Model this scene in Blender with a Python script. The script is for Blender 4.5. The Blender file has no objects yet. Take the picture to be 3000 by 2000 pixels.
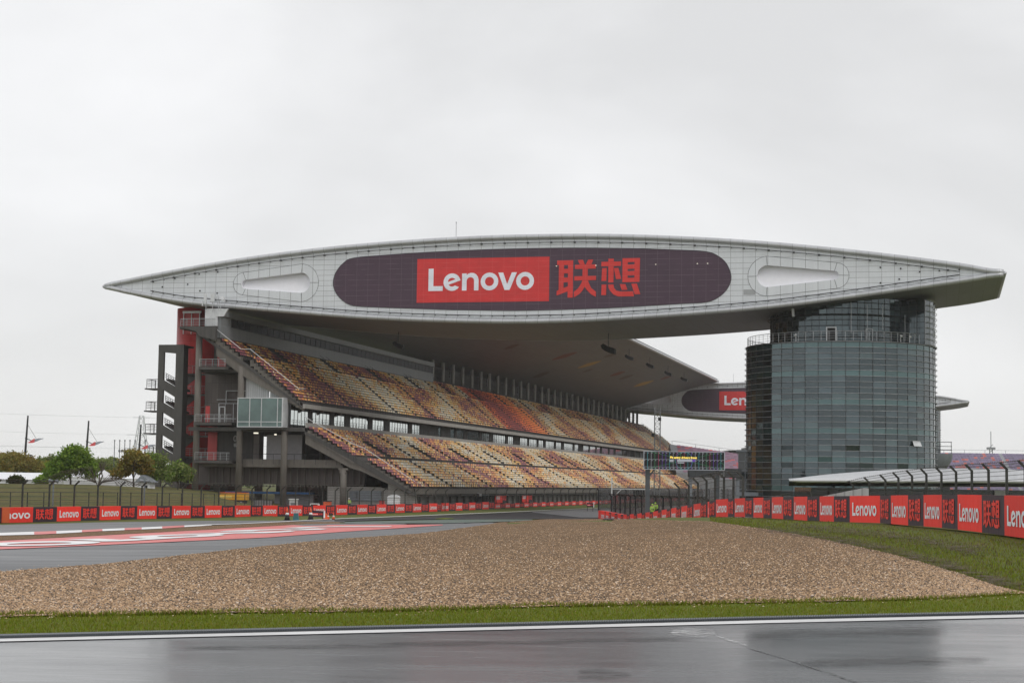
# Race circuit: winged bridge, grandstand, glass tower, gravel trap, wet track (overcast).
import bpy, bmesh, math, random
import numpy as np
from mathutils import Vector, Matrix
from mathutils.geometry import tessellate_polygon

SC = bpy.context.scene
COL = SC.collection
PI = math.pi

# ------------------------------------------------------------------ camera
CF, CP, CR, CB = 5048.0, 0.0823, 0.0140, 0.246      # focal (px of a 3000 px frame), pitch, roll, track heading
cam_d = bpy.data.cameras.new("camera")
cam_d.sensor_width = 36.0
cam_d.lens = CF / 3000.0 * 36.0
cam_d.clip_start = 0.5
cam_d.clip_end = 9000.0
cam = bpy.data.objects.new("camera", cam_d)
COL.objects.link(cam)
cam.matrix_world = Matrix.Rotation(PI / 2 + CP, 4, 'X') @ Matrix.Rotation(CR, 4, 'Z')
SC.camera = cam

# ------------------------------------------------------------------ sky, sun, exposure
SUN_EL, SUN_AZ = math.radians(42), math.radians(128)   # azimuth clockwise from +Y
W = bpy.data.worlds.new("World")
SC.world = W
W.use_nodes = True
nt = W.node_tree
nt.nodes.clear()
N = nt.nodes.new
out = N('ShaderNodeOutputWorld')
mixs = N('ShaderNodeMixShader')
bg1 = N('ShaderNodeBackground'); bg2 = N('ShaderNodeBackground')
sky = N('ShaderNodeTexSky')
sky.sky_type = 'NISHITA'; sky.sun_disc = False
sky.sun_elevation = SUN_EL; sky.sun_rotation = SUN_AZ
bg1.inputs['Strength'].default_value = 0.10
nt.links.new(sky.outputs[0], bg1.inputs['Color'])
tc = N('ShaderNodeTexCoord')
mp = N('ShaderNodeMapping'); mp.inputs['Scale'].default_value = (1.0, 1.0, 2.2)
mp.inputs['Location'].default_value = (0.35, 0.2, 0.1)
n1 = N('ShaderNodeTexNoise'); n1.inputs['Scale'].default_value = 2.3
n1.inputs['Detail'].default_value = 5.0; n1.inputs['Roughness'].default_value = 0.52
n1.inputs['Distortion'].default_value = 0.25
rp = N('ShaderNodeValToRGB')
rp.color_ramp.elements[0].position = 0.36; rp.color_ramp.elements[0].color = (0.785, 0.785, 0.787, 1)
rp.color_ramp.elements[1].position = 0.66; rp.color_ramp.elements[1].color = (1.0, 1.0, 1.005, 1)
nt.links.new(tc.outputs['Generated'], mp.inputs[0])
nt.links.new(mp.outputs[0], n1.inputs['Vector'])
sx_ = N('ShaderNodeSeparateXYZ'); nt.links.new(tc.outputs['Generated'], sx_.inputs[0])
ma = N('ShaderNodeMath'); ma.operation = 'MULTIPLY_ADD'; ma.inputs[1].default_value = -0.30
nt.links.new(sx_.outputs[0], ma.inputs[0]); nt.links.new(n1.outputs['Fac'], ma.inputs[2])
nt.links.new(ma.outputs[0], rp.inputs[0])
nt.links.new(rp.outputs[0], bg2.inputs['Color'])
bg2.inputs['Strength'].default_value = 1.0
mixs.inputs[0].default_value = 0.93
nt.links.new(bg1.outputs[0], mixs.inputs[1]); nt.links.new(bg2.outputs[0], mixs.inputs[2])
nt.links.new(mixs.outputs[0], out.inputs[0])
sun_d = bpy.data.lights.new("sun", 'SUN')
sun_d.energy = 0.9; sun_d.angle = math.radians(24); sun_d.color = (1.0, 0.97, 0.93)
sun = bpy.data.objects.new("sun", sun_d); COL.objects.link(sun)
_sd = Vector((math.sin(SUN_AZ) * math.cos(SUN_EL), math.cos(SUN_AZ) * math.cos(SUN_EL), math.sin(SUN_EL)))
sun.rotation_euler = _sd.to_track_quat('Z', 'Y').to_euler()
vs = SC.view_settings
vs.view_transform = 'Standard'; vs.look = 'None'; vs.exposure = 0.0; vs.gamma = 1.0
SC.cycles.use_denoising = True
SC.cycles.max_bounces = 8
SC.cycles.transparent_max_bounces = 24
SC.cycles.volume_bounces = 1

# ------------------------------------------------------------------ geometry frames
def T(s, dep, z=0.0):
    """track frame (s across the track, dep along the straight) -> world"""
    return Vector((-54.926 + math.cos(CB) * s + math.sin(CB) * dep,
                   268.826 - math.sin(CB) * s + math.cos(CB) * dep, z))
def ray(px, py):
    """direction through a pixel of the 3000x2000 photograph, used to measure positions on the terrain"""
    u2, v2 = px - 1500.0, 1000.0 - py
    u = u2 * math.cos(CR) - v2 * math.sin(CR); v = u2 * math.sin(CR) + v2 * math.cos(CR)
    x, zc = u / CF, v / CF
    y = math.cos(CP) - zc * math.sin(CP); z = math.sin(CP) + zc * math.cos(CP)
    return x / y, z / y
def at(px, py, Y):
    x, z = ray(px, py)
    return Vector((x * Y, Y, z * Y))
def itp(t, xs, ys):
    return float(np.interp(t, xs, ys))
ZL = ([0, 20, 50, 80, 118, 145, 192, 257], [-1.6, -1.62, -2.05, -2.7, -3.27, -3.38, -3.8, -4.0])
ZC = ([0, 25, 50, 75, 100, 125, 150, 200, 257], [-1.6, -1.6, -1.65, -1.85, -2.2, -2.85, -3.28, -3.8, -4.0])
ZR = ([0, 25, 47, 70, 100, 109, 119, 133, 147, 161, 175, 200, 257], [-1.6, -1.5, -1.24, -1.37, -1.73, -1.9, -2.35, -2.83, -3.3, -3.73, -3.95, -3.98, -4.0])
def ground_z(x, y):
    zl, zc, zr = itp(y, *ZL), itp(y, *ZC), itp(y, *ZR)
    if x < 0:
        t = min(1.0, -x / (20.0 + 0.05 * max(y, 0)))
        return zc + (zl - zc) * t
    t = min(1.0, x / 12.0); t = t * t * (3 - 2 * t)
    return zc + (zr - zc) * t
def gp(px, py, off=0.0):
    """photograph pixel -> first point of the terrain"""
    rx, rz = ray(px, py)
    y0 = 6.0
    y = y0
    while y < 900:
        if rz * y < ground_z(rx * y, y):
            a, b = y0, y
            for _ in range(30):
                m = 0.5 * (a + b)
                if rz * m < ground_z(rx * m, m): b = m
                else: a = m
            y = 0.5 * (a + b)
            return Vector((rx * y, y, ground_z(rx * y, y) + off))
        y0 = y
        y *= 1.01
    return Vector((rx * 900, 900, -4.0 + off))

def ground_zv(x, y):
    zl, zc, zr = np.interp(y, *ZL), np.interp(y, *ZC), np.interp(y, *ZR)
    tl = np.minimum(1.0, np.maximum(-x, 0) / (20.0 + 0.05 * np.maximum(y, 0)))
    tr = np.clip(x / 12.0, 0, 1); tr = tr * tr * (3 - 2 * tr)
    return zc + (zl - zc) * tl + (zr - zc) * tr
def gpv(px, py, off=0.0):
    """gp for arrays of pixels -> (n, 3)"""
    px, py = np.asarray(px, float), np.asarray(py, float)
    u2, v2 = px - 1500.0, 1000.0 - py
    u = u2 * math.cos(CR) - v2 * math.sin(CR); v = u2 * math.sin(CR) + v2 * math.cos(CR)
    x, zc = u / CF, v / CF
    yy = math.cos(CP) - zc * math.sin(CP)
    rx, rz = x / yy, (math.sin(CP) + zc * math.cos(CP)) / yy
    lo_ = np.full(len(px), 6.0); hi_ = np.full(len(px), 900.0); found = np.zeros(len(px), bool)
    y = 6.0
    while y < 900:
        y1 = y * 1.01
        hit = (~found) & (rz * y1 < ground_zv(rx * y1, np.full(len(px), y1)))
        lo_[hit] = y; hi_[hit] = y1; found |= hit
        if found.all(): break
        y = y1
    for _ in range(26):
        m = .5 * (lo_ + hi_); b = rz * m < ground_zv(rx * m, m)
        hi_ = np.where(b, m, hi_); lo_ = np.where(b, lo_, m)
    m = np.where(found, hi_, 900.0)
    return np.stack([rx * m, m, np.where(found, ground_zv(rx * m, m), -4.0) + off], -1)

# ------------------------------------------------------------------ object helpers
ORG = {}
def setp(o, label=None, cat=None, group=None, kind=None):
    if label: o['label'] = label
    if cat: o['category'] = cat
    if group: o['group'] = group
    if kind: o['kind'] = kind
    return o
def thing(name, label, cat, base, frame=False, group=None, rz=0.0):
    """Empty at the base of a thing. frame=True: base and children are given in the track frame."""
    o = bpy.data.objects.new(name, None)
    o.empty_display_size = 0.5
    COL.objects.link(o)
    b = Vector(base)
    if frame:
        o.location = T(*b); o.rotation_euler = (0, 0, -CB)
    else:
        o.location = b; o.rotation_euler = (0, 0, rz)
    ORG[o.name] = b
    setp(o, label, cat, group)
    return o
def copy_tree(o, parent=None):
    c = o.copy(); COL.objects.link(c)
    if parent is not None: c.parent = parent
    for ch in list(o.children): copy_tree(ch, c)
    return c

class MB:
    def __init__(self): self.v = []; self.f = []
    def add(self, vs_, fs_):
        b = len(self.v); self.v += [tuple(p) for p in vs_]; self.f += [tuple(i + b for i in f) for f in fs_]; return self
    def quad(self, a, b, c, d): return self.add([a, b, c, d], [(0, 1, 2, 3)])
    def box(self, x0, x1, y0, y1, z0, z1):
        return self.add([(x0, y0, z0), (x1, y0, z0), (x1, y1, z0), (x0, y1, z0), (x0, y0, z1), (x1, y0, z1), (x1, y1, z1), (x0, y1, z1)],
                        [(0, 3, 2, 1), (4, 5, 6, 7), (0, 1, 5, 4), (1, 2, 6, 5), (2, 3, 7, 6), (3, 0, 4, 7)])
    def bar(self, p0, p1, w, h=None, up=(0, 0, 1)):
        h = w if h is None else h
        p0, p1 = Vector(p0), Vector(p1); t = (p1 - p0)
        if t.length < 1e-6: return self
        t.normalize(); u = Vector(up)
        if abs(t.dot(u)) > 0.99: u = Vector((0, 1, 0))
        r = t.cross(u).normalized(); u = r.cross(t).normalized()
        vs_ = []
        for p in (p0, p1):
            for a, b in ((-1, -1), (1, -1), (1, 1), (-1, 1)): vs_.append(p + r * (a * w / 2) + u * (b * h / 2))
        return self.add(vs_, [(0, 1, 2, 3), (7, 6, 5, 4), (0, 4, 5, 1), (1, 5, 6, 2), (2, 6, 7, 3), (3, 7, 4, 0)])
    def tube(self, pts, r, n=6, closed=False):
        pts = [Vector(p) for p in pts]; m = len(pts); vs_ = []; prev = None
        for i, p in enumerate(pts):
            if closed: t = pts[(i + 1) % m] - pts[i - 1]
            else: t = pts[min(i + 1, m - 1)] - pts[max(i - 1, 0)]
            t.normalize()
            u = Vector((0, 0, 1)) if abs(t.z) < 0.9 else Vector((0, 1, 0))
            a = t.cross(u).normalized(); b = a.cross(t).normalized()
            rr = r[i] if isinstance(r, (list, tuple)) else r
            for k in range(n):
                th = 2 * PI * k / n
                vs_.append(p + a * (math.cos(th) * rr) + b * (math.sin(th) * rr))
        fs_ = []
        for i in range(m if closed else m - 1):
            j = (i + 1) % m
            for k in range(n):
                fs_.append((i * n + k, j * n + k, j * n + (k + 1) % n, i * n + (k + 1) % n))
        if not closed: fs_ += [tuple(range(n)), tuple(range((m - 1) * n, m * n))[::-1]]
        return self.add(vs_, fs_)
    def cyl(self, x, y, z0, z1, r, n=16, r1=None):
        return self.tube([(x, y, z0), (x, y, z1)], [r, r if r1 is None else r1], n)
    def grid(self, rows):
        m, n = len(rows), len(rows[0]); vs_ = [p for r in rows for p in r]
        return self.add(vs_, [(i * n + j, i * n + j + 1, (i + 1) * n + j + 1, (i + 1) * n + j) for i in range(m - 1) for j in range(n - 1)])
    def poly(self, loops, fn):
        """flat filled polygon with holes; fn maps 2-D to 3-D"""
        tri = tessellate_polygon([[Vector((p[0], p[1], 0)) for p in l] for l in loops])
        flat = [p for l in loops for p in l]
        return self.add([fn(*p) for p in flat], tri)
    def prism(self, loop, fn, w0, w1):
        """extruded polygon; fn(u, v, w)"""
        tri = tessellate_polygon([[Vector((p[0], p[1], 0)) for p in loop]])
        n = len(loop)
        self.add([fn(p[0], p[1], w0) for p in loop] + [fn(p[0], p[1], w1) for p in loop],
                 [tuple(t) for t in tri] + [tuple(i + n for i in t)[::-1] for t in tri] + [(i, (i + 1) % n, (i + 1) % n + n, i + n) for i in range(n)])
        return self
    def build(self, name, mat, parent=None, smooth=False, org=None, recalc=True):
        if parent is not None:
            root = parent
            while root.parent is not None: root = root.parent
            o3 = ORG.get(root.name, Vector((0, 0, 0)))
        else:
            o3 = Vector(org) if org is not None else Vector((0, 0, 0))
        me = bpy.data.meshes.new(name)
        me.from_pydata([(p[0] - o3[0], p[1] - o3[1], p[2] - o3[2]) for p in self.v], [], self.f)
        if recalc:
            bm = bmesh.new(); bm.from_mesh(me); bmesh.ops.recalc_face_normals(bm, faces=bm.faces); bm.to_mesh(me); bm.free()
        if smooth: me.polygons.foreach_set('use_smooth', [True] * len(me.polygons))
        for m in (mat if isinstance(mat, (list, tuple)) else [mat]): me.materials.append(m)
        o = bpy.data.objects.new(name, me); COL.objects.link(o)
        if parent is not None: o.parent = parent
        else:
            o.location = o3; ORG[o.name] = o3
        return o
def np_mesh(name, verts, quads, mat, parent=None, colors=None, smooth=False, tris=False):
    verts = np.asarray(verts, np.float32)
    if parent is not None:
        root = parent
        while root.parent is not None: root = root.parent
        verts = verts - np.array(ORG.get(root.name, Vector((0, 0, 0))), np.float32)
    k = quads.shape[1]
    me = bpy.data.meshes.new(name)
    me.vertices.add(len(verts)); me.vertices.foreach_set('co', verts.ravel())
    me.loops.add(quads.size); me.loops.foreach_set('vertex_index', quads.astype(np.int32).ravel())
    me.polygons.add(len(quads)); me.polygons.foreach_set('loop_start', np.arange(0, quads.size, k, dtype=np.int32))
    if colors is not None:
        ca = me.color_attributes.new('tint', 'FLOAT_COLOR', 'CORNER')
        cc = np.repeat(np.concatenate([colors, np.ones((len(colors), 1))], 1).astype(np.float32), k, 0)
        ca.data.foreach_set('color', cc.ravel())
    me.update(calc_edges=True); me.validate()
    if smooth: me.polygons.foreach_set('use_smooth', [True] * len(me.polygons))
    me.materials.append(mat)
    o = bpy.data.objects.new(name, me); COL.objects.link(o)
    if parent is not None: o.parent = parent
    return o

# ------------------------------------------------------------------ materials
class NG:
    """tiny node-graph helper"""
    def __init__(self, name):
        self.m = bpy.data.materials.new(name); self.m.use_nodes = True
        self.t = self.m.node_tree; self.b = self.t.nodes['Principled BSDF']; self.o = self.t.nodes['Material Output']
    def n(self, typ, **kw):
        x = self.t.nodes.new(typ)
        for k, v in kw.items():
            if hasattr(x, k): setattr(x, k, v)
            else: x.inputs[k].default_value = v
        return x
    def l(self, a, b): self.t.links.new(a, b)
    def coord(self, scale=(1, 1, 1), out_='Object', loc=(0, 0, 0)):
        c = self.n('ShaderNodeTexCoord'); m = self.n('ShaderNodeMapping')
        m.inputs['Scale'].default_value = scale; m.inputs['Location'].default_value = loc
        self.l(c.outputs[out_], m.inputs[0]); return m.outputs[0]
    def noise(self, vec, scale, detail=4.0, rough=0.55, dist=0.0):
        x = self.n('ShaderNodeTexNoise'); x.inputs['Scale'].default_value = scale; x.inputs['Detail'].default_value = detail
        x.inputs['Roughness'].default_value = rough; x.inputs['Distortion'].default_value = dist
        self.l(vec, x.inputs['Vector']); return x.outputs['Fac']
    def ramp(self, fac, stops):
        r = self.n('ShaderNodeValToRGB'); el = r.color_ramp.elements
        while len(el) < len(stops): el.new(0.5)
        for e_, (p, c) in zip(el, stops): e_.position = p; e_.color = (*c, 1) if len(c) == 3 else c
        self.l(fac, r.inputs[0]); return r.outputs[0]
    def mix(self, fac, a, b, blend='MIX'):
        x = self.n('ShaderNodeMix'); x.data_type = 'RGBA'; x.blend_type = blend
        for k, v in ((0, fac), (6, a), (7, b)):
            if isinstance(v, (int, float)): x.inputs[k].default_value = v
            elif isinstance(v, tuple): x.inputs[k].default_value = (*v, 1)
            else: self.l(v, x.inputs[k])
        return x.outputs[2]
    def math(self, op, a, b=0.0):
        x = self.n('ShaderNodeMath'); x.operation = op
        for k, v in ((0, a), (1, b)):
            if isinstance(v, (int, float)): x.inputs[k].default_value = v
            else: self.l(v, x.inputs[k])
        return x.outputs[0]
    def bump(self, h, strength=0.3, dist=0.02):
        x = self.n('ShaderNodeBump'); x.inputs['Strength'].default_value = strength; x.inputs['Distance'].default_value = dist
        self.l(h, x.inputs['Height']); self.l(x.outputs[0], self.b.inputs['Normal'])
    def set(self, **kw):
        for k, v in kw.items():
            k = k.replace('_', ' ')
            if isinstance(v, (int, float)): self.b.inputs[k].default_value = v
            elif isinstance(v, tuple): self.b.inputs[k].default_value = (*v, 1) if len(v) == 3 else v
            else: self.l(v, self.b.inputs[k])
        return self
def plain(name, col, rough=0.6, metal=0.0, var=0.18, scale=1.5, bump=0.0, stretch=(1, 1, 1), spec=0.5):
    g = NG(name)
    v = g.coord(stretch)
    f = g.noise(v, scale, 5.0, 0.6)
    lo = tuple(c * (1 - var) for c in col); hi = tuple(min(1, c * (1 + var)) for c in col)
    g.set(Base_Color=g.ramp(f, [(0.3, lo), (0.7, hi)]), Roughness=rough, Metallic=metal)
    g.b.inputs['Specular IOR Level'].default_value = spec
    if bump: g.bump(g.noise(v, scale * 8, 3.0), bump, 0.02)
    return g.m
def concrete(name, col, streak=0.45, rough=0.75):
    """poured concrete with rain streaks and stains"""
    g = NG(name)
    a = g.noise(g.coord((1.2, 1.2, 0.12)), 2.2, 5.0, 0.6)
    b = g.noise(g.coord((1, 1, 1)), 0.55, 5.0, 0.6)
    dark = tuple(c * (1 - streak) for c in col); hi = tuple(c * 1.12 for c in col)
    c1 = g.ramp(a, [(0.32, dark), (0.62, col)])
    c2 = g.ramp(b, [(0.3, tuple(c * 0.75 for c in col)), (0.72, hi)])
    g.set(Base_Color=g.mix(0.5, c1, c2), Roughness=rough)
    g.bump(g.noise(g.coord((1, 1, 1)), 9.0, 4.0), 0.2, 0.02)
    return g.m
def seams(name, col, px, pz, wid=0.05, seam=(0.10, 0.105, 0.11), var=0.06, rough=0.4, ax=(0, 2), off=(0, 0), metal=0.0, dirt=0.10):
    """sheet cladding: seams every px / pz metres (object axes ax), small tone change from panel to panel"""
    g = NG(name)
    c = g.n('ShaderNodeTexCoord'); s = g.n('ShaderNodeSeparateXYZ'); g.l(c.outputs['Object'], s.inputs[0])
    masks = []; ids = []
    for k, p in ((0, px), (1, pz)):
        if not p: continue
        u = g.math('ADD', g.math('DIVIDE', s.outputs[ax[k]], p), off[k])
        fr = g.math('FRACT', u); ids.append(g.math('FLOOR', u))
        masks.append(g.math('LESS_THAN', fr, wid / p))
    mk = masks[0] if len(masks) == 1 else g.math('MAXIMUM', masks[0], masks[1])
    cb = g.n('ShaderNodeCombineXYZ')
    for k, i in enumerate(ids): g.l(i, cb.inputs[k])
    wn = g.n('ShaderNodeTexWhiteNoise'); g.l(cb.outputs[0], wn.inputs['Vector'])
    base = g.ramp(wn.outputs['Value'], [(0, tuple(x * (1 - var) for x in col)), (1, tuple(min(1, x * (1 + var)) for x in col))])
    st = g.noise(g.coord((0.9, 0.9, 0.1)), 1.4, 5.0, 0.65)
    base = g.mix(g.math('MULTIPLY', g.ramp(st, [(0.35, (1, 1, 1)), (0.62, (0, 0, 0))]), dirt), base, tuple(x * 0.45 for x in col))
    g.set(Base_Color=g.mix(mk, base, seam), Roughness=rough, Metallic=metal)
    return g.m
M = {}
HAZE = 0.0001
M['panel'] = seams('panel_white', (0.70, 0.725, 0.755), 1.78, 0.8, 0.05, (0.27, 0.275, 0.285), 0.035, 0.42, off=(0.0, 0.35))
M['panel_plain'] = seams('panel_plate', (0.70, 0.725, 0.755), 1.78, 0, 0.05, (0.13, 0.135, 0.14), 0.03, 0.42)
M['patch'] = plain('panel_replaced', (0.36, 0.37, 0.38), 0.45, var=0.05)
M['tube'] = seams('edge_tube_metal', (0.54, 0.55, 0.57), 1.78, 0, 0.05, (0.26, 0.265, 0.27), 0.06, 0.34, metal=0.35, dirt=0.16)
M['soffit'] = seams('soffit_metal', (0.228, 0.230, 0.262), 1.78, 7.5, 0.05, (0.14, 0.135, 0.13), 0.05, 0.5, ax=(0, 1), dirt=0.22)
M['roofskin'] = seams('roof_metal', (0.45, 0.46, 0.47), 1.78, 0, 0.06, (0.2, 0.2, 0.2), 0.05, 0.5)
M['recess'] = plain('recess_panel', (0.80, 0.80, 0.84), 0.5, var=0.03)
M['seamline'] = plain('dark_joint', (0.06, 0.06, 0.065), 0.7, var=0.1)
def banner_mat(name, col, line):
    g = NG(name)
    c = g.n('ShaderNodeTexCoord'); s = g.n('ShaderNodeSeparateXYZ'); g.l(c.outputs['Object'], s.inputs[0])
    fz = g.math('FRACT', g.math('ADD', g.math('DIVIDE', s.outputs[2], 0.8), 0.35))
    fx = g.math('FRACT', g.math('DIVIDE', s.outputs[0], 1.78))
    nz = g.noise(g.coord((0.45, 1, 3.0)), 1.0, 2.0)
    lz = g.math('MULTIPLY', g.math('LESS_THAN', fz, 0.055), g.ramp(nz, [(0.40, (0.1, 0.1, 0.1)), (0.55, (1, 1, 1))]))
    lx = g.math('MULTIPLY', g.math('LESS_THAN', fx, 0.03), 0.25)
    w = g.noise(g.coord((0.3, 1, 0.5)), 1.2, 5.0)
    base = g.ramp(w, [(0.3, tuple(x * 0.90 for x in col)), (0.7, tuple(x * 1.08 for x in col))])
    g.set(Base_Color=g.mix(g.math('MAXIMUM', g.math('MULTIPLY', lz, 0.42), lx), base, line), Roughness=0.55)
    return g.m
M['purple'] = banner_mat('banner_purple', (0.066, 0.034, 0.057), (0.26, 0.21, 0.24))
M['red_banner'] = banner_mat('banner_red', (0.66, 0.032, 0.032), (0.72, 0.18, 0.17))
M['letter'] = banner_mat('letter_white', (0.86, 0.87, 0.95), (0.5, 0.48, 0.55))
M['kanji'] = banner_mat('letter_red', (0.66, 0.036, 0.03), (0.72, 0.18, 0.17))
M['dark_metal'] = plain('dark_metal', (0.035, 0.036, 0.038), 0.5, 0.3, 0.2)
M['steel'] = plain('galvanised_steel', (0.42, 0.43, 0.44), 0.45, 0.6, 0.15)
M['pale_steel'] = plain('pale_steel', (0.62, 0.63, 0.64), 0.4, 0.3, 0.1)
M['fence_steel'] = plain('weathered_fence_steel', (0.055, 0.055, 0.05), 0.6, 0.3, 0.35, 3.0)
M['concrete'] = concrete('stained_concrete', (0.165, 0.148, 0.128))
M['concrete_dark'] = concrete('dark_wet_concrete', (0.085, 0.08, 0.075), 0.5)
M['concrete_light'] = concrete('pale_concrete', (0.36, 0.345, 0.32), 0.35)
M['frame_grey'] = concrete('grey_painted_concrete', (0.108, 0.104, 0.098), 0.35)
M['brown_wall'] = seams('brown_cladding', (0.125, 0.105, 0.098), 1.1, 3.2, 0.04, (0.05, 0.045, 0.04), 0.12, 0.7, dirt=0.5)
M['corrugated'] = seams('corrugated_sheet', (0.50, 0.50, 0.50), 0.35, 0, 0.07, (0.30, 0.30, 0.30), 0.04, 0.5, dirt=0.4)
M['red_paint'] = seams('red_cladding', (0.50, 0.045, 0.045), 1.6, 2.2, 0.03, (0.25, 0.02, 0.02), 0.05, 0.45, dirt=0.2)
M['gallery'] = seams('gallery_grey', (0.20, 0.208, 0.215), 8.3, 0, 0.06, (0.16, 0.165, 0.17), 0.03, 0.55, ax=(1, 2), dirt=0.25)
def glassy(name, col, rough=0.08, trans=0.0, tint=(0.7, 0.8, 0.78)):
    g = NG(name)
    f = g.noise(g.coord((1, 1, 1)), 0.35, 3.0)
    g.set(Base_Color=g.ramp(f, [(0.3, tuple(c * 0.7 for c in col)), (0.7, tuple(c * 1.25 for c in col))]), Roughness=rough)
    g.b.inputs['Specular IOR Level'].default_value = 0.7
    if trans:
        t = g.n('ShaderNodeBsdfTransparent'); t.inputs[0].default_value = (*tint, 1)
        mx = g.n('ShaderNodeMixShader'); mx.inputs[0].default_value = trans
        g.l(g.b.outputs[0], mx.inputs[1]); g.l(t.outputs[0], mx.inputs[2]); g.l(mx.outputs[0], g.o.inputs[0])
    return g.m
M['dark_glass'] = glassy('dark_glass', (0.025, 0.032, 0.034), 0.06)
M['teal_glass'] = glassy('teal_glass', (0.20, 0.30, 0.285), 0.06, 0.35, (0.45, 0.62, 0.58))
M['clear_glass'] = glassy('pale_window_glass', (0.30, 0.36, 0.35), 0.05, 0.78, (0.86, 0.92, 0.90))
M['gallery_glass'] = plain('gallery_glass', (0.010, 0.013, 0.014), 0.3, var=.5, scale=.25, spec=.04)
g_ = NG('mirror_window'); g_.set(Base_Color=(0.74, 0.79, 0.77), Metallic=1.0, Roughness=.06); M['mirror'] = g_.m
def pane_mat(name, a, b, c_):
    """curtain wall: one tone per pane, read from the colour attribute"""
    g = NG(name)
    at_ = g.n('ShaderNodeAttribute'); at_.attribute_name = 'tint'
    g.set(Base_Color=at_.outputs['Color'], Roughness=0.07, Metallic=0.0)
    g.b.inputs['IOR'].default_value = 1.85; g.b.inputs['Specular Tint'].default_value = (.74, .88, .93, 1)
    return g.m
M['panes'] = pane_mat('curtain_wall_panes', 0, 0, 0)
def tint_mat(name, rough=0.5, bump=0.0):
    g = NG(name)
    at_ = g.n('ShaderNodeAttribute'); at_.attribute_name = 'tint'
    g.set(Base_Color=at_.outputs['Color'], Roughness=rough)
    return g.m
M['seat'] = tint_mat('plastic_seat', 0.42)
M['stone'] = tint_mat('pebble', 0.75)
M['blade'] = tint_mat('grass_blade', 0.6)
def leaf_mat():
    g = NG('leaf'); at_ = g.n('ShaderNodeAttribute'); at_.attribute_name = 'tint'
    g.set(Base_Color=at_.outputs['Color'], Roughness=.6); g.b.inputs['Specular IOR Level'].default_value = .25
    tr = g.n('ShaderNodeBsdfTranslucent'); g.l(at_.outputs['Color'], tr.inputs['Color'])
    mx = g.n('ShaderNodeMixShader'); mx.inputs[0].default_value = .45
    g.l(g.b.outputs[0], mx.inputs[1]); g.l(tr.outputs[0], mx.inputs[2]); g.l(mx.outputs[0], g.o.inputs[0]); return g.m
M['leaf'] = leaf_mat(); M['blade'] = M['leaf']
M['terrace'] = concrete('terrace_concrete', (0.055, 0.05, 0.047), .4)
M['pylon'] = plain('hazed_galvanised', (0.60, 0.62, 0.64), .7)  # distance haze painted into the steel colour of pylon and power lines
M['bark'] = plain('bark', (0.075, 0.06, 0.045), 0.9, var=0.35, scale=5)
def board_mat(name, col, rough):
    g = NG(name); oi = g.n('ShaderNodeObjectInfo'); a = g.noise(g.coord((1.2, 1.2, .8)), .9, 4.0, .6)
    c = g.ramp(oi.outputs['Random'], [(0, tuple(x * .84 for x in col)), (1, tuple(min(1, x * 1.08) for x in col))])
    c = g.mix(g.math('MULTIPLY', g.ramp(a, [(.5, (0, 0, 0)), (.75, (1, 1, 1))]), .25), c, tuple(x * .5 + .01 for x in col))
    d = g.noise(g.coord((3, 3, 7)), 1.5, 6.0, .7)
    c = g.mix(g.math('MULTIPLY', g.ramp(d, [(.60, (0, 0, 0)), (.72, (1, 1, 1))]), .30), c, (.10, .085, .06))
    g.set(Base_Color=c, Roughness=rough); g.bump(g.noise(g.coord((2.2, 2.2, .7)), 1.0, 2.0), .5, .06); return g.m
M['red_panel'] = board_mat('barrier_red', (0.93, 0.026, 0.013), .55)
M['dark_panel'] = board_mat('barrier_purple', (0.034, 0.013, 0.026), .6)
M['orange_panel'] = plain('barrier_orange', (0.62, 0.10, 0.02), 0.45, var=0.1)
M['white_print'] = plain('white_print', (0.80, 0.80, 0.83), 0.5, var=0.03)
M['red_print'] = plain('red_print', (0.85, 0.032, 0.018), 0.5, var=0.06)
M['rubber'] = plain('black_rubber', (0.03, 0.03, 0.03), 0.8)
M['white'] = plain('white_paint', (0.78, 0.78, 0.78), 0.5, var=0.06)
M['tent'] = plain('white_tent_fabric', (0.82, 0.83, 0.86), 0.6, var=0.05)
M['blue'] = plain('blue_sheet', (0.03, 0.14, 0.38), 0.5, var=0.15)
M['yellow'] = plain('yellow_paint', (0.72, 0.36, 0.02), 0.45, var=0.12)
M['orange'] = plain('orange_plastic', (0.75, 0.11, 0.03), 0.5)
M['hivis'] = plain('hi_vis_fabric', (0.36, 0.58, 0.07), 0.7, var=0.1)
M['navy'] = plain('navy_cloth', (0.02, 0.022, 0.03), 0.8)
M['skin'] = plain('skin', (0.45, 0.28, 0.2), 0.6, var=0.05)
M['lilac'] = plain('lilac_grey_board', (0.27, 0.26, 0.27), 0.7, var=0.08)
M['dark_panel_grey'] = plain('gantry_sheet', (.045, .05, .055), .6)
M['black'] = plain('black_matt', (0.012, 0.012, 0.013), 0.7)
M['bluegrey'] = plain('blue_grey_metal', (0.20, 0.22, 0.24), 0.5, 0.2, 0.1)
M['post_grey'] = plain('dark_post_paint', (0.085, 0.095, 0.105), 0.5, 0.2, 0.15)
M['far_grey'] = plain('far_grey', (0.28, 0.29, 0.31), 0.7)
def emit(name, col, s):
    g = NG(name); g.set(Base_Color=(0, 0, 0), Emission_Color=col); g.b.inputs['Emission Strength'].default_value = s; return g.m
M['lamp'] = emit('lamp_glow', (1.0, 0.93, 0.75), 1.1)
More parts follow.
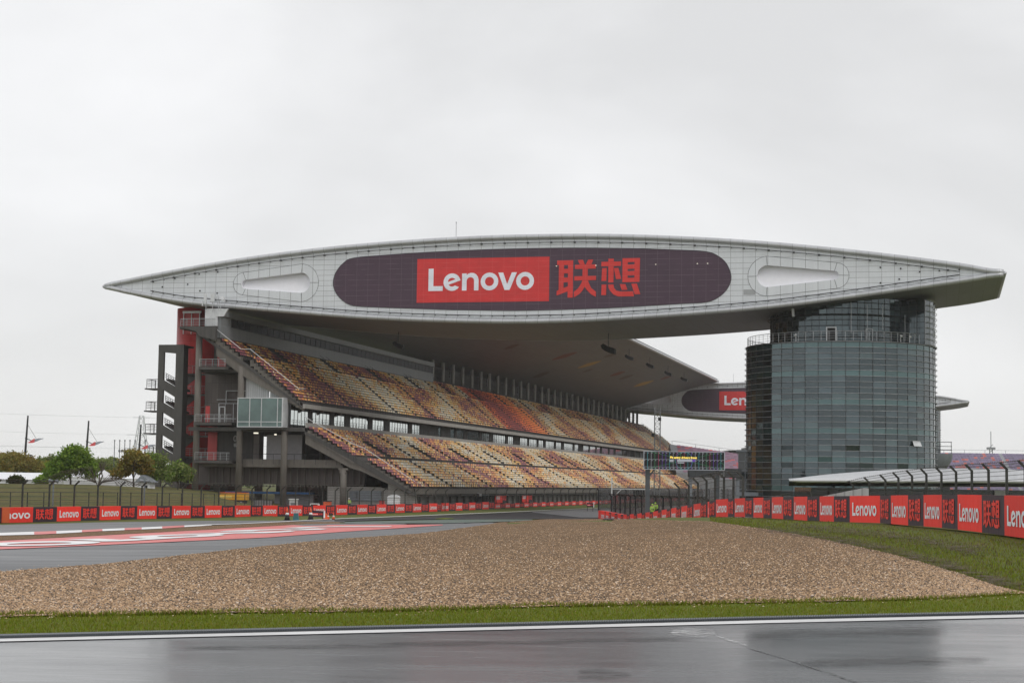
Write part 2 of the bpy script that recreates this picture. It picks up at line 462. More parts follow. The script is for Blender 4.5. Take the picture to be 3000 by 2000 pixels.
def mesh_mat(name, fac, col=(0.02, 0.02, 0.02)):
    """fine wire netting: mostly see-through"""
    g = NG(name); g.set(Base_Color=col, Roughness=0.6)
    t = g.n('ShaderNodeBsdfTransparent'); mx = g.n('ShaderNodeMixShader')
    w = g.noise(g.coord((1, 1, 1)), 1.3, 3.0)
    g.l(g.ramp(w, [(0.25, (fac * 0.7,) * 3), (0.75, (min(1, fac * 1.3),) * 3)]), mx.inputs[0])
    g.l(t.outputs[0], mx.inputs[1]); g.l(g.b.outputs[0], mx.inputs[2]); g.l(mx.outputs[0], g.o.inputs[0])
    return g.m
M['net'] = mesh_mat('wire_net', 0.16)
M['scrim'] = mesh_mat('dark_scrim_net', 0.66, (0.03, 0.028, 0.03))
# ------------------------------------------------------------------ lettering
def arc(cx, cy, rx, ry, a0, a1, n):
    return [(cx + rx * math.cos(math.radians(a0 + (a1 - a0) * i / n)), cy + ry * math.sin(math.radians(a0 + (a1 - a0) * i / n))) for i in range(n + 1)]
def g_L(): return [[(0, 0), (141, 0), (141, 45), (49, 45), (49, 211), (0, 211)]]
def g_o(cx, n=20):
    return [arc(cx, 82, 86, 84, 0, 360, n)[:-1], arc(cx, 82, 43, 43, 0, 360, n)[:-1]]
def g_e(cx, n=18):
    o = arc(cx, 81, 84, 83, 11, 325, n) + arc(cx, 81, 41, 42, 312, 216, 8)
    h = arc(cx, 81, 41, 41, 40, 178, 10)
    return [o, h]
def g_n(x):
    return [[(x, 0), (x, 161), (x + 45, 161), (x + 45, 146)] + [(x + 60, 158), (x + 85, 166), (x + 112, 164), (x + 138, 150), (x + 154, 128), (x + 161, 100)] +
            [(x + 161, 0), (x + 117, 0), (x + 117, 92), (x + 112, 110), (x + 98, 122), (x + 80, 125), (x + 62, 120), (x + 50, 108), (x + 45, 90), (x + 45, 0)]]
def g_v(x): return [[(x, 164), (x + 48, 164), (x + 86, 56), (x + 130, 164), (x + 179, 164), (x + 110, 0), (x + 62, 0)]]
WORD = [g_L(), g_e(231), g_n(328), g_o(594), g_v(678), g_o(936)]       # cap height 211, width 1023
WORD_W, WORD_H = 1023.0, 211.0
KANJI = [  # strokes of the two characters; y down
    [[(152, 15), (372, 15), (372, 515), (300, 515), (300, 430), (150, 485), (150, 425), (178, 410), (178, 75), (152, 75)],
     [(248, 78), (302, 78), (302, 130), (248, 130)], [(248, 190), (302, 190), (302, 246), (248, 246)], [(243, 312), (302, 308), (302, 365), (243, 385)]],
    [[(435, 15), (505, 12), (530, 76), (462, 76)]], [[(575, 12), (645, 12), (620, 75), (545, 75)]],
    [[(398, 78), (680, 76), (680, 132), (398, 134)]], [[(500, 134), (572, 134), (572, 229), (500, 229)]],
    [[(390, 231), (685, 229), (685, 285), (390, 288)]],
    [[(500, 289), (575, 288), (590, 330), (620, 390), (685, 440), (685, 510), (620, 475), (560, 415), (532, 372), (505, 420), (460, 470), (388, 513), (385, 440), (440, 395), (480, 335)]],
    [[(755, 45), (1020, 43), (1020, 102), (755, 105)]], [[(850, 5), (922, 5), (922, 42), (850, 42)]], [[(850, 106), (922, 105), (920, 320), (850, 322)]],
    [[(765, 130), (828, 128), (825, 298), (758, 300)]], [[(925, 130), (985, 128), (1025, 275), (955, 278)]],
    [[(1040, 2), (1275, 2), (1270, 318), (1040, 320)], [(1110, 55), (1202, 52), (1202, 84), (1110, 86)], [(1110, 145), (1202, 142), (1202, 172), (1110, 175)], [(1110, 232), (1202, 230), (1202, 262), (1110, 264)]],
    [[(760, 348), (825, 347), (822, 487), (758, 488)]],
    [[(850, 348), (920, 347), (930, 395), (960, 430), (1010, 442), (1185, 442), (1198, 508), (985, 508), (920, 480), (875, 430), (855, 390)]],
    [[(1005, 345), (1082, 345), (1110, 420), (1035, 424)]], [[(1160, 342), (1235, 340), (1282, 480), (1208, 484)]]]
KX0, KX1, KY0, KY1 = 150.0, 1282.0, 2.0, 515.0
def word_mb(fn, word=None):
    m = MB()
    for gl in (word or WORD): m.poly(gl, fn)
    return m
def kanji_mb(fn):
    m = MB()
    for gl in KANJI: m.poly(gl, fn)
    return m

# ------------------------------------------------------------------ winged bridge over the straight
TS = [-10.1, -8.5, -5.6, 1.5, 12, 24.5, 38.7, 53, 60, 70, 80, 90.8, 103, 115.7, 122.7, 127.2]
TZ = [30.25, 30.9, 31.45, 32.65, 34.2, 35.55, 36.52, 37.0, 37.03, 36.87, 36.38, 35.57, 34.25, 32.5, 31.35, 30.32]
BS = [-10.1, -7.5, -3.7, 3.3, 14.2, 23, 32, 46, 57, 64, 75, 85.5, 96, 107, 117.4, 124, 127.2]
BZ = [30.1, 29.25, 28.5, 27.3, 26.2, 25.4, 24.65, 23.92, 23.65, 23.7, 24.15, 24.75, 25.6, 26.9, 28.28, 29.2, 29.85]
def spline(xs, ys):
    xs, ys = np.array(xs, float), np.array(ys, float)
    m = np.gradient(ys, xs)
    def f(x):
        i = int(np.clip(np.searchsorted(xs, x) - 1, 0, len(xs) - 2)); h = xs[i + 1] - xs[i]; t = (x - xs[i]) / h
        return float((2 * t**3 - 3 * t**2 + 1) * ys[i] + (t**3 - 2 * t**2 + t) * h * m[i] + (-2 * t**3 + 3 * t**2) * ys[i + 1] + (t**3 - t**2) * h * m[i + 1])
    return f
ztop, zbot = spline(TS, TZ), spline(BS, BZ)
S0, S1, WD = -10.1, 127.2, 30.0
def make_wing():
    base = (1.78 * 33, 0.0, 23.65)
    r = thing('winged_bridge', 'huge pale grey wing shaped bridge building in front, with complete purple banner across its face', 'bridge building', base, True, 'winged bridges over the straight')
    ss = [S0 + (S1 - S0) * i / 90 for i in range(91)]
    TR = 0.40
    # teardrop openings (outline in s,z): left one and right one
    def tear(xl, zl, rl, xr, zr, rr):
        return arc(xl, zl, rl, rl, 95, 265, 10) + arc(xr, zr, rr, rr, -85, 85, 10)
    holesL, ringL = tear(13.95, 30.22, 0.72, 22.95, 30.32, 1.58), tear(13.6, 30.3, 1.75, 22.95, 30.3, 2.95)
    holesR, ringR = tear(94.4, 30.23, 1.60, 103.75, 30.2, 0.64), tear(94.4, 30.2, 2.9, 104.0, 30.15, 1.85)
    inner = [s for s in ss if S0 + 1.5 < s < S1 - 1.5]
    outer = [(S0 + .9, 30.15)] + [(s, zbot(s) + .3) for s in inner] + [(S1 - .9, 30.1)] + [(s, ztop(s) - .3) for s in inner[::-1]]
    face = MB().poly([outer, ringL, ringR], lambda x, z: (x, 0.12, z)).build('facade', M['panel'], r)
    for ring, hole in ((ringL, holesL), (ringR, holesR)):
        MB().poly([ring, hole], lambda x, z: (x, 0.10, z)).build('recess_surround', M['panel_plain'], face)
        ln = MB()
        ln.tube([(x, 0.10, z) for x, z in ring], 0.025, 4, True)
        for k in (0, 5, 10, 11, 16, 21): ln.tube([(hole[k][0], 0.09, hole[k][1]), (ring[k][0], 0.09, ring[k][1])], 0.025, 4)
        ln.build('surround_joint', M['seamline'], face)
    for hole in (holesL, holesR):
        zc = sum(p[1] for p in hole) / len(hole)
        m = MB(); n = len(hole)
        dp = lambda z: 0.30 + max(0.0, 0.30 * (z - zc + 1.6))
        m.add([(x, 0.10, z) for x, z in hole] + [(x, dp(z), z) for x, z in hole], [(i, (i + 1) % n, (i + 1) % n + n, i + n) for i in range(n)])
        m.poly([hole], lambda x, z: (x, dp(z), z))
        m.build('recess', M['recess'], face)
    MB().quad((90.9, 0.10, 27.55), (92.6, 0.10, 27.55), (92.6, 0.10, 28.32), (90.9, 0.10, 28.32)).build('replaced_panel', M['patch'], face)
    for x, z in ((-.1, 30.0), (4.2, 30.35), (2.0, 31.3), (6.3, 29.3), (6.1, 31.9), (9.2, 28.9), (9.2, 32.2), (110.2, 31.2), (113, 31.0), (115.6, 30.5), (118.3, 30.6), (121, 30.7), (110.2, 29.0), (112.8, 29.5)):
        MB().box(x - .1, x + .1, 0.02, 0.11, z - .1, z + .1).build('fixing', M['black'], face)
    # edge tubes
    up = [S0 + .25 + (S1 - S0 - .5) * i / 120 for i in range(121)]
    m = MB().tube([(s, 0.0, ztop(s) - TR * min(1, (s - S0) / 3 + .25, (S1 - s) / 3 + .25)) for s in up], TR, 10)
    m.build('upper_edge_tube', M['tube'], r, True)
    m = MB().tube([(s, 0.0, zbot(s) + TR * min(1, (s - S0) / 3 + .25, (S1 - s) / 3 + .25)) for s in up], TR, 10)
    m.build('lower_edge_tube', M['tube'], r, True)
    for s, z in ((S0 + .1, 30.17), (S1 - .1, 30.1)): MB().tube([(s, -.2, z), (s, WD, z)], 0.28, 8).build('end_tube', M['tube'], r, True)
    # skins
    deps = [0.2, 4, 8, 12, 16, 20, 24, 27, WD]
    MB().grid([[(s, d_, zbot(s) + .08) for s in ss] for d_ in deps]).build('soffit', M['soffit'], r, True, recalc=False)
    MB().grid([[(s, d_, ztop(s) - .08) for s in ss] for d_ in deps]).build('roof', M['roofskin'], r, True, recalc=False)
    o2 = [(S0 + .1, 30.17)] + [(s, zbot(s) + .1) for s in inner] + [(S1 - .1, 30.1)] + [(s, ztop(s) - .1) for s in inner[::-1]]
    MB().poly([o2], lambda x, z: (x, WD - .02, z)).build('rear_face', M['panel'], r)
    m = MB().tube([(s, WD, zbot(s) + .15) for s in up], 0.2, 6).tube([(s, WD, ztop(s) - .15) for s in up], 0.2, 6)
    m.build('rear_edge_tube', M['tube'], r, True)
    # access rails along both edges
    m = MB()
    sr = [-2.0 + 124.2 * i / 110 for i in range(111)]
    m.tube([(s, -.30, ztop(s) - 1.30) for s in sr if s < 121.5], 0.045, 4)
    m.tube([(s, -.22, zbot(s) + 1.22) for s in sr if s < 121.5], 0.06, 4)
    k = 0
    s = -1.6
    while s < 121:
        z = ztop(s) - 1.3
        m.box(s - .05, s + .05, -.3, .12, z - .05, z + .05)
        if k % 2 == 0: m.box(s - .16, s + .16, -.34, -.2, z - .14, z + .1)
        z = zbot(s) + 1.22
        m.box(s - .05, s + .05, -.25, .12, z - .12, z + .06)
        s += 1.78; k += 1
    m.build('access_rail', M['dark_metal'], r)
    m = MB()
    for s in [9 + 1.78 * i for i in range(63)]: m.box(s - .85, s + .85, -.2, -.1, zbot(s) + .86, zbot(s) + .92)
    m.build('walkway_rail', M['steel'], r)
    # banner
    bt = [(31.5, 34.0), (37.1, 34.37), (42.6, 34.62), (49.9, 34.83), (57.1, 34.91), (65.7, 34.87), (74.7, 34.6), (80.9, 34.28), (85.4, 33.95)]
    rg = [(87.3, 33.2), (88.5, 32.0), (89.1, 30.25), (88.7, 28.7), (87.5, 27.4), (85.6, 26.56)]
    bb = [(81.9, 26.37), (74.8, 26.02), (69.4, 25.82), (64, 25.7), (57.2, 25.62), (51.8, 25.74), (46.4, 25.9), (41, 26.13), (35.4, 26.38), (31.6, 26.66)]
    lf = [(29.9, 27.45), (28.75, 28.68), (28.27, 30.1), (28.6, 31.7), (29.8, 33.2)]
    def rounded(p):
        q = []
        for i in range(len(p)):
            a, b, c, d = (Vector(p[(i + k) % len(p)]) for k in (-1, 0, 1, 2))
            for t in (0, .25, .5, .75): q.append(tuple(.5 * ((2 * b) + (c - a) * t + (2 * a - 5 * b + 4 * c - d) * t * t + (3 * b - a - 3 * c + d) * t ** 3)))
        return q
    outl = rounded(bt + rg + bb + lf)
    bn = MB().poly([outl], lambda x, z: (x, 0.09, z)).build('banner', M['purple'], r)
    MB().tube([(x, 0.08, z) for x, z in outl], 0.04, 4, True).build('banner_edge', M['seamline'], bn)
    MB().quad((41.68, 0.065, 26.99), (62.17, 0.065, 26.99), (62.17, 0.065, 33.62), (41.68, 0.065, 33.62)).build('red_field', M['red_banner'], bn)
    word_mb(lambda x, y: (43.5 + x * .01602, 0.04, 28.74 + y * .01602)).build('latin_lettering', M['letter'], bn)
    kanji_mb(lambda x, y: (63.34 + (x - 152) * .01107, 0.05, 33.06 - (y - 12) * .0111)).build('chinese_lettering', M['kanji'], bn)
    for s in (63.25, 69.2, 78.1, 84.2, 85.7): MB().box(s - .07, s + .07, -.02, .06, 32.14, 32.24).build('small_lamp', M['lamp'], bn)
    # mast on the roof
    m = MB(); m.tube([(46.0, 6, 36.8), (46.0, 6, 40.0)], 0.05, 5); m.tube([(46.0, 6, 39.9), (46.0, 6, 40.1)], 0.1, 5)
    m.build('lightning_rod', M['steel'], r)
    return r
wing = make_wing()
wing2 = copy_tree(wing)
wing2.location = T(1.78 * 33, 362.0, 23.65)
wing2['label'] = 'second pale wing bridge far down the straight, mostly hidden behind the glass tower'

# small radio antennas hanging over the lower edge of the wing, above the grandstand corner
r = thing('antenna_rack', 'small rack of white radio antennas on the gallery roof corner under the wing edge', 'antennas', (9.6, -2.6, 26.2), True)
m = MB()
for x, h in ((8.6, 1.6), (9.7, 1.9)): m.tube([(x, -2.6, 25.6), (x, -2.6, 25.6 + h)], 0.06, 5)
m.tube([(8.2, -2.6, 26.6), (11.8, -2.6, 26.6)], 0.04, 4)
for x, h in ((10.8, 2.2), (11.1, 2.4)): m.tube([(x, -2.6, 25.8), (x - .5, -2.7, 25.8 + h)], 0.05, 4)
m.build('mast', M['steel'], r)
m = MB().box(8.3, 8.75, -2.9, -2.7, 27.1, 28.5).box(9.45, 10.05, -2.9, -2.7, 27.2, 28.5).box(11.6, 11.75, -2.9, -2.7, 27.2, 27.9).box(8.0, 8.15, -2.8, -2.7, 26.6, 27.4)
m.build('antenna_panel', M['pale_steel'], r)
m = MB().tube([(11.35, -2.75, 27.7), (11.4, -2.95, 27.75)], [0.3, 0.34], 10)
m.build('dish', M['pale_steel'], r)
# ------------------------------------------------------------------ grandstand (track frame: x across, y along the straight)
GZ = -4.0
D0, D1 = -2.0, 394.0
stand = thing('grandstand', 'long two tier concrete grandstand with red, yellow and cream seats under a cantilevered roof', 'grandstand', (22.0, 0.0, GZ), True)
TIERS = {  # name: (n front, z front, run, rise, rows)
    'LB': (42.1, -0.85, 0.76, 0.42, 10), 'LT': (32.7, 3.72, 0.76, 0.43, 10),
    'UB': (23.75, 12.05, 0.633, 0.522, 13), 'UT': (14.3, 18.85, 0.76, 0.55, 8)}
def steps(tier, back_to=None):
    n, z, run, rise, rows = TIERS[tier]
    p = [(n + .35, z - .5)]
    for i in range(rows):
        p += [(n + .35 - i * run, z + i * rise), (n + .35 - (i + 1) * run, z + i * rise)]
    return p
prof_low = [(42.6, -1.6)] + steps('LB') + [(34.6, 3.0), (33.3, 3.0)] + steps('LT')[1:] + [(25.0, 8.05)]
prof_up = [(24.6, 11.3), (24.6, 11.5)] + steps('UB')[1:] + [(15.6, 18.3), (14.8, 18.3)] + steps('UT')[1:] + [(7.6, 22.7)]
for nm, pf in (('lower_terrace', prof_low), ('upper_terrace', prof_up)):
    MB().grid([[(n, d_, z) for n, z in pf] for d_ in (D0, D1)]).build(nm, M['terrace'], stand, recalc=False)
def slab(name, m_, pf, d0=D0, d1=D1, parent=stand):
    return MB().prism(pf, lambda u, v, w: (u, w, v), d0, d1).build(name, m_, parent)
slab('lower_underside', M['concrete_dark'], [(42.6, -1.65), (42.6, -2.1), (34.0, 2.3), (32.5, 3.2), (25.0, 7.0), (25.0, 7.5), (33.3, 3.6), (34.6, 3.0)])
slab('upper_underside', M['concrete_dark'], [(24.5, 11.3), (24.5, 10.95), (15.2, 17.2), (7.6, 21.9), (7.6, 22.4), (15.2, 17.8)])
# fascia of the upper tier and parapets
slab('upper_fascia', M['concrete_light'], [(24.6, 10.9), (25.0, 10.95), (25.0, 11.6), (24.62, 11.6)])
slab('middle_parapet', M['concrete_light'], [(25.1, 8.0), (25.4, 8.0), (25.4, 8.75), (25.1, 8.75)])
slab('concourse_floor', M['concrete_dark'], [(6, 7.45), (25.05, 7.45), (25.05, 8.02), (6, 8.02)])
slab('front_fascia', M['concrete'], [(42.62, -1.75), (42.9, -1.75), (42.9, -.95), (42.62, -.95)])
# wall below the front row with columns
slab('front_wall', seams('front_wall_panels', (0.17, 0.165, 0.155), 4.15, 1.0, 0.06, (0.05, 0.05, 0.05), 0.12, 0.7, ax=(1, 2), dirt=0.5), [(41.6, GZ), (41.9, GZ), (41.9, -1.75), (41.6, -1.75)], 1.0, D1)
m = MB()
for k in range(95): m.box(42.0, 42.35, 2 + k * 4.15 - .12, 2 + k * 4.15 + .12, GZ, -1.75)
o = m.build('front_post', M['concrete_dark'], stand); o['kind'] = 'stuff'
# posters on the front wall
for d_ in (46.0, 66.0, 158.0, 176.0):
    p = MB().box(42.38, 42.44, d_, d_ + 5.2, -3.4, -1.4).build('wall_poster', M['red_panel'], stand)
    word_mb(lambda x, y: (42.46, d_ + .4 + x / WORD_W * 2.9, -2.8 + y / WORD_H * .75)).build('lettering', M['white_print'], p)
    q = MB().box(42.38, 42.43, d_ + 5.25, d_ + 8.2, -3.4, -1.4).build('dark_poster', M['dark_panel'], p)
    kanji_mb(lambda x, y: (42.46, d_ + 5.5 + (x - KX0) / (KX1 - KX0) * 2.3, -1.7 - (y - KY0) / (KY1 - KY0) * 1.3)).build('lettering', M['red_print'], p)
# seats
rng = np.random.default_rng(4)
def seat_template():
    # faces the track (+x): pan, curved back; quads only
    v = []; f = []
    def bx(x0, x1, y0, y1, z0, z1, lean=0.0):
        b = len(v)
        v.extend([(x0, y0, z0), (x1, y0, z0), (x1, y1, z0), (x0, y1, z0), (x0 - lean, y0, z1), (x1 - lean, y0, z1), (x1 - lean, y1, z1), (x0 - lean, y1, z1)])
        f.extend([(b + 4, b + 5, b + 6, b + 7), (b, b + 1, b + 5, b + 4), (b + 1, b + 2, b + 6, b + 5), (b + 2, b + 3, b + 7, b + 6), (b + 3, b, b + 4, b + 7)])
    bx(-.02, .30, -.21, .21, .25, .30)
    bx(-.07, -.02, -.21, .21, .27, .59, .06)
    return np.array(v, np.float32), np.array(f, np.int32)
SV, SF = seat_template()
PAL = np.array([(0.30, 0.085, 0.12), (0.40, 0.13, 0.12), (0.82, 0.33, 0.10), (0.90, 0.52, 0.14), (0.90, 0.62, 0.25), (0.84, 0.70, 0.47), (0.85, 0.78, 0.64)])
def seat_color(n, dep, tier):
    ph = dep / 49.2 + (n - 42) / 46.0 + {'LB': 0.10, 'LT': 0.02, 'UB': 0.05, 'UT': 0.30}[tier]
    ph += .15 * math.sin(dep / 15.0 + n * .35) + .10 * math.sin(dep / 6.1 - n * .55)
    t = ph - math.floor(ph); t = 1 - abs(2 * t - 1)                       # 0..1..0 : maroon -> cream -> maroon
    if tier in ('UB', 'UT') and 128 < dep - (23 - n) * 0.4 < 172:         # the saturated red block
        u = (dep - (23 - n) * 0.4 - 128) / 44
        t = 0.08 + 0.40 * abs(2 * (u - .3)) + rng.normal(0, .09)
        c = PAL[int(np.clip(t * 7, 0, 6))] * np.array([1.25, 0.62, 0.45])
        return c * rng.uniform(.85, 1.1)
    if dep < 3.5: t = .06 + dep * .05
    elif dep < 10: t = .22 + .25 * t
    t = .12 + .80 * t + rng.normal(0, .20)
    return PAL[int(np.clip(t * 7, 0, 6))] * rng.uniform(.82, 1.12)
seats = []   # (n, dep, z, tier)
AIS = {'LB': 19.2, 'LT': 53.1 - 24.6 * 2, 'UB': 71.1 - 24.6 * 2, 'UT': 71.1 - 24.6 * 2 + 9}
for tier, (n0, z0, run, rise, rows) in TIERS.items():
    for i in range(rows):
        if tier == 'UT' and i > 7: continue
        d_ = D0 + .55 + (0.0 if tier != 'UT' else 0)
        while d_ < D1 - .4:
            a = (d_ - AIS[tier]) % 24.6; b = (d_ - AIS[tier]) % 12.3
            wide = a < 1.5
            mid = (tier in ('LT', 'UT') and 10.5 < a < 13.6 and i < (6 if tier == 'LT' else 5))
            if tier == 'UT' and i > 5 and d_ < 112: break
            if not wide and not (b < 0.75) and not mid and rng.random() > 0.004:
                seats.append((n0 - i * run - .15, d_, z0 + i * rise, tier))
            d_ += 0.53
seats.sort(key=lambda q: (T(q[0], q[1], q[2])).length)
# the hundred nearest seats are parts of their own, the others one crowd of seats
near_cols = {}
def one_seat(n, dep, z, col):
    c = np.repeat(col[None], len(SF), 0)
    me_key = tuple(np.round(col, 2))
    o = np_mesh('seat', SV, SF, M['seat'], None, c)
    o.parent = stand; b = ORG[stand.name]; o.location = (n - b.x, dep - b.y, z - b.z)
    return o
for q in seats[:100]: one_seat(q[0], q[1], q[2], seat_color(q[0], q[1], q[3]))
rest = seats[100:]
P = np.array([(q[0], q[1], q[2]) for q in rest], np.float32)
V = (SV[None] + P[:, None]).reshape(-1, 3)
Fc = (SF[None] + (np.arange(len(P)) * len(SV))[:, None, None]).reshape(-1, 4)
C = np.repeat(np.array([seat_color(q[0], q[1], q[3]) for q in rest]), len(SF), 0)
o = np_mesh('seat_rows', V, Fc, M['seat'], stand, C); o['kind'] = 'stuff'
# low walls and rails in front of each tier
for nm, n, z in (('front_rail', 42.75, -.95), ('lower_walkway_rail', 33.2, 3.0), ('middle_rail', 25.25, 8.75), ('upper_front_rail', 24.85, 11.6), ('upper_walkway_rail', 14.75, 18.3)):
    m = MB(); hgt = 1.0 if nm != 'middle_rail' else .75
    for k in (hgt, hgt * .55): m.bar((n, D0, z + k), (n, D1, z + k), .035)
    d_ = D0
    while d_ < D1: m.bar((n, d_, z), (n, d_, z + hgt), .05); d_ += 1.35 if d_ < 200 else 2.7
    m.build(nm, M['dark_metal'], stand)
# stair handrails with pale tops in the aisles
m = MB()
for tier in ('LT', 'UT'):
    n0, z0, run, rise, rows = TIERS[tier]
    for k in range(0, 16):
        a = AIS[tier] + 24.6 * k + 10.6
        if not (2 < a < 388): continue
        m = MB().bar((n0 - 4.6, a, z0 + .9 + 6 * rise), (n0 - 4.6, a + 3.0, z0 + .9 + 6 * rise), .04)
        for dd in (0, 3.0):
            m.bar((n0 + .3, a + dd, z0 + .95), (n0 - 4.6, a + dd, z0 + .95 + 6 * rise), .04)
            for i in range(0, 7, 2): m.bar((n0 + .3 - i * run, a + dd, z0 + i * rise), (n0 + .3 - i * run, a + dd, z0 + .95 + i * rise), .04)
        m.build('aisle_rail', M['dark_metal'], stand)
# bright end rails following the near end of both tiers
m = MB()
for pts in ([(10.3, 24.2), (10.3, 23.0), (14.4, 19.95), (15.95, 19.95), (15.95, 19.9), (23.9, 13.9), (25.0, 13.9)], [(25.0, 9.75), (26.0, 9.1), (32.8, 5.65), (34.6, 5.0), (42.6, .15)]):
    m.tube([(n, D0 - .1, z) for n, z in pts], .05, 5)
m.build('end_rail', M['pale_steel'], stand)
for tier in TIERS:
    n0, z0, run, rise, rows = TIERS[tier]
    for i in range(rows): MB().bar((n0 + .2 - i * run, D0 - .08, z0 + i * rise - .6), (n0 + .2 - i * run, D0 - .08, z0 + i * rise + .75), .05).build('end_baluster', M['dark_metal'], stand)
# concourse: partitions and glass between the tiers
m = MB(); gl = MB(); fr = MB()
d_ = D0 + .2; pat = [7.5, 1.7, 8.0, 1.9, 5.2, 2.6, 9.5, 2.2, 6.4, 3.2, 11, 2.4, 5, 6.5]
k = 0
while d_ < D1 - 2:
    w = pat[k % len(pat)]
    if k % 2 == 0:
        MB().quad((22.6, d_, 8.02), (22.6, d_ + w, 8.02), (22.6, d_ + w, 11.35), (22.6, d_, 11.35)).build('concourse_glass', M['mirror'], stand)
        q = d_; fr = MB()
        while q <= d_ + w + .01: fr.bar((22.6, q, 8.02), (22.6, q, 11.9), .09, .06); q += w / max(1, round(w / 1.55))
        fr.bar((22.6, d_, 10.9), (22.6, d_ + w, 10.9), .05)
        fr.build('concourse_mullion', M['dark_metal'], stand)
    else: MB().box(17.5, 22.7, d_, d_ + w, 8.02, 12.6).build('concourse_partition', M['concrete_dark'], stand)
    d_ += w; k += 1
for d_ in (70, 79): MB().box(14, 22.75, d_, d_ + 6.5, 8.02, 12.6).build('concourse_partition', M['concrete_dark'], stand)
# gallery box over the back rows, near half
ga = slab('gallery', M['gallery'], [(8.2, 21.75), (11.0, 21.75), (11.0, 23.55), (10.9, 23.7), (10.9, 24.95), (11.2, 25.1), (11.2, 25.95), (8.2, 26.3)], D0, 112.0)
MB().quad((10.95, 2.0, 23.68), (10.95, 111.6, 23.68), (10.95, 111.6, 24.98), (10.95, 2.0, 24.98)).build('gallery_window', M['gallery_glass'], ga)
for k in range(45): MB().box(10.93, 11.0, 2.0 + 2.48 * k - .04, 2.0 + 2.48 * k + .04, 23.66, 25.0).build('gallery_mullion', M['dark_metal'], ga)
MB().box(8.6, 11.25, D0 - .25, D0 + 1.6, 26.05, 26.25).box(8.3, 10.4, D0 - .2, D0 - .02, 23.55, 26.1).prism([(10.2, 25.0), (11.45, 25.0), (12.2, 26.2), (10.2, 26.15)], lambda u, v, w: (u, w, v), D0 - .35, D0 - .03).build('gallery_end', M['pale_steel'], ga)
# columns along the back, carrying the roof
for k in range(34):
    d_ = 121.0 + 8.3 * k
    if d_ > D1: break
    MB().cyl(8.0, d_, 21.0, 27.3 + (d_ - 121) * .003, 0.42, 12).build('back_column', M['concrete_light'], stand, True)
m = MB()
for k in range(34):
    d_ = 121.0 + 8.3 * k
    if d_ + 8.3 > D1: break
    z0, z1 = 22.4, 27.6
    for z in (24.2, 25.0, 26.0): m.bar((7.2, d_, z), (7.2, d_ + 8.3, z), .1)
    if k % 4 == 2: m.box(6.9, 7.1, d_ + 1, d_ + 6, 24.4, 26.4)
m.build('back_rail', M['dark_metal'], stand)
slab('back_wall', M['concrete_dark'], [(3.6, 20), (4.0, 20), (4.0, 28.6), (3.6, 28.6)], 112, D1 - 6)
slab('back_deck', M['concrete_dark'], [(4, 21.6), (7.7, 21.6), (7.7, 22.3), (4, 22.3)], 20.0)
# roof: from the wing in front to the wing at the far end
RN = [3.0, 8.0, 13, 18, 24, 30, 36, 40.6, 41.3]
RZ = [26.6, 27.5, 28.8, 30.3, 32.2, 34.1, 35.8, 36.75, 36.95]
def rows_(off): return [[(n, d_, z + off) for n, z in zip(RN, RZ)] for d_ in np.linspace(29.5, 362.0, 41)]
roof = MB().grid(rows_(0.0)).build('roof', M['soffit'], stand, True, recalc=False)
MB().grid(rows_(0.9)).build('roof_cover', M['roofskin'], roof, True, recalc=False)
MB().tube([(41.35, d_, 37.15) for d_ in np.linspace(29.5, 362.0, 41)], .42, 8).build('roof_edge', M['tube'], roof, True)
# coloured lens shaped inlays in the soffit
ell = NG('ellipse_yellow'); ell.set(Base_Color=(0.55, 0.37, 0.10), Roughness=0.5)
elr = NG('ellipse_red'); elr.set(Base_Color=(0.22, 0.085, 0.075), Roughness=0.5)
eld = NG('ellipse_dark'); eld.set(Base_Color=(0.13, 0.115, 0.11), Roughness=0.5)
def roofz(n): return itp(n, RN, RZ)
def inlay(n, dep, ln, wd, m_, rot=0.0):
    pts = []
    for k in range(24):
        a = 2 * PI * k / 24; u = math.cos(a); v = math.sin(a) * (1 - .35 * abs(math.cos(a)))
        x = n + u * wd * math.cos(rot) - v * ln * math.sin(rot); y = dep + u * wd * math.sin(rot) + v * ln * math.cos(rot)
        pts.append((x, y, roofz(x) - .04))
    MB().add(pts, [tuple(range(24))]).build('roof_inlay', m_, roof)
for px, py, D, ln, wd, m_, rt in ((1727, 1067, 0, 1.1, 2.6, ell.m, .1), (1886, 1123, 0, 1.6, 2.6, ell.m, .1), (1654, 1042, 0, 1.1, 2.6, elr.m, .1), (1500, 1015, 0, .8, 1.4, eld.m, .3), (1585, 1097, 0, 1.4, 1.8, eld.m, .4), (1809, 1094, 0, 1.2, 1.8, elr.m, .2), (1834, 1104, 0, 1.2, 1.8, eld.m, .2), (1788, 1040, 0, .8, 1.5, eld.m, .1), (1722, 1085, 0, .7, 1.2, eld.m, .2), (1950, 1106, 0, 1.2, 1.4, elr.m, .2)):
    # measured position on the soffit
    best = None
    rx, rz = ray(px, py)
    for Y in np.linspace(280, 640, 721):
        p = Vector((rx * Y, Y, rz * Y)); q = (p - T(0, 0, 0)); s_ = q.x * math.cos(CB) - q.y * math.sin(CB); dp = q.x * math.sin(CB) + q.y * math.cos(CB)
        if 4 < s_ < 41 and 30 < dp < 362:
            e_ = abs(p.z - roofz(s_))
            if best is None or e_ < best[0]: best = (e_, s_, dp)
    if best: inlay(best[1], best[2], ln * 3.0, wd * 1.25, m_, rt)

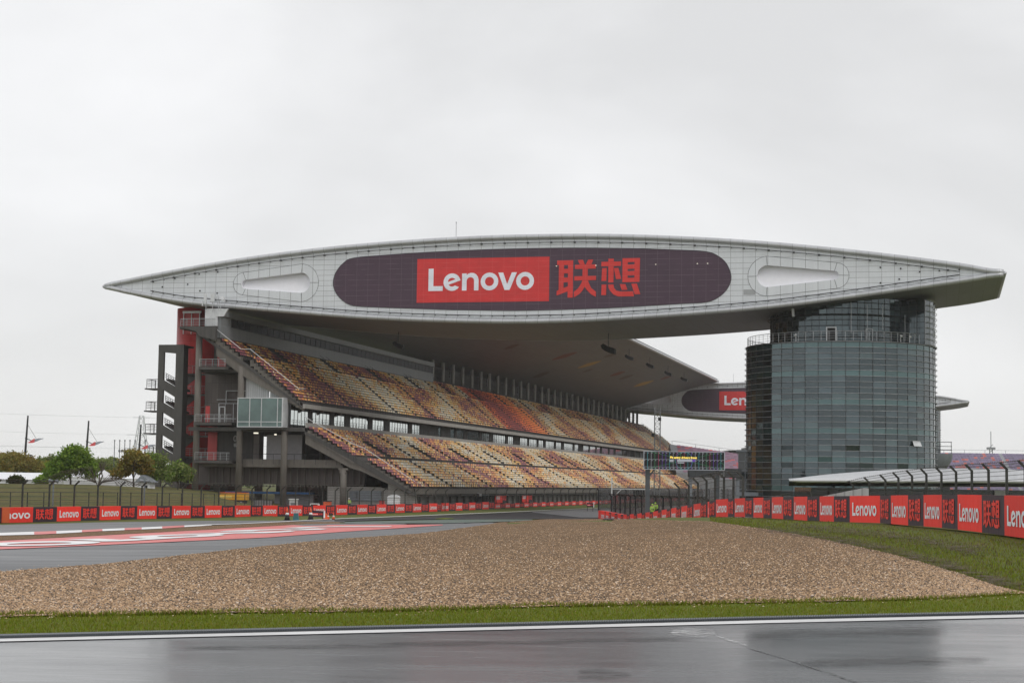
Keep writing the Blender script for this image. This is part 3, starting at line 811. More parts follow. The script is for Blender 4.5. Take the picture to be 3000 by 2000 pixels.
# ---------------- near end of the stand: raker beams, columns, floors, balconies
def raker(d0, d1, parent=stand):
    m = MB()
    m.prism([(42.7, -2.1), (42.75, -1.5), (34.7, 2.75), (33.3, 2.95), (25.1, 7.1), (25.1, 5.6), (32.4, 2.0), (34.0, 1.6)], lambda u, v, w: (u, w, v), d0, d1)
    m.prism([(24.6, 10.6), (24.75, 11.15), (15.4, 17.35), (14.4, 17.75), (10.2, 20.9), (10.2, 19.0), (14.6, 15.9)], lambda u, v, w: (u, w, v), d0, d1)
    m.build('raker_beam', M['concrete'], parent)
for k in range(6): raker(D0 + .15 + 8.3 * k, D0 + .75 + 8.3 * k)
for tier in TIERS:      # stepped concrete ends
    m = MB()
    n0, z0, run, rise, rows = TIERS[tier]
    for i in range(rows): m.box(n0 + .35 - (i + 1) * run, n0 + .35 - i * run, D0 + .01, D0 + .5, z0 + i * rise - 1.0, z0 + i * rise - .02)
    m.build('step_end', M['concrete'], stand)
for n, z1 in ((7.15, 22.7), (14.3, 17.3), (21.6, 11.4), (31.2, 1.7)):
    for k in range(4):
        MB().cyl(n, D0 + .5 + 8.3 * k, GZ, z1, 0.50, 16).build('column', M['concrete'], stand, True)
MB().box(30.5, 32.0, D0 + .1, D0 + .9, 1.7, 2.0).box(30.7, 31.7, D0 + .1, D0 + .9, 1.2, 1.7).build('column_head', M['concrete'], stand)
# top platform and balconies
MB().prism([(4.0, 23.45), (10.35, 23.5), (10.35, 21.3), (7.8, 21.9), (7.2, 22.65)], lambda u, v, w: (u, w, v), D0 - .9, 1.5).build('top_platform', M['concrete_dark'], stand)
def balcony(n0, n1, z, d0, d1=6.0, rail=True, nm='balcony'):
    b = MB().box(n0, n1, d0, d1, z - .45, z).build(nm, M['concrete_dark'], stand)
    if rail:
        m = MB()
        for h in (1.15, .9, .65, .4, .2): m.tube([(n0 + .1, d0 + 2.5, z + h), (n0 + .1, d0 + .1, z + h), (n1 - .1, d0 + .1, z + h)], .045 if h > 1 else .022, 4)
        x = n0 + .1
        while x <= n1: m.bar((x, d0 + .1, z), (x, d0 + .1, z + 1.15), .05); x += 1.05
        m.build('balustrade', M['steel'], b)
    return b
balcony(4.4, 10.3, 23.5, D0 - .8, 3.0, True, 'top_balcony')
balcony(7.7, 12.2, 17.25, D0 - .7, 5.0)
balcony(7.2, 13.4, 8.75, D0 - .7, 5.0)
balcony(7.3, 13.2, 2.95, D0 - .6, 5.0)
balcony(3.9, 14.0, -.35, 4.0, 9.0, False, 'slab')
slab('floor_slab', M['concrete'], [(7.0, 2.0), (30.8, 2.0), (30.8, 2.45), (7.0, 2.45)], D0 + 1.2, 26)
slab('floor_edge', M['concrete'], [(14.6, 2.45), (30.5, 2.45), (30.5, 3.2), (14.6, 3.2)], D0 + 1.2, D0 + 1.5)
slab('floor_slab', M['concrete_dark'], [(7.0, 16.5), (14.8, 16.5), (14.8, 17.0), (7.0, 17.0)], D0 + 1, 24)
# walls behind the balconies
MB().box(5.4, 14.0, 5.0, 5.3, 8.75, 16.5).build('brown_wall', M['brown_wall'], stand)
MB().box(8.1, 14.0, 4.4, 4.6, 2.45, 8.3).build('dark_wall', M['concrete_dark'], stand)
MB().box(9.3, 13.8, 4.0, 4.2, 17.0, 20.5).build('dark_wall', M['concrete_dark'], stand)
slab('inner_wall', M['concrete_dark'], [(10.4, GZ), (34, GZ), (34, 1.5), (32.4, 1.9), (25, 5.4), (25, 7.4), (10.4, 7.4)], 24.0, 24.4)
MB().box(17.6, 23.4, 1.2, 1.4, 3.0, 7.0).build('lilac_board', M['lilac'], stand)
MB().box(15.4, 16.4, 1.2, 1.5, 2.45, 7.4).build('concrete_pier', M['brown_wall'], stand)
m = MB().box(7.6, 11.5, 4.7, 4.75, 12.5, 12.6)
for x0, x1 in ((9.1, 11.6), (11.9, 13.9)):
    m.box(x0, x1, 4.72, 4.85, 13.9, 14.0); m.box(x0, x0 + .1, 4.72, 4.85, 11.9, 14.0); m.box(x1 - .1, x1, 4.72, 4.85, 11.9, 14.0)
for x in (8.0, 9.1, 10.5, 11.5, 12.6, 13.7): m.box(x - .05, x + .05, 4.6, 4.7, 8.75, 12.0)
m.box(8.0, 13.8, 4.6, 4.7, 11.9, 12.0)
for x in (10.6, 11.5): m.box(x - .08, x + .08, D0 + 1.0, D0 + 1.1, 8.75, 11.2)
m.box(10.6, 11.5, D0 + 1.0, D0 + 1.1, 11.1, 11.25).box(8.2, 13.4, D0 + .9, D0 + 1.0, 9.3, 9.4)
m.build('pale_frame', M['steel'], stand)
# sheet metal wall under the upper tier
m = MB().prism([(14.9, 12.5), (18.7, 12.5), (18.7, 13.75), (14.9, 16.3)], lambda u, v, w: (u, w, v), D0 + .9, D0 + 1.1)
m.prism([(18.9, 12.5), (21.3, 12.5), (21.3, 12.6), (18.9, 13.6)], lambda u, v, w: (u, w, v), D0 + .9, D0 + 1.1)
m.build('sheet_wall', M['corrugated'], stand)
# glass meeting box
gb = MB().box(14.75, 21.95, D0 - 1.6, D0 + 4.5, 8.1, 12.4).build('glass_box', M['teal_glass'], stand)
m = MB()
for x in (14.75, 16.7, 18.6, 21.2, 21.95): m.box(x - .05, x + .05, D0 - 1.68, D0 - 1.6, 8.05, 12.45)
for z in (8.05, 12.4): m.box(14.7, 22.0, D0 - 1.7, D0 - 1.6, z - .06, z + .06)
m.box(14.8, 21.9, D0 - 1.66, D0 - 1.6, 8.75, 8.85); m.box(21.95, 22.1, D0 - 1.7, D0 + 4.5, 8.0, 12.5)
m.build('box_frame', M['pale_steel'], gb)
MB().box(15.2, 21.5, D0 + 4.2, D0 + 4.4, 8.15, 12.3).box(14.8, 21.9, D0 - 1.5, D0 + 4.4, 8.12, 8.2).box(15.0, 20.5, D0 + .2, D0 + .9, 8.2, 9.1).build('box_interior', M['lilac'], gb)
MB().box(14.6, 22.0, D0 - 1.5, D0 + 5, 7.7, 8.08).build('box_floor', M['concrete_dark'], stand)
# dark glazed band with hanging fins, below the first floor
MB().box(5.6, 33.5, D0 + 3.6, D0 + 3.8, -.55, 2.0).build('dark_band', M['brown_wall'], stand)
m = MB()
x = 8.2
while x < 33.5: m.box(x - .05, x + .05, D0 + 3.3, D0 + 3.5, -.6, 1.95); x += 1.12
m.box(8.0, 33.5, D0 + 3.3, D0 + 3.5, -.62, -.5)
x = 8.2
while x < 33.5: m.box(x - .12, x + .12, D0 + 3.2, D0 + 3.5, -.95, -.7); x += .56
m.build('hanging_fin', M['concrete'], stand)
m = MB().tube([(14.8, D0 + .4, 4.0), (31, D0 + .4, 4.0)], .04, 4)
x = 14.8
while x < 31: m.bar((x, D0 + .4, 2.45), (x, D0 + .4, 4.0), .05); x += 1.7
m.build('floor_rail', M['dark_metal'], stand)
# ground floor: pale walls under the lower rows
MB().prism([(28.0, GZ), (41.0, GZ), (41.0, -2.3), (36.5, -.8), (28.0, -.8)], lambda u, v, w: (u, w, v), D0 + 2.4, D0 + 2.6).build('pale_wall', M['concrete_light'], stand)
MB().box(32.6, 36.6, D0 + 2.2, D0 + 2.38, -2.9, -1.35).box(31.6, 32.9, D0 + 2.2, D0 + 2.38, -2.9, -1.4).build('grey_shutter', M['bluegrey'], stand)
MB().prism([(38.0, GZ), (42.4, GZ), (42.4, -1.9), (41.4, -1.9), (38.0, -.1)], lambda u, v, w: (u, w, v), D0 + 1.3, D0 + 1.6).build('pale_gable', M['concrete_light'], stand)
MB().box(10.4, 24.4, D0 + 4.5, D0 + 6.5, -2.05, -1.75).build('blue_canopy', M['blue'], stand)
MB().box(18.0, 24.4, D0 + 6.0, D0 + 6.3, GZ, -2.05).build('low_wall', M['lilac'], stand)
# red doors and lit number on the stair core wall
for bx4 in ((6.5, 8.05, 4.2, 4.35, 2.95, 8.3), (7.7, 9.2, 4.3, 4.4, 17.25, 19.9), (8.2, 8.9, D0 + 1.2, D0 + 1.3, 8.75, 11.3)): MB().box(*bx4).build('red_door', M['red_paint'], stand)
def text_mesh(name, body, size, mat_, parent, fn, bold=0.0):
    c = bpy.data.curves.new('txt', 'FONT'); c.body = body; c.size = size; c.offset = bold; c.resolution_u = 3
    o = bpy.data.objects.new('txt', c); COL.objects.link(o)
    bpy.context.view_layer.update()
    me = bpy.data.meshes.new_from_object(o.evaluated_get(bpy.context.evaluated_depsgraph_get()))
    bpy.data.objects.remove(o); bpy.data.curves.remove(c)
    m = MB(); m.add([fn(v.co.x, v.co.y) for v in me.vertices], [tuple(p.vertices) for p in me.polygons])
    bpy.data.meshes.remove(me)
    return m.build(name, mat_, parent)
M['num'] = plain('wall_number_paint', (0.42, 0.42, 0.42), 0.6)
text_mesh('wall_number', '01', 1.35, M['num'], stand, lambda x, y: (10.7 + x, 4.37, 6.0 + y), 0.03)
text_mesh('wall_sign', '\u770b\u53f0', .62, M['num'], stand, lambda x, y: (10.75 + x, 4.37, 5.2 + y), 0.01)
m = MB().box(16.0, 16.7, -.2, 0, 7.1, 7.3).box(19.4, 19.7, -.2, 0, 6.9, 7.1)
m.build('ceiling_lamp', M['lamp'], stand)

# ------------------------------------------------------------------ red drum and grey stair tower at the corner
r = thing('red_stair_drum', 'tall round red tower carrying the left end of the big wing', 'stair tower', (0.0, 15.0, GZ), True)
MB().cyl(0.0, 15.0, GZ, 27.9, 4.0, 48).build('drum', M['red_paint'], r, True)
m = MB()
for x0, x1, z0, z1 in ((-1.3, -1.18, 23.5, 27.2), (1.5, 1.62, 23.5, 27.2), (.1, .2, 23.5, 26.9)): m.box(x0, x1, 10.6, 10.75, z0, z1)
m.box(-1.4, 1.8, 10.55, 10.8, 26.9, 27.25)
m.build('door_frame', M['pale_steel'], r)
MB().box(-1.18, 1.5, 10.8, 10.9, 23.5, 26.9).build('door', M['red_paint'], r)
MB().box(3.9, 7.0, 11.5, 16, -4, 23).build('shaft', M['concrete_dark'], r)
r = thing('stair_tower', 'open grey concrete stair tower with seven landings beside the red drum', 'stair tower', (0.4, 6.0, -2.0), True)
XL, XR, zt_ = -2.1, 2.25, 21.2
def frame_face(d0, d1):
    m = MB()
    m.box(XL, XL + .95, d0, d1, -2.5, zt_ - .02); m.box(XR - 1.35, XR, d0, d1, -2.5, zt_ - .02)
    m.prism([(XL, zt_), (XR, zt_), (XR, zt_ - 1.0), (XR - 1.35, zt_ - 1.40), (XL + .95, zt_ - 1.2), (XL, zt_ - 1.05)], lambda u, v, w: (u, w, v), d0 - .003, d1 + .003)
    for k in range(6):
        zb = 15.6 - 3.55 * k
        m.prism([(XL + .9, zb), (XR - 1.25, zb - 1.15), (XR - 1.25, zb - 2.75), (XL + .9, zb - 1.5)], lambda u, v, w: (u, w, v), d0 - .003, d1 + .003)
    return m
frame_face(3.6, 4.1).build('front_frame', M['frame_grey'], r)
MB().box(XR - .25, XR, 4.11, 5.3, -2.5, zt_ - .05).build('side_wall', M['frame_grey'], r)
MB().box(XL, XR, 4.11, 7.4, zt_ - .35, zt_ - .06).build('top_slab', M['frame_grey'], r)
for k in range(7):
    z = 14.4 - 3.55 * k
    l = MB().box(-4.7, XL - .01, 4.4, 7.6, z - .25, z - .05).build('landing', M['frame_grey'], r)
    m = MB()
    for h in (1.35, 1.1, .85, .6, .35): m.tube([(XL, 4.4, z + h), (-4.35, 4.4, z + h), (-4.35, 7.4, z + h)], .045 if h > 1.2 else .02, 4)
    for x in (-4.35, -3.5, -2.8): m.bar((x, 4.4, z - .05), (x, 4.4, z + 1.35), .06)
    m.bar((-4.35, 7.4, z - .05), (-4.35, 7.4, z + 1.35), .06)
    m.build('landing_rail', M['dark_metal'], l)
    landing_z = z; z = z + 1.25
    st = MB().prism([(XL + 1.1, z + .2), (XR - .3, z - 1.5), (XR - .3, z - 1.8), (XL + 1.1, z - .1)], lambda u, v, w: (u, w, v), 4.4, 7.0).build('stair_flight', M['frame_grey'], r)
    m = MB()
    for h in (1.0, .7, .4): m.tube([(XL + .95, 4.4, z + .1 + h), (XR - 1.3, 4.4, z - .95 + h)], .045, 4)
    for q in range(5): m.bar((XL + 1.1 + q * .4, 4.4, z - .1 - q * .22), (XL + 1.1 + q * .4, 4.4, z + 1.05 - q * .22), .05)
    m.build('stair_rail', M['dark_metal'], st)
for k in range(8):
    z = 16.9 - 3.3 * k
    l = MB().box(.7, 6.4, 7.5, 9.0, z - .28, z).prism([(.7, z - .3), (2.9, z - .3), (.7, z - 2.0)], lambda u, v, w: (u, w, v), 8.2, 8.4).build('link_landing', M['frame_grey'], r)
    m = MB()
    for h in (1.2, .9, .6, .3): m.tube([(.7, 7.5, z + h), (6.4, 7.5, z + h)], .045 if h > 1 else .02, 4)
    for x in (1.2, 2.0, 2.8, 3.6, 4.6, 5.6): m.bar((x, 7.5, z), (x, 7.5, z + 1.2), .045)
    m.build('link_rail', M['steel'], l)

# loudspeakers hung below the roofs
def speaker(base, label, s=1.0, name='hanging_loudspeaker'):
    r = thing(name, label, 'loudspeaker', base, True, 'loudspeakers hung under the roofs')
    x, y, z = base
    MB().tube([(x, y, z + .3 * s), (x, y, z + 2.6)], .07, 5).build('hanger', M['dark_metal'], r)
    m = MB().prism([(q[0] * s, q[1] * s) for q in ((-.85, .42), (-.55, .62), (-.1, .34), (.35, .2), (.88, .02), (.84, -.62), (.3, -.55), (-.25, -.3), (-.72, .02))],
                   lambda u, v, w: (x + u, y + w, z + v), -.55 * s, .55 * s)
    for k in range(3): m.bar((x - .42 * s + k * .42 * s, y - .56 * s, z + .5 * s - k * .17 * s), (x - .5 * s + k * .42 * s, y - .56 * s, z - .05 * s - k * .2 * s), .04)
    m.build('cabinet', M['black'], r)
    return r
def on_soffit(px, py, sub):
    rx, rz = ray(px, py); best = None
    for Y in np.linspace(262, 640, 900):
        p = Vector((rx * Y, Y, rz * Y)); q = p - T(0, 0, 0); s_ = q.x * math.cos(CB) - q.y * math.sin(CB); dp = q.x * math.sin(CB) + q.y * math.cos(CB)
        zr = roofz(s_) if 30 < dp < 362 and 4 < s_ < 41.5 else (zbot(s_) if 2 < dp <= 30 else None)
        if zr is None: continue
        e_ = abs(p.z - (zr - sub))
        if best is None or e_ < best[0]: best = (e_, s_, dp, p.z)
    return (best[1], best[2], best[3])
SPK = [((1215, 977), 1.0, 'black loudspeaker cluster under the wing above the upper seats'), ((1782, 1022), 1.3, 'nearest of the row of loudspeakers hung along the roof edge'),
       ((1843, 1047), 1.3, 'second loudspeaker from the near end of the roof edge row'), ((1904, 1071), 1.3, 'third loudspeaker of the roof edge row, counted from the near end'),
       ((1957, 1094), 1.3, 'fourth loudspeaker of the roof edge row, counted from the near end'), ((2004, 1111), 1.3, 'far faint loudspeaker near the end of the roof edge row')]
for (px, py), s, lab in SPK:
    b = on_soffit(px, py, 2.4) if px > 1300 else (31.2, 24.0, 24.55 - 2.0)
    speaker(b, lab, s)
b = T(0, 0)
speaker((63.5, 365.0, 20.9), 'loudspeaker hanging below the second wing beside the glass tower', 1.8)
# ------------------------------------------------------------------ round glass tower carrying the right end of the wing
TX, TY, TR_, TB, TT = 103.75, 14.0, 13.85, -3.7, 20.75
rng = np.random.default_rng(11)
def curtain(parent, name, cx, cy, R, z0, nrow, rowh, a0, a1, npan, dark_until=None, cols=None, band=True):
    """wall of single panes, each with its own tone and a very slight tilt"""
    V = []; Q = []; C = []; tone = {}
    for i in range(npan):
        t0 = a0 + (a1 - a0) * i / npan; t1 = a0 + (a1 - a0) * (i + 1) / npan
        for j in range(nrow):
            zb, zt = z0 + j * rowh, z0 + (j + 1) * rowh
            tilt = rng.normal(0, .011, 2)
            b = len(V)
            for t, z, k in ((t0, zb, 0), (t1, zb, 1), (t1, zt, 2), (t0, zt, 3)):
                rr = R + (tilt[0] if k in (1, 2) else -tilt[0]) * .8 + (tilt[1] if k > 1 else -tilt[1]) * .5
                V.append((cx + rr * math.sin(t), cy - rr * math.cos(t), z))
            Q.append((b, b + 1, b + 2, b + 3))
            jt = nrow - 1 - j
            c = np.array((0.034, 0.047, 0.054)) * rng.uniform(.7, 1.3) * tone.setdefault((i // int(rng.integers(1, 3)), (nrow - 1 - j) // 5), rng.choice([.5, .75, .9, 1.1, 1.3, 1.6]))
            if band and jt % 5 == 0: c = np.array((0.058, 0.115, 0.115)) * rng.uniform(.8, 1.2)
            elif rng.random() < .10: c = np.array((0.07, 0.10, 0.105)) * rng.uniform(.8, 1.2)
            elif rng.random() < .12: c = np.array((0.028, 0.033, 0.036))
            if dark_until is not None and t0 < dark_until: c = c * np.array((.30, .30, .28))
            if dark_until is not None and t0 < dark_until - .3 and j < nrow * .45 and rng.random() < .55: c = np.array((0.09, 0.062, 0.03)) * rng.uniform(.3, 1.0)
            C.append(c)
    return np_mesh(name, np.array(V), np.array(Q, np.int32), M['panes'], parent, np.array(C))
def make_tower(label):
    r = thing('glass_tower', label, 'tower', (TX, TY, TB), True, 'glass towers carrying the wings')
    RH = 0.815; NR = 30
    dk = math.radians(-42.5)
    NP = 40; A0 = dk - 13 * math.radians(7.9); st = math.radians(7.9)
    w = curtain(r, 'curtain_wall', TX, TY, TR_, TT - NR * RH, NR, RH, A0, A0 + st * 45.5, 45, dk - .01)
    MB().cyl(TX, TY, TB - .2, TT - .02, TR_ - .35, 64).build('core', M['black'], r)
    mu = MB()
    for i in range(46):
        t = A0 + st * 45.5 / 45 * i
        p = lambda rr, z: (TX + rr * math.sin(t), TY - rr * math.cos(t), z)
        mu.bar(p(TR_ + .02, TB), p(TR_ + .02, TT), .07, .06)
    mu.build('mullion', M['dark_metal'], w)
    rg = MB(); fn = MB()
    for j in range(NR + 1):
        z = TT - j * RH
        rg.tube([(TX + (TR_ + .26) * math.sin(a), TY - (TR_ + .26) * math.cos(a), z) for a in np.linspace(A0, A0 + st * 45.5, 70)], .038, 4)
        for i in range(0, 46):
            a = A0 + st * 45.5 / 45 * i
            fn.bar((TX + TR_ * math.sin(a), TY - TR_ * math.cos(a), z), (TX + (TR_ + .3) * math.sin(a), TY - (TR_ + .3) * math.cos(a), z), .05)
    rg.build('sun_rail', M['steel'], r, True); fn.build('rail_bracket', M['dark_metal'], r)
    # a few tilted-open windows and a light blind
    for a, j, col in ((.86, 17, 'lilac'), (.62, 17, 'lilac')):
        pass
    a0 = math.radians(52)
    p = lambda a, rr, z: (TX + rr * math.sin(a), TY - rr * math.cos(a), z)
    z = TT - 17 * RH
    MB().quad(p(.87, TR_ + .1, z), p(.995, TR_ + .1, z), p(.995, TR_ + .42, z - RH + .05), p(.87, TR_ + .42, z - RH + .05)).build('open_window', M['pale_steel'], r)
    # deck, upper set-back storey and railing
    MB().cyl(TX, TY, TT - .02, TT + .14, TR_ + .12, 64).build('roof_deck', M['dark_metal'], r)
    U = 10.1
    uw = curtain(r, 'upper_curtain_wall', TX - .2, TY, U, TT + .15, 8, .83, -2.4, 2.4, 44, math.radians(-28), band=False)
    MB().cyl(TX - .2, TY, TT + .1, 26.6, U - .3, 48).build('upper_core', M['black'], r)
    m = MB()
    for i in range(45):
        t = -2.4 + 4.8 * i / 44
        m.bar((TX - .2 + (U + .02) * math.sin(t), TY - (U + .02) * math.cos(t), TT + .15), (TX - .2 + (U + .02) * math.sin(t), TY - (U + .02) * math.cos(t), TT + 6.6), .06)
    for j in range(9):
        m.tube([(TX - .2 + (U + .06) * math.sin(a), TY - (U + .06) * math.cos(a), TT + .15 + j * .83) for a in np.linspace(-2.4, 2.4, 50)], .05, 4)
    m.tube([(TX - .2 + (U + .4) * math.sin(a), TY - (U + .4) * math.cos(a), TT + 4.2) for a in np.linspace(-2.2, 1.0, 40)], .10, 5)
    m.build('upper_mullion', M['dark_metal'], uw)
    m = MB()
    for h in (.35, .7, 1.05, 1.35): m.tube([(TX + (TR_ - .15) * math.sin(a), TY - (TR_ - .15) * math.cos(a), TT + .14 + h) for a in np.linspace(-2.2, 1.02, 60)], .045 if h > 1.2 else .022, 4)
    for a in np.linspace(-2.2, 1.02, 40): m.bar((TX + (TR_ - .15) * math.sin(a), TY - (TR_ - .15) * math.cos(a), TT + .14), (TX + (TR_ - .15) * math.sin(a), TY - (TR_ - .15) * math.cos(a), TT + 1.5), .05)
    m.build('deck_rail', M['steel'], r)
    q = lambda a, rr, z: (TX - .2 + rr * math.sin(a), TY - rr * math.cos(a), z)
    m = MB()
    for a, b in ((-.115, -.10), (.015, .03)): m.bar(q((a + b) / 2, U + .08, TT + .14), q((a + b) / 2, U + .08, TT + 2.35), .16)
    m.bar(q(-.115, U + .08, TT + 2.35), q(.03, U + .08, TT + 2.35), .14)
    d_ = m.build('deck_door_frame', M['pale_steel'], r)
    MB().quad(q(-.1, U + .07, TT + .2), q(.015, U + .07, TT + .2), q(.015, U + .07, TT + 2.3), q(-.1, U + .07, TT + 2.3)).build('deck_door', M['black'], d_)
    m = MB().bar(q(.45, U + .1, TT + .15), q(.45, U + .1, TT + 2.2), .1).bar(q(.55, U + .1, TT + .15), q(.55, U + .1, TT + 2.2), .1).bar(q(.45, U + .1, TT + 2.2), q(.55, U + .1, TT + 2.2), .1)
    m.build('open_door_frame', M['steel'], r)
    m = MB()
    for a, z0, z1 in ((.21, 1.5, 5.8), (.41, .5, 5.5), (.62, 2.0, 5.6), (1.0, .6, 4.4)): m.tube([q(a, U + 1.6, TT + z0), q(a, U + 1.6, TT + z1)], .045, 5)
    m.build('whip_antenna', M['steel'], r)
    m = MB()
    for a in (-.42, .79, .93):
        m.tube([q(a, U + 3.0, TT + .2), q(a, U + 3.0, TT + 1.3)], .05, 5); m.tube([q(a, U + 3.0, TT + 1.2), q(a, U + 3.25, TT + 1.05)], .14, 8)
    m.build('camera', M['white'], r)
    m = MB().tube([q(-.5, U + 2, TT + 3.9), q(-.52, U + 2, TT + 6.0)], .22, 6)
    m.build('floodlight', M['pale_steel'], r)
    # right-hand slice of the drum runs up to the wing
    a0, a1 = math.radians(64), math.radians(150)
    sl = curtain(r, 'tall_curtain_wall', TX, TY, TR_, TT + .14, 8, RH, a0, a1, 11, band=False)
    m = MB()
    for j in range(9): m.tube([p(a, TR_ + .26, TT + .14 + j * RH) for a in np.linspace(a0, a1, 24)], .045, 4)
    for i in range(12): m.bar(p(a0 + (a1 - a0) * i / 11, TR_ + .03, TT), p(a0 + (a1 - a0) * i / 11, TR_ + .03, TT + 6.6), .06)
    m.build('tall_rail', M['steel'], sl)
    MB().add([p(a, TR_ - .3, z) for z in (TT, 27.0) for a in np.linspace(a0, a1, 16)], [(i, i + 1, i + 17, i + 16) for i in range(15)]).build('tall_core', M['black'], sl)
    V = []; Q = []; C = []
    for i in range(5):
        for j in range(8):
            r0, r1 = 7.6 + i * 1.25, 7.6 + (i + 1) * 1.25; b = len(V)
            V += [p(a0, r0, TT + .14 + j * RH), p(a0, r1, TT + .14 + j * RH), p(a0, r1, TT + .14 + (j + 1) * RH), p(a0, r0, TT + .14 + (j + 1) * RH)]
            Q.append((b, b + 1, b + 2, b + 3)); C.append(np.array((.035, .045, .05)) * rng.uniform(.5, 1.2))
    np_mesh('slice_wall', np.array(V), np.array(Q, np.int32), M['panes'], sl, np.array(C))
    m = MB()
    for j in range(9): m.bar(p(a0, 7.6, TT + .14 + j * RH), p(a0, 13.85, TT + .14 + j * RH), .06)
    for i in range(6): m.bar(p(a0 - .004, 7.6 + 1.25 * i, TT), p(a0 - .004, 7.6 + 1.25 * i, TT + 6.6), .06)
    m.build('slice_mullion', M['dark_metal'], sl)
    # entrance block at the left foot
    MB().box(TX - 14.7, TX - 12.6, TY - 3.5, TY + 3, TB, 5.2).build('entrance_block', M['dark_glass'], r)
    m = MB()
    for z in np.linspace(TB + .6, 5.2, 7): m.box(TX - 14.8, TX - 12.5, TY - 3.6, TY + 3.1, z - .06, z + .06)
    for x in (-14.7, -13.7): m.box(TX + x - .05, TX + x + .05, TY - 3.6, TY - 3.5, TB, 5.2)
    m.box(TX - 15.0, TX - 12.2, TY - 3.9, TY + 3.2, 5.2, 5.5); m.box(TX - 14.9, TX - 11.0, TY - 8, TY - 2, -1.3, -.75)
    m.build('entrance_frame', M['bluegrey'], r)
    MB().quad(p(-.36, TR_ + .05, -1.7), p(-.20, TR_ + .05, -1.7), p(-.20, TR_ + .05, -.85), p(-.36, TR_ + .05, -.85)).build('lit_screen', emit('blue_screen', (0.04, 0.03, 0.9), .5), r)
    return r
tower = make_tower('big round glass tower with ring rails under the right end of the near wing')
tower2 = copy_tree(tower); tower2.location = T(TX, TY + 362.0, TB)
tower2['label'] = 'far round glass tower, only a sliver seen right behind the near tower'

# small dark lookout pod behind the right side of the tower
px_, pz_ = ray(2762, 1330)
r = thing('lookout_pod', 'dark rounded lookout pod with a railing, sticking out right of the glass tower', 'lookout', Vector((px_ * 285, 285, -3.9)))
bx_ = px_ * 285
m = MB(); rows = []
for i in range(9):
    t = i / 8 * PI / 2
    rows.append([(bx_ - 2.6 + 4.2 * math.cos(t) * math.cos(a) * 1.0, 285 + 3.0 * math.cos(t) * math.sin(a), 5.9 - 3.6 * math.sin(t)) for a in np.linspace(0, 2 * PI, 25)])
m.grid(rows); m.add([q for q in rows[0][:-1]], [tuple(range(24))])
m.build('bowl', M['bluegrey'], r, True)
m = MB().bar((bx_ + .4, 285, 3.6), (bx_ + 1.1, 285, -3.9), .5).prism([(bx_ - .9, 2.0), (bx_ + .2, 2.4), (bx_ + 1.6, -2.6), (bx_ + .6, -3.0)], lambda u, v, w: (u, w, v), 283.6, 284.2)
m.build('strut', M['dark_metal'], r)
m = MB()
for h in (.6, 1.2, 1.9): m.tube([(bx_ - 4, 283, 5.9 + h), (bx_ + 1.0, 283, 5.9 + h)], .05, 4)
for x in (-3, -1, .9): m.bar((bx_ + x, 283, 5.9), (bx_ + x, 283, 7.9), .08)
m.build('rail', M['dark_metal'], r)

# ------------------------------------------------------------------ low pavilion with a leaf shaped metal roof
r = thing('pavilion', 'low pavilion with a long silver leaf shaped roof behind the right barrier', 'pavilion', (27.0, 140.0, -3.4))
def px_at(x, Y): return (x - 1500 + 0.0) / CF * Y
RF = [(20.9, 128.0, .42), (22.0, 128, .40)]
xs = np.linspace(0, 1, 30)
x0p, x1p = at(2311, 1404, 130).x, at(3250, 1413, 130).x
front, ridge, back = [], [], []
for t in xs:
    x = x0p + (x1p - x0p) * t
    w = math.sin(PI * min(1, t * .62 + .0)) ** .6 if t > 0 else 0
    zf = at(2311, 1405, 130).z * (1 - t) + at(3250, 1409, 130).z * t
    zr = zf + 1.02 * math.sin(PI * min(.98, (t * .84 + .0))) ** .75 * (1.0) if t > 0 else zf + .02
    front.append((x, 130.0 - .2, zf)); ridge.append((x + 1.2 * w, 130 + 9.5 * w + .05, zr)); back.append((x + 2 * w, 130 + 19 * w + .1, zf + .1))
mid = [(0.5 * (a[0] + b[0]), 0.45 * a[1] + .55 * b[1], 0.42 * a[2] + .58 * b[2]) for a, b in zip(front, ridge)]
M['pav_roof'] = seams('pavilion_roof_metal', (0.60, 0.61, 0.63), 0, .42, 0.05, (0.36, 0.36, 0.38), 0.04, 0.38, metal=0.3, ax=(0, 1), dirt=.15)
MB().grid([front, mid, ridge, back]).build('roof', M['pav_roof'], r, True)
MB().tube([(x, y, z - .05) for x, y, z in front], [0.05] + [.15] * (len(front) - 1), 8).build('roof_edge_tube', M['pale_steel'], r, True)
MB().grid([[(x, y, z - .15) for x, y, z in front], [(x, y, z - .55) for x, y, z in back]]).build('eaves', M['concrete_dark'], r)
wl = MB(); fr = MB()
wx0, wx1, wy = x0p + 2.4, x1p + 1, 134.0
wl.box(wx0, wx1, wy, wy + 8, -3.6, .05)
x = wx0
while x < wx1: fr.box(x - .05, x + .05, wy - .08, wy, -3.6, .0); x += 2.2
for z in (-1.0, -2.2, -.1): fr.box(wx0, wx1, wy - .09, wy - .02, z - .05, z + .05)
wl.build('glass_front', M['dark_glass'], r); fr.build('glazing_bar', M['bluegrey'], r)
MB().box(at(2915, 1420, 133.6).x, at(2955, 1420, 133.6).x, 133.7, 133.9, -.62, .02).build('notice_board', M['pale_steel'], r)
r = thing('corrugated_hoarding', 'small grey corrugated hoarding rising behind the right barrier under the pavilion tip', 'hoarding', at(2460, 1470, 108) - Vector((0, 0, .8)))
a, b = at(2388, 1462, 110), at(2545, 1430, 104)
m = MB().prism([(0, -2.0), (1, -2.0), (1, b.z), (.93, b.z + .03), (0, a.z + .1)], lambda u, v, w: (a.x + (b.x - a.x) * u, a.y + (b.y - a.y) * u + w, v), 0, .12)
m.build('sheet', M['corrugated'], r)

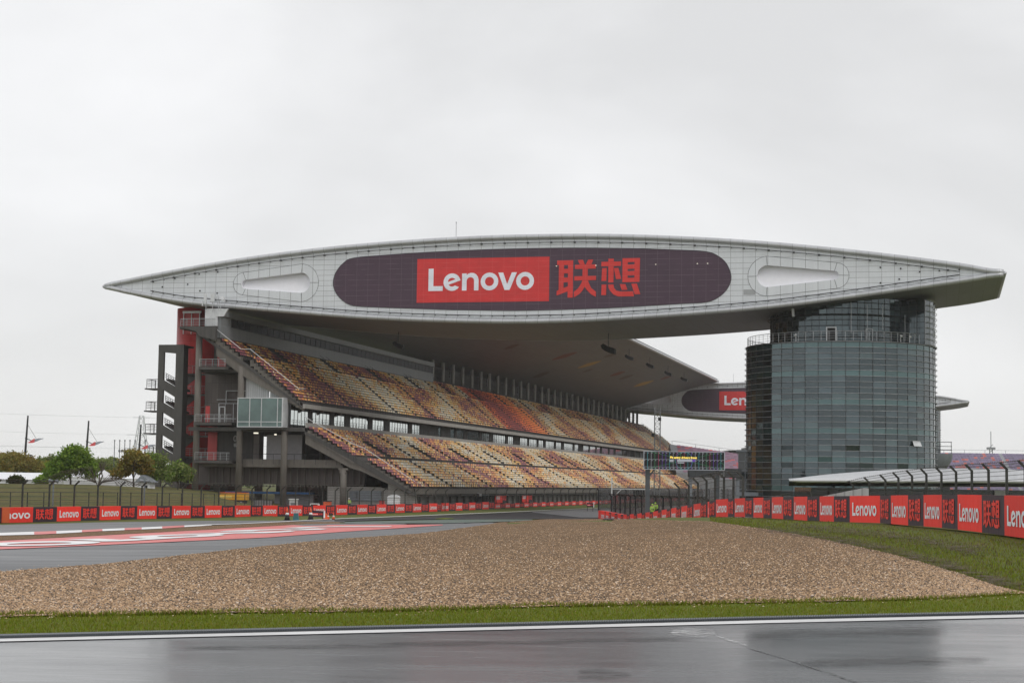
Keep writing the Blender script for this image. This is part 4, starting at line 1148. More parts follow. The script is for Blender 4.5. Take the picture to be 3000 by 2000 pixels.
# ------------------------------------------------------------------ dark overhead gantry at the pit entry
GY = 235.0
a, c = at(2018, 1396, GY), at(2172, 1373.5, GY)
r = thing('overhead_gantry', 'dark overhead gantry beam behind the screen, left of the tower foot', 'gantry', (.5 * (a.x + c.x), GY, -4.0))
MB().box(a.x, c.x, GY, GY + 1.6, a.z, c.z).build('beam', M['dark_panel_grey'], r)
for px in (2024, 2163):
    x = at(px, 1400, GY).x; MB().box(x - .22, x + .22, GY + .4, GY + 1.2, -4.0, a.z).build('post', M['bluegrey'], r)
m = MB()
for k in range(9): x = a.x + (c.x - a.x) * k / 8; m.bar((x, GY - .03, a.z), (x, GY - .03, c.z), .05)
m.bar((a.x, GY - .03, c.z), (c.x, GY - .03, c.z), .08).bar((a.x, GY - .03, a.z), (c.x, GY - .03, a.z), .08)
m.build('trim', M['dark_metal'], r)

# ------------------------------------------------------------------ video screen on posts
SY = 172.0
c0, c1 = at(1886.5, 1321, SY), at(2122.5, 1377, SY)
r = thing('video_screen', 'wide black video screen on two grey posts showing a coloured test grid', 'screen', (0.5 * (c0.x + c1.x), SY, -3.6))
sx, ex, zb, zt = c0.x, c1.x, c1.z, c0.z
sc_ = MB().box(sx, ex, SY, SY + .35, zb, zt).build('display', M['black'], r)
cols = [('violet', (.28, .1, .8)), ('cyan', (.1, .6, .7)), ('green', (.1, .5, .2)), ('crimson', (.75, .05, .2)), ('ice', (.75, .78, .85)), ('rose', (.7, .1, .6))]
gm = {n: emit('screen_' + n, c, .42) for n, c in cols}
wd, ht = ex - sx, zt - zb
lines = {n: MB() for n, _ in cols}
nv = 22
order = ['ice', 'cyan', 'ice', 'green', 'crimson', 'violet', 'violet', 'cyan', 'ice', 'rose', 'green', 'crimson', 'cyan', 'violet']
for i in range(1, nv):
    x = sx + wd * i / nv
    lines[order[i % len(order)]].box(x - .014, x + .014, SY - .02, SY - .004, zb + .03, zt - .03)
for i in range(nv):
    x = sx + wd * i / nv
    for j in range(3):
        z = zt - .12 - j * ht * .42
        lines['ice'].box(x + .03, x + .13, SY - .012, SY - .003, z - .05, z)
for z in (zt - ht * .44, zt - ht * .86): lines['ice'].box(sx, ex, SY - .016, SY - .002, z - .012, z + .012)
for a, b in (((sx, zt), (sx, zb)), ((ex, zt), (ex, zb))): lines['ice'].box(a[0] - .03, a[0] + .03, SY - .03, SY - .002, zb, zt)
lines['ice'].box(sx, ex, SY - .03, SY - .002, zt - .03, zt + .02).box(sx, ex, SY - .03, SY - .002, zb - .02, zb + .03)
cx_ = 0.5 * (sx + ex)
lines['cyan'].tube([(cx_ + ht * .48 * math.cos(a), SY - .02, 0.5 * (zb + zt) + ht * .48 * math.sin(a)) for a in np.linspace(0, 2 * PI, 40)[:-1]], .012, 4, True)
lines['green'].tube([(ex - ht * .2 + ht * .18 * math.cos(a), SY - .02, zb + ht * .22 + ht * .18 * math.sin(a)) for a in np.linspace(0, 2 * PI, 24)[:-1]], .012, 4, True)
lines['green'].tube([(sx + .5, SY - .024, zt), (ex - .8, SY - .024, zb + .2)], .010, 4).tube([(sx + .5, SY - .026, zb + .1), (ex - .8, SY - .026, zt - .1)], .010, 4)
for n in lines: lines[n].build('grid_line', gm[n], sc_)
tm = MB()
for x0, x1, z0, z1, m_ in ((-.48, .55, .48, .62, 'ice'), (.55, .75, .48, .62, 'violet'), (-1.0, -.74, .46, .60, 'ice'), (-.45, 0, .39, .45, 'ice')):
    MB().box(cx_ + x0 * 1.45, cx_ + x1 * 1.45, SY - .035, SY - .006, zb + ht * z0 - .06, zb + ht * z1 - .06).build('bright_bar', gm[m_] if m_ != 'ice' else M['lamp'] if False else gm['ice'], sc_)
text_mesh('screen_text', 'Pit entry drivers front', .30, emit('screen_yellow', (1.0, .72, .12), 1.2), sc_, lambda x, y: (cx_ - 1.42 + x * 1.0, SY - .045, zb + ht * .62 + y), .012)
for px in (1897.5, 2101.5):
    x = at(px, 1400, SY + .5).x
    MB().box(x - .22, x + .22, SY + .38, SY + .8, -3.9, zt - .2).build('post', M['post_grey'], r)
m = MB()
m.bar((at(1897, 1400, SY).x, SY + .6, zb - 1.0), (at(1920, 1385, SY).x, SY + .6, zb + .1), .14)
m.build('brace', M['post_grey'], r)
x = at(2108, 1400, SY + .5).x; m = MB()
for k in range(18): m.bar((x, SY + .2, -3.5 + k * .3), (x + .4, SY + .2, -3.5 + k * .3), .03)
m.bar((x, SY + .2, -3.6), (x, SY + .2, 1.6), .04).bar((x + .4, SY + .2, -3.6), (x + .4, SY + .2, 1.6), .04)
m.build('ladder', M['steel'], r)
# lattice mast
r = thing('lattice_mast', 'slim steel lattice mast with a camera, left of the tower behind the screen', 'mast', (at(1925, 1400, 205).x, 205, -3.9))
x, y = at(1925, 1400, 205).x, 205.0; w = .33
zt_ = at(1925, 1193, 205).z; m = MB()
for a, b in ((-w, -w), (w, -w), (w, w), (-w, w)): m.bar((x + a, y + b, -3.9), (x + a, y + b, zt_), .07)
k = 0; z = -3.8
while z < zt_ - .6:
    for a, b, c, d in ((-w, -w, w, -w), (w, -w, w, w), (w, w, -w, w), (-w, w, -w, -w)):
        m.bar((x + a, y + b, z), (x + c, y + d, z + .62), .04); m.bar((x + a, y + b, z), (x + c, y + d, z), .035)
    z += .62
m.build('lattice', plain('grey_mast_steel', (.16, .165, .17), .5, .4), r)
MB().box(x - .7, x - .35, y - .4, y, zt_ - 3.5, zt_ - 3.1).box(x + .05, x + .4, y - .5, y - .2, zt_ - 1.6, zt_ - 1.2).build('camera', M['black'], r)
# ------------------------------------------------------------------ ground, asphalt, paint, gravel
def grass_mat(name, a, b, c):
    g = NG(name)
    v = g.coord((1, 1, 1))
    f1 = g.noise(v, .35, 5.0, .6); f2 = g.noise(v, 6.0, 4.0, .7); f3 = g.noise(v, 28.0, 3.0, .7)
    col = g.mix(g.ramp(f1, [(.35, (0, 0, 0)), (.68, (1, 1, 1))]), a, b)
    col = g.mix(g.math('MULTIPLY', g.ramp(f2, [(.45, (0, 0, 0)), (.75, (1, 1, 1))]), .65), col, c)
    col = g.mix(g.math('MULTIPLY', f3, .45), col, tuple(x * .45 for x in a))
    g.set(Base_Color=col, Roughness=.85); g.b.inputs['Specular IOR Level'].default_value = .2
    pt = g.noise(g.coord((.8, 1.6, 1)), .9, 6.0, .7); col2 = g.mix(g.math('MULTIPLY', g.ramp(pt, [(.54, (0, 0, 0)), (.68, (1, 1, 1))]), .7), col, c)
    g.set(Base_Color=col2); g.bump(f3, .8, .05)
    return g.m
M['grass'] = grass_mat('grass', (0.105, 0.150, 0.026), (0.145, 0.150, 0.038), (0.18, 0.14, 0.06))
M['bank'] = grass_mat('bank_grass', (0.105, 0.115, 0.026), (0.185, 0.145, 0.05), (0.13, 0.125, 0.04))
M['lush'] = grass_mat('lush_grass', (0.125, 0.175, 0.012), (0.155, 0.18, 0.016), (0.19, 0.16, 0.03))
def asphalt(name, col, wet, streak=(0.16, .7, 1), rl=.10, rh=.42, spec=.5):
    g = NG(name)
    v = g.coord(streak)
    a = g.mix(.55, g.noise(v, 3.0, 6.0, .62, .3), g.noise(g.coord((.7, 7.0, 1)), 3.0, 6.0, .7)) if wet else g.noise(v, 3.0, 6.0, .62, .3)
    b = g.noise(g.coord((1, 1, 1)), 60.0, 2.0, .6)
    big = g.noise(g.coord((.05, .35, 1)), 1.2, 4.0, .55)
    c = g.ramp(a, [(.3, tuple(x * .55 for x in col)), (.7, tuple(x * 1.25 for x in col))])
    c = g.mix(.45, c, g.ramp(b, [(.3, tuple(x * .25 for x in col)), (.7, tuple(x * 2.0 for x in col))]))
    g.set(Base_Color=c, Roughness=g.ramp(g.mix(.5, a, big), [(.38, (rl,) * 3), (.64, (rh,) * 3)]))
    g.b.inputs['Specular IOR Level'].default_value = spec
    if wet:
        g.b.inputs['Coat Weight'].default_value = wet; g.b.inputs['Coat Roughness'].default_value = .05
        g.l(g.ramp(g.mix(.5, a, big), [(.40, (.06,) * 3), (.62, (.26,) * 3)]), g.b.inputs['Coat Roughness'])
    g.bump(b, .12, .004)
    return g.m
M['wet'] = asphalt('wet_asphalt', (0.027, 0.030, 0.036), .30, rl=.16, rh=.34, spec=.30)
M['runoff'] = asphalt('runoff_asphalt', (0.105, 0.107, 0.112), 0, rl=.38, rh=.6, spec=.45)
M['track'] = asphalt('track_asphalt', (0.115, 0.116, 0.120), 0, rl=.42, rh=.6, spec=.45)
M['dark_track'] = asphalt('dark_track_asphalt', (0.020, 0.020, 0.022), 0, rl=.5, rh=.7, spec=.3)
def paint(name, col, rough=.45):
    g = NG(name); a = g.noise(g.coord((.4, .4, 1)), 1.6, 6.0, .65); b = g.noise(g.coord((1, 1, 1)), 14.0, 4.0, .7)
    c = g.ramp(a, [(.25, tuple(x * .72 for x in col)), (.6, col)])
    c = g.mix(g.math('MULTIPLY', g.ramp(b, [(.58, (0, 0, 0)), (.8, (1, 1, 1))]), .5), c, tuple(x * .35 + .03 for x in col))
    g.set(Base_Color=c, Roughness=rough); return g.m
M['p_red'] = paint('red_runoff_paint', (0.74, 0.145, 0.135)); M['p_white'] = paint('white_ground_paint', (0.88, 0.87, 0.87))
M['p_green'] = paint('green_runoff_paint', (0.075, 0.125, 0.098)); M['p_line'] = paint('white_line_paint', (0.80, 0.80, 0.80), .3)
def gravel_mat():
    g = NG('gravel')
    v = g.coord((1, 1, 1))
    def vor(scale):
        x = g.n('ShaderNodeTexVoronoi'); x.inputs['Scale'].default_value = scale; g.l(v, x.inputs['Vector']); return x
    a = vor(40.0); b = vor(58.0)
    s1 = g.n('ShaderNodeSeparateXYZ'); g.l(a.outputs['Color'], s1.inputs[0])
    stops = [(0, (.03, .022, .017)), (.14, (.10, .063, .037)), (.32, (.31, .192, .104)), (.60, (.45, .288, .157)), (.82, (.56, .38, .225)), (.94, (.66, .52, .38)), (1, (.19, .15, .125))]
    col = g.ramp(s1.outputs[0], stops)
    s2 = g.n('ShaderNodeSeparateXYZ'); g.l(b.outputs['Color'], s2.inputs[0])
    col = g.mix(.35, col, g.ramp(s2.outputs[1], stops))
    sp_ = g.noise(v, 7.0, 6.0, .8); col = g.mix(g.ramp(sp_, [(.38, (.85, .85, .85)), (.47, (0, 0, 0))]), col, (.05, .034, .022))
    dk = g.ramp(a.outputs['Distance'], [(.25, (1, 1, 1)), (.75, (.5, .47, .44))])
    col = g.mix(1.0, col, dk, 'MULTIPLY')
    m = g.noise(v, .22, 4.0, .55)
    col = g.mix(1.0, col, g.ramp(m, [(.3, (.84, .83, .82)), (.7, (1.08, 1.06, 1.04))]), 'MULTIPLY')
    g.set(Base_Color=col, Roughness=.9); g.b.inputs['Specular IOR Level'].default_value = .15
    h = g.math('SUBTRACT', 1.0, a.outputs['Distance'])
    g.bump(g.math('ADD', g.math('MULTIPLY', h, .6), g.math('MULTIPLY', g.noise(v, 9.0, 4.0), .8)), 1.0, .05)
    return g.m
M['gravel'] = gravel_mat()
# the one sheet of ground
ys = sorted(set([-60, -20, 0] + list(np.arange(5, 30, 1.25)) + list(np.arange(30, 130, 2.5)) + list(np.arange(130, 270, 5)) + [300, 350, 420, 520, 700, 1000, 1500, 2300, 3200]))
xs = sorted(set(list(np.arange(-60, 61, 2.5)) + [-3000, -1800, -1000, -600, -350, -220, -150, -110, -85, -70, 70, 85, 110, 150, 220, 350, 600, 1000, 1800, 3000]))
o = MB().grid([[(x, y, ground_z(x, y) - .03) for x in xs] for y in ys]).build('ground', M['grass'], None, True)
setp(o, 'short green grass ground around the circuit', 'ground', kind='structure')
for nm_, n0_, n1_, lab_ in (('paving', -8.0, 41.5, 'grey brown paving under the grandstand'), ('paving', 63.0, 125.0, 'grey paving around the glass tower and pit lane')):
    rw = []
    for d_ in np.linspace(-22, 420, 80):
        rw.append([(lambda p: (p.x, p.y, ground_z(p.x, p.y) + .01))(T(n_, d_, 0)) for n_ in np.linspace(n0_, n1_, 12)])
    o = MB().grid(rw).build(nm_, plain('paving_concrete', (.165, .14, .128), .8, var=.2, scale=.4), None, True); setp(o, lab_, None, kind='structure')
def lerp_poly(pl, x):
    return float(np.interp(x, [p[0] for p in pl], [p[1] for p in pl]))
def pv(pl, X_): return np.interp(X_, [p[0] for p in pl], [p[1] for p in pl])
def sheet(name, mat_, lo, hi, off, label=None, nx=90, ny=8, kind='structure', x0=None, x1=None, parent=None):
    """a strip of ground surface between two outlines measured on the photograph"""
    x0 = max(lo[0][0], hi[0][0]) if x0 is None else x0; x1 = min(lo[-1][0], hi[-1][0]) if x1 is None else x1
    rows = []
    for j in range(ny + 1):
        t = j / ny
        X_ = np.linspace(x0, x1, nx + 1)
        rows.append(gpv(X_, pv(lo, X_) * (1 - t) + pv(hi, X_) * t, off).tolist())
    o = MB().grid(rows).build(name, mat_, parent, True)
    if kind: o['kind'] = kind
    if label: o['label'] = label
    return o
# foreground track
lo = [(-900, 2700), (1500, 2700), (4000, 2700)]
wl_hi = [(-900, 1899), (0, 1875), (750, 1857), (1500, 1839), (2250, 1820), (3000, 1803), (3900, 1780)]
wl_lo = [(x, y + 8.5) for x, y in wl_hi]
pts_t = [(x, y) for x, y in wl_lo]
near = MB(); rowA, rowB = [], []
rows = []
for j in range(7):
    t = j / 6
    row = []
    for x in np.linspace(-900, 3900, 80):
        p = gp(x, lerp_poly(wl_hi, x) + 4, .012)
        row.append(Vector((p.x * (1 - t) + (p.x * 2.2) * t * 1.0, p.y * (1 - t) + (-12) * t, p.z * (1 - t) + (-1.588) * t)))
    rows.append(row)
o = MB().grid(rows).build('race_track', M['wet'], None, True); setp(o, 'wet dark asphalt of the track in the foreground', 'track', kind='structure')
sheet('white_line', M['p_line'], wl_lo, wl_hi, .020, 'white edge line of the wet foreground track')
kb_hi = [(x, y - 7.5) for x, y in wl_hi]
kb = sheet('drain_channel', M['rubber'], wl_hi, kb_hi, .022, 'dark ribbed drain channel along the near track edge')
m = MB()
for x in np.arange(-300, 3300, 7.2):
    a, b = gp(x, lerp_poly(wl_hi, x) - 1.0, .03), gp(x + 2.5, lerp_poly(kb_hi, x) + 1.5, .03)
    m.bar(a, b, .022, .03)
o = m.build('drain_rib', M['post_grey']); o['kind'] = 'structure'; o['label'] = 'pale ribs across the drain channel at the track edge'
def mark_mat(name, col, lo_, hi_, scale, rough=.35):
    g = NG(name); g.set(Base_Color=col, Roughness=rough)
    a = g.noise(g.coord(scale), 1.0, 7.0, .72); t = g.n('ShaderNodeBsdfTransparent'); mx = g.n('ShaderNodeMixShader')
    u = g.n('ShaderNodeTexCoord'); sp = g.n('ShaderNodeSeparateXYZ'); g.l(u.outputs['UV'], sp.inputs[0])
    edge = g.math('MULTIPLY', g.math('MULTIPLY', sp.outputs[1], g.math('SUBTRACT', 1.0, sp.outputs[1])), 4.0)
    edge = g.math('MULTIPLY', edge, g.math('MINIMUM', 1.0, g.math('MULTIPLY', g.math('MULTIPLY', sp.outputs[0], g.math('SUBTRACT', 1.0, sp.outputs[0])), 16.0)))
    g.l(g.math('MULTIPLY', g.ramp(a, [(lo_, (0, 0, 0)), (hi_, (1, 1, 1))]), edge), mx.inputs[0])
    g.l(t.outputs[0], mx.inputs[1]); g.l(g.b.outputs[0], mx.inputs[2]); g.l(mx.outputs[0], g.o.inputs[0]); return g.m
def mark(name, m_, lo, hi, label, nx=60, ny=4, off=.016):
    o = sheet(name, m_, lo, hi, off, label, nx=nx, ny=ny)
    uv = o.data.uv_layers.new(name='UVMap'); L = o.data.loops
    for k, l in enumerate(L):
        i = l.vertex_index; uv.data[k].uv = ((i % (nx + 1)) / nx, (i // (nx + 1)) / ny)
    return o
rub = mark_mat('rubber_smear', (.020, .016, .016), .44, .70, (1.6, 22, 1), .55)
scf = mark_mat('pale_scuff', (.62, .62, .62), .44, .64, (5, 16, 1), .5)
seam_ = mark_mat('tar_seam', (.02, .02, .022), .35, .6, (5, 5, 1), .3)
mark('rubber_mark', rub, [(480, 1912), (800, 1906), (1300, 1898), (1960, 1884), (2050, 1882)], [(480, 1896), (800, 1892), (1300, 1880), (1960, 1866), (2050, 1866)], 'brownish rubber smear running along the wet track')
mark('rubber_mark', rub, [(2180, 1880), (2500, 1872), (2780, 1866)], [(2180, 1848), (2500, 1838), (2780, 1832)], 'darker band of wet asphalt by the white line')
mark('rubber_mark', rub, [(1690, 1995), (1760, 1996), (1850, 1990)], [(1690, 1962), (1760, 1958), (1850, 1972)], 'short dark brown stain on the wet track', nx=16)
mark('rubber_mark', rub, [(2330, 1965), (2600, 1955), (2900, 1952)], [(2330, 1932), (2600, 1925), (2900, 1922)], 'dark streak on the wet track at lower right')
mark('scuff_mark', scf, [(1960, 1862), (2010, 1872), (2060, 1874), (2100, 1862)], [(1960, 1850), (2010, 1838), (2060, 1842), (2100, 1852)], 'pale scuffed patch by the white line', nx=24)
mark('scuff_mark', scf, [(2098, 1868), (2140, 1884), (2190, 1897)], [(2098, 1864), (2140, 1875), (2190, 1889)], 'pale worn dash pointing away from the scuffed patch', nx=24)
mark('tar_seam', seam_, [(2180, 1899), (2300, 1935), (2420, 1975), (2520, 2010)], [(2180, 1896), (2300, 1930), (2420, 1969), (2520, 2002)], 'thin dark seam crossing the wet track', nx=40, ny=2)
# grass strip and gravel
gv_lo = [(-900, 1832), (0, 1812), (300, 1806), (700, 1800), (1000, 1797), (1300, 1790), (1600, 1781), (1900, 1775), (2200, 1770), (2500, 1765), (2750, 1757), (2900, 1748), (3000, 1742)]
gv_hi = [(-900, 1752), (0, 1678), (300, 1655), (700, 1610), (940, 1584), (1246, 1562), (1400, 1541), (1470, 1530), (1600, 1521), (1750, 1520), (1950, 1524), (2080, 1528), (2250, 1552), (2420, 1583), (2580, 1618), (2700, 1650), (2830, 1690), (2920, 1722), (3000, 1741)]
def wob(pl, amp, f, seed):
    r_ = random.Random(seed); xs_ = np.arange(pl[0][0], pl[-1][0] + 1, f)
    return [(x, lerp_poly(pl, x) + r_.uniform(-amp, amp)) for x in xs_]
gv_lo_w = wob(gv_lo, 2.2, 9, 3)
gv_hi_w = [(x, y) for x, y in wob(gv_hi, 1.0, 12, 5)]
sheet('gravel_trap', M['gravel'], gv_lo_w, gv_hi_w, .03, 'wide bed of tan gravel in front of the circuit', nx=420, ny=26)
sheet('grass_verge', M['lush'], kb_hi, [(x, y - 3) for x, y in gv_lo], .012, 'strip of bright green grass between wet track and gravel', nx=120, ny=4)
# loose stones on top of the gravel bed
rng = np.random.default_rng(7)
tmpl = np.array([(1, 0, 0), (.3, .95, .1), (-.8, .6, 0), (-.8, -.6, .05), (.3, -.95, 0), (.15, .1, .75), (-.2, -.1, -.5)])
tf = np.array([(0, 1, 5), (1, 2, 5), (2, 3, 5), (3, 4, 5), (4, 0, 5)], np.int32)
def stones(cnt, ymax, seed, s0, s1):
    rg_ = np.random.default_rng(seed)
    x = rg_.uniform(-60, 3050, cnt * 3); t = rg_.random(cnt * 3)
    yy = pv(gv_lo, x) * (1 - t) + pv(gv_hi, x) * t
    k = np.flatnonzero(yy >= ymax)[:cnt]
    pos = gpv(x[k], yy[k], .03)
    n = len(pos); sc = rg_.uniform(s0, s1, n)[:, None, None] * (tmpl[None] * rg_.uniform(.75, 1.3, (n, 1, 3)))
    a = rg_.uniform(0, 2 * PI, n); ca, sa = np.cos(a)[:, None], np.sin(a)[:, None]
    v = np.stack([sc[:, :, 0] * ca - sc[:, :, 1] * sa, sc[:, :, 0] * sa + sc[:, :, 1] * ca, sc[:, :, 2]], -1) + pos[:, None]
    f = tf[None] + (np.arange(n) * len(tmpl))[:, None, None]
    base = np.array([(.46, .292, .162), (.35, .222, .122), (.56, .385, .235), (.15, .096, .058), (.66, .53, .41), (.19, .152, .13), (.025, .02, .018)])
    c = base[rg_.choice(7, n, p=[.26, .23, .17, .13, .07, .05, .09])] * rg_.uniform(.8, 1.2, (n, 1))
    return v.reshape(-1, 3), f.reshape(-1, 3), np.repeat(c, len(tf), 0)
v, f, c = stones(80000, 1500, 3, .009, .020)
o = np_mesh('loose_gravel', v, f, M['stone'], None, c); setp(o, 'loose tan and grey pebbles lying on the gravel bed', 'gravel', kind='stuff')
# runoff asphalt, red painted band with white letters, second gravel strip, kerb and track on the left
ra_hi = [(-900, 1655), (0, 1610), (300, 1598), (600, 1584), (787, 1574), (1000, 1558), (1150, 1547), (1300, 1537), (1480, 1528)]
sheet('asphalt_runoff', M['runoff'], [(x, y + 2) for x, y in gv_hi if x <= 1480], [(-900, 1650), (0, 1580), (600, 1548), (900, 1534), (1300, 1528), (1480, 1524)], .012, 'grey asphalt runoff left of the gravel', nx=140, ny=10, x0=-900, x1=1478)
rb_hi = [(-900, 1629), (0, 1586), (350, 1567), (600, 1553), (855, 1538), (1000, 1537.5), (1297, 1537)]
rb_lo = [(-900, 1658), (0, 1611), (300, 1598), (600, 1584), (787, 1575.5), (1000, 1559), (1150, 1549), (1297, 1539)]
sheet('painted_runoff', M['p_red'], rb_lo, rb_hi, .027, 'red painted runoff band with white letters', nx=120, ny=8)
def ell_px(cx, cy, rx, ry, sk, n=26): return [(cx + rx * math.cos(2 * PI * k / n) , cy - ry * math.sin(2 * PI * k / n) - sk * math.cos(2 * PI * k / n) * rx) for k in range(n)]
lt = [
    [ell_px(115, 1595.5, 180, 6.6, .022), ell_px(115, 1595.8, 95, 2.6, .022)],
    [[(190, 1583.6), (290, 1580.5), (352, 1583.8), (430, 1579.0), (545, 1577.3), (400, 1586.5), (352, 1588.6), (300, 1589.5), (268, 1586.5)]],
    [ell_px(518, 1572.8, 140, 5.0, .026), ell_px(520, 1572.8, 60, 1.6, .026)],
    [[(522, 1564.8), (640, 1562.6), (800, 1558.6), (850, 1556.6), (865, 1559.2), (780, 1564.2), (690, 1564.6), (640, 1567.4), (560, 1568.4), (640, 1564.8)]],
    [[(638, 1559.4), (660, 1556.6), (720, 1553.8), (850, 1550.6), (930, 1549.5), (962, 1551.0), (940, 1553.6), (860, 1556.0), (820, 1556.6), (900, 1552.8), (860, 1552.2), (760, 1555.8), (740, 1558.4)]],
    [[(826, 1548.0), (900, 1544.6), (1000, 1542.6), (1150, 1543.0), (1140, 1545.2), (1000, 1545.0), (940, 1545.6), (880, 1549.0)]]]
m = MB()
for l in lt: m.poly(l, lambda x, y: gp(x, y, .045))
o = m.build('painted_lettering', M['p_white']); setp(o, 'huge white letters painted flat on the red runoff band', 'ground lettering', kind='structure')
g2_hi = [(-900, 1612), (0, 1571), (120, 1568), (300, 1557.5), (480, 1549.5), (600, 1541), (700, 1535.5), (838, 1529), (1000, 1529)]
sheet('gravel_strip', M['gravel'], [(x, y - .5) for x, y in rb_hi if x <= 1000], wob(g2_hi, .4, 12, 9), .03, 'narrow gravel strip beside the red and white kerb', nx=160, ny=5)
kr_hi = [(-900, 1603), (0, 1562.5), (200, 1556), (400, 1547), (550, 1539.7), (620, 1537)]
k_lo = [(-900, 1612), (0, 1571), (120, 1568), (300, 1557.5), (480, 1549.5), (550, 1544.5), (620, 1540)]
edges = [-900, -520, -330, -160, -40, 100, 165, 240, 300, 365, 415, 475, 540, 620]
for i in range(len(edges) - 1):
    sheet('kerb', M['p_white'] if i % 2 == 0 else M['p_red'], k_lo, kr_hi, .05, None, nx=6, ny=2, x0=edges[i], x1=edges[i + 1])
    bpy.context.scene.collection.objects[-1]['label'] = 'painted kerb block in white' if i % 2 == 0 else 'painted kerb block in red'
tr_hi = [(-900, 1572), (0, 1537), (300, 1529.5), (600, 1525), (900, 1524), (1010, 1521), (1200, 1514), (1400, 1505), (1500, 1501), (1640, 1494), (1760, 1488)]
tr_lo = [(-900, 1604), (0, 1563.5), (400, 1548), (550, 1541), (700, 1535), (838, 1529), (1000, 1529), (1200, 1530), (1400, 1532), (1500, 1527), (1760, 1524)]
sheet('track_left', M['track'], tr_lo, tr_hi, .015, 'grey track running along the left barrier', nx=150, ny=8, x0=-900, x1=1010); bpy.context.scene.collection.objects[-1].name = 'track'
sheet('straight_track', M['dark_track'], [(980, 1527), (1100, 1524), (1250, 1521), (1400, 1521), (1560, 1520), (1700, 1521), (1800, 1522)], [(980, 1522), (1100, 1517.5), (1400, 1505), (1500, 1501), (1640, 1494), (1760, 1488.5), (1800, 1487)], .03, 'dark wet tarmac of the start straight', nx=90, ny=8)
sheet('straight_track', M['track'], [(1340, 1509.5), (1560, 1501), (1700, 1516), (1800, 1516)], [(1340, 1508.5), (1560, 1499), (1640, 1495), (1760, 1489), (1800, 1487.5)], .05, 'grey far part of the start straight', nx=60, ny=6, x0=1560, x1=1800)
sheet('green_runoff', M['p_green'], [(1010, 1533), (1200, 1534), (1300, 1534), (1480, 1529), (1560, 1524)], [(1010, 1529), (1200, 1525), (1300, 1522.5), (1480, 1521.5), (1560, 1521.5)], .045, 'green painted asphalt beyond the gravel tip', nx=60, ny=5)
sheet('grass_patch', M['lush'], [(1276, 1521.5), (1300, 1522.5), (1330, 1521.5)], [(1276, 1520.5), (1300, 1518), (1330, 1520)], .08, 'small bright grass patch beside the dark track', nx=20, ny=3)
sheet('white_line', M['p_line'], [(600, 1539.4), (700, 1536.3), (838, 1529.6), (1000, 1520.4), (1100, 1516.8), (1400, 1504.6), (1500, 1500.2), (1640, 1493.4), (1760, 1488)], [(600, 1537.4), (700, 1534.6), (838, 1527.6), (1000, 1518.8), (1100, 1515.2), (1400, 1503.2), (1500, 1499.0), (1640, 1492.4), (1760, 1487.2)], .06, 'thin white line along the edge of the left track', nx=120, ny=1, x0=600)
# short blades on the near verge and the right-hand grass
def blades(cnt, fpos, seed, h0, h1, cols):
    rg_ = np.random.default_rng(seed); P_ = fpos(rg_, cnt)
    n = len(P_); h = rg_.uniform(h0, h1, n); a = rg_.uniform(0, 2 * PI, n); w = h * rg_.uniform(.10, .2, n)
    d_ = np.stack([np.cos(a), np.sin(a), np.zeros(n)], -1); ln = np.stack([rg_.normal(0, .4, n) * h, rg_.normal(0, .4, n) * h, h], -1)
    v = np.stack([P_ - d_ * w[:, None], P_ + d_ * w[:, None], P_ + ln], 1).reshape(-1, 3)
    f = np.arange(n * 3, dtype=np.int32).reshape(-1, 3)
    cols = np.array(cols); c = cols[rg_.integers(0, len(cols), n)] * rg_.uniform(.7, 1.25, (n, 1))
    return np_mesh('grass_blades', v, f, M['blade'], None, c)
GC = [(.18, .235, .016), (.155, .205, .013), (.205, .24, .02), (.22, .20, .03)]
def f1(r_, c):
    x = r_.uniform(-80, 3080, c); t = r_.random(c); return gpv(x, pv(kb_hi, x) * (1 - t) + (pv(gv_lo, x) - 3) * t)
o = blades(32000, f1, 5, .025, .06, GC); setp(o, 'fine grass blades on the strip between wet track and gravel', 'grass', kind='stuff')
rt_hi = [(1740, 1517), (2100, 1512), (2300, 1518), (2500, 1530), (2700, 1545), (2900, 1566), (3100, 1590)]
def f2(r_, c):
    x = r_.uniform(2080, 3100, c); t = r_.random(c) ** 1.2; lo_ = pv(gv_hi, np.minimum(x, 2990)) - 4
    return gpv(x, lo_ * (1 - t) + pv(rt_hi, x) * t, -.03)
o = blades(24000, f2, 6, .03, .085, GC + [(.11, .08, .04)]); setp(o, 'rough grass blades between gravel and right barrier', 'grass', kind='stuff')
# stones kicked out onto the grass and ragged tufts along the gravel edge
rg_ = np.random.default_rng(31)
x = rg_.uniform(-60, 3050, 420); off_ = np.abs(rg_.normal(0, 5, 420)); y = np.where(rg_.random(420) < .5, pv(gv_lo, x) + off_, pv(gv_hi, x) - off_ * .5)
def spill(pos, seed):
    rr_ = np.random.default_rng(seed); n = len(pos); sc = rr_.uniform(.008, .017, n)[:, None, None] * (tmpl[None] * rr_.uniform(.75, 1.3, (n, 1, 3)))
    v = sc + pos[:, None]; f = tf[None] + (np.arange(n) * len(tmpl))[:, None, None]
    c = np.array([(.41, .265, .135), (.50, .35, .20), (.66, .53, .39), (.19, .155, .125)])[rr_.integers(0, 4, n)]
    return np_mesh('spilled_stones', v.reshape(-1, 3), f.reshape(-1, 3), M['stone'], None, np.repeat(c, len(tf), 0))
o = spill(gpv(x, y, .02), 4); setp(o, 'single stones kicked out of the gravel onto grass and asphalt', 'gravel', kind='stuff')
def f3(r_, c):
    x = r_.uniform(-80, 3080, c); k = np.sin(x * .021) + np.sin(x * .0083 + 1) + r_.normal(0, .6, c)
    return gpv(x, pv(gv_lo, x) - np.maximum(k, -.5) * 2.2, .01)
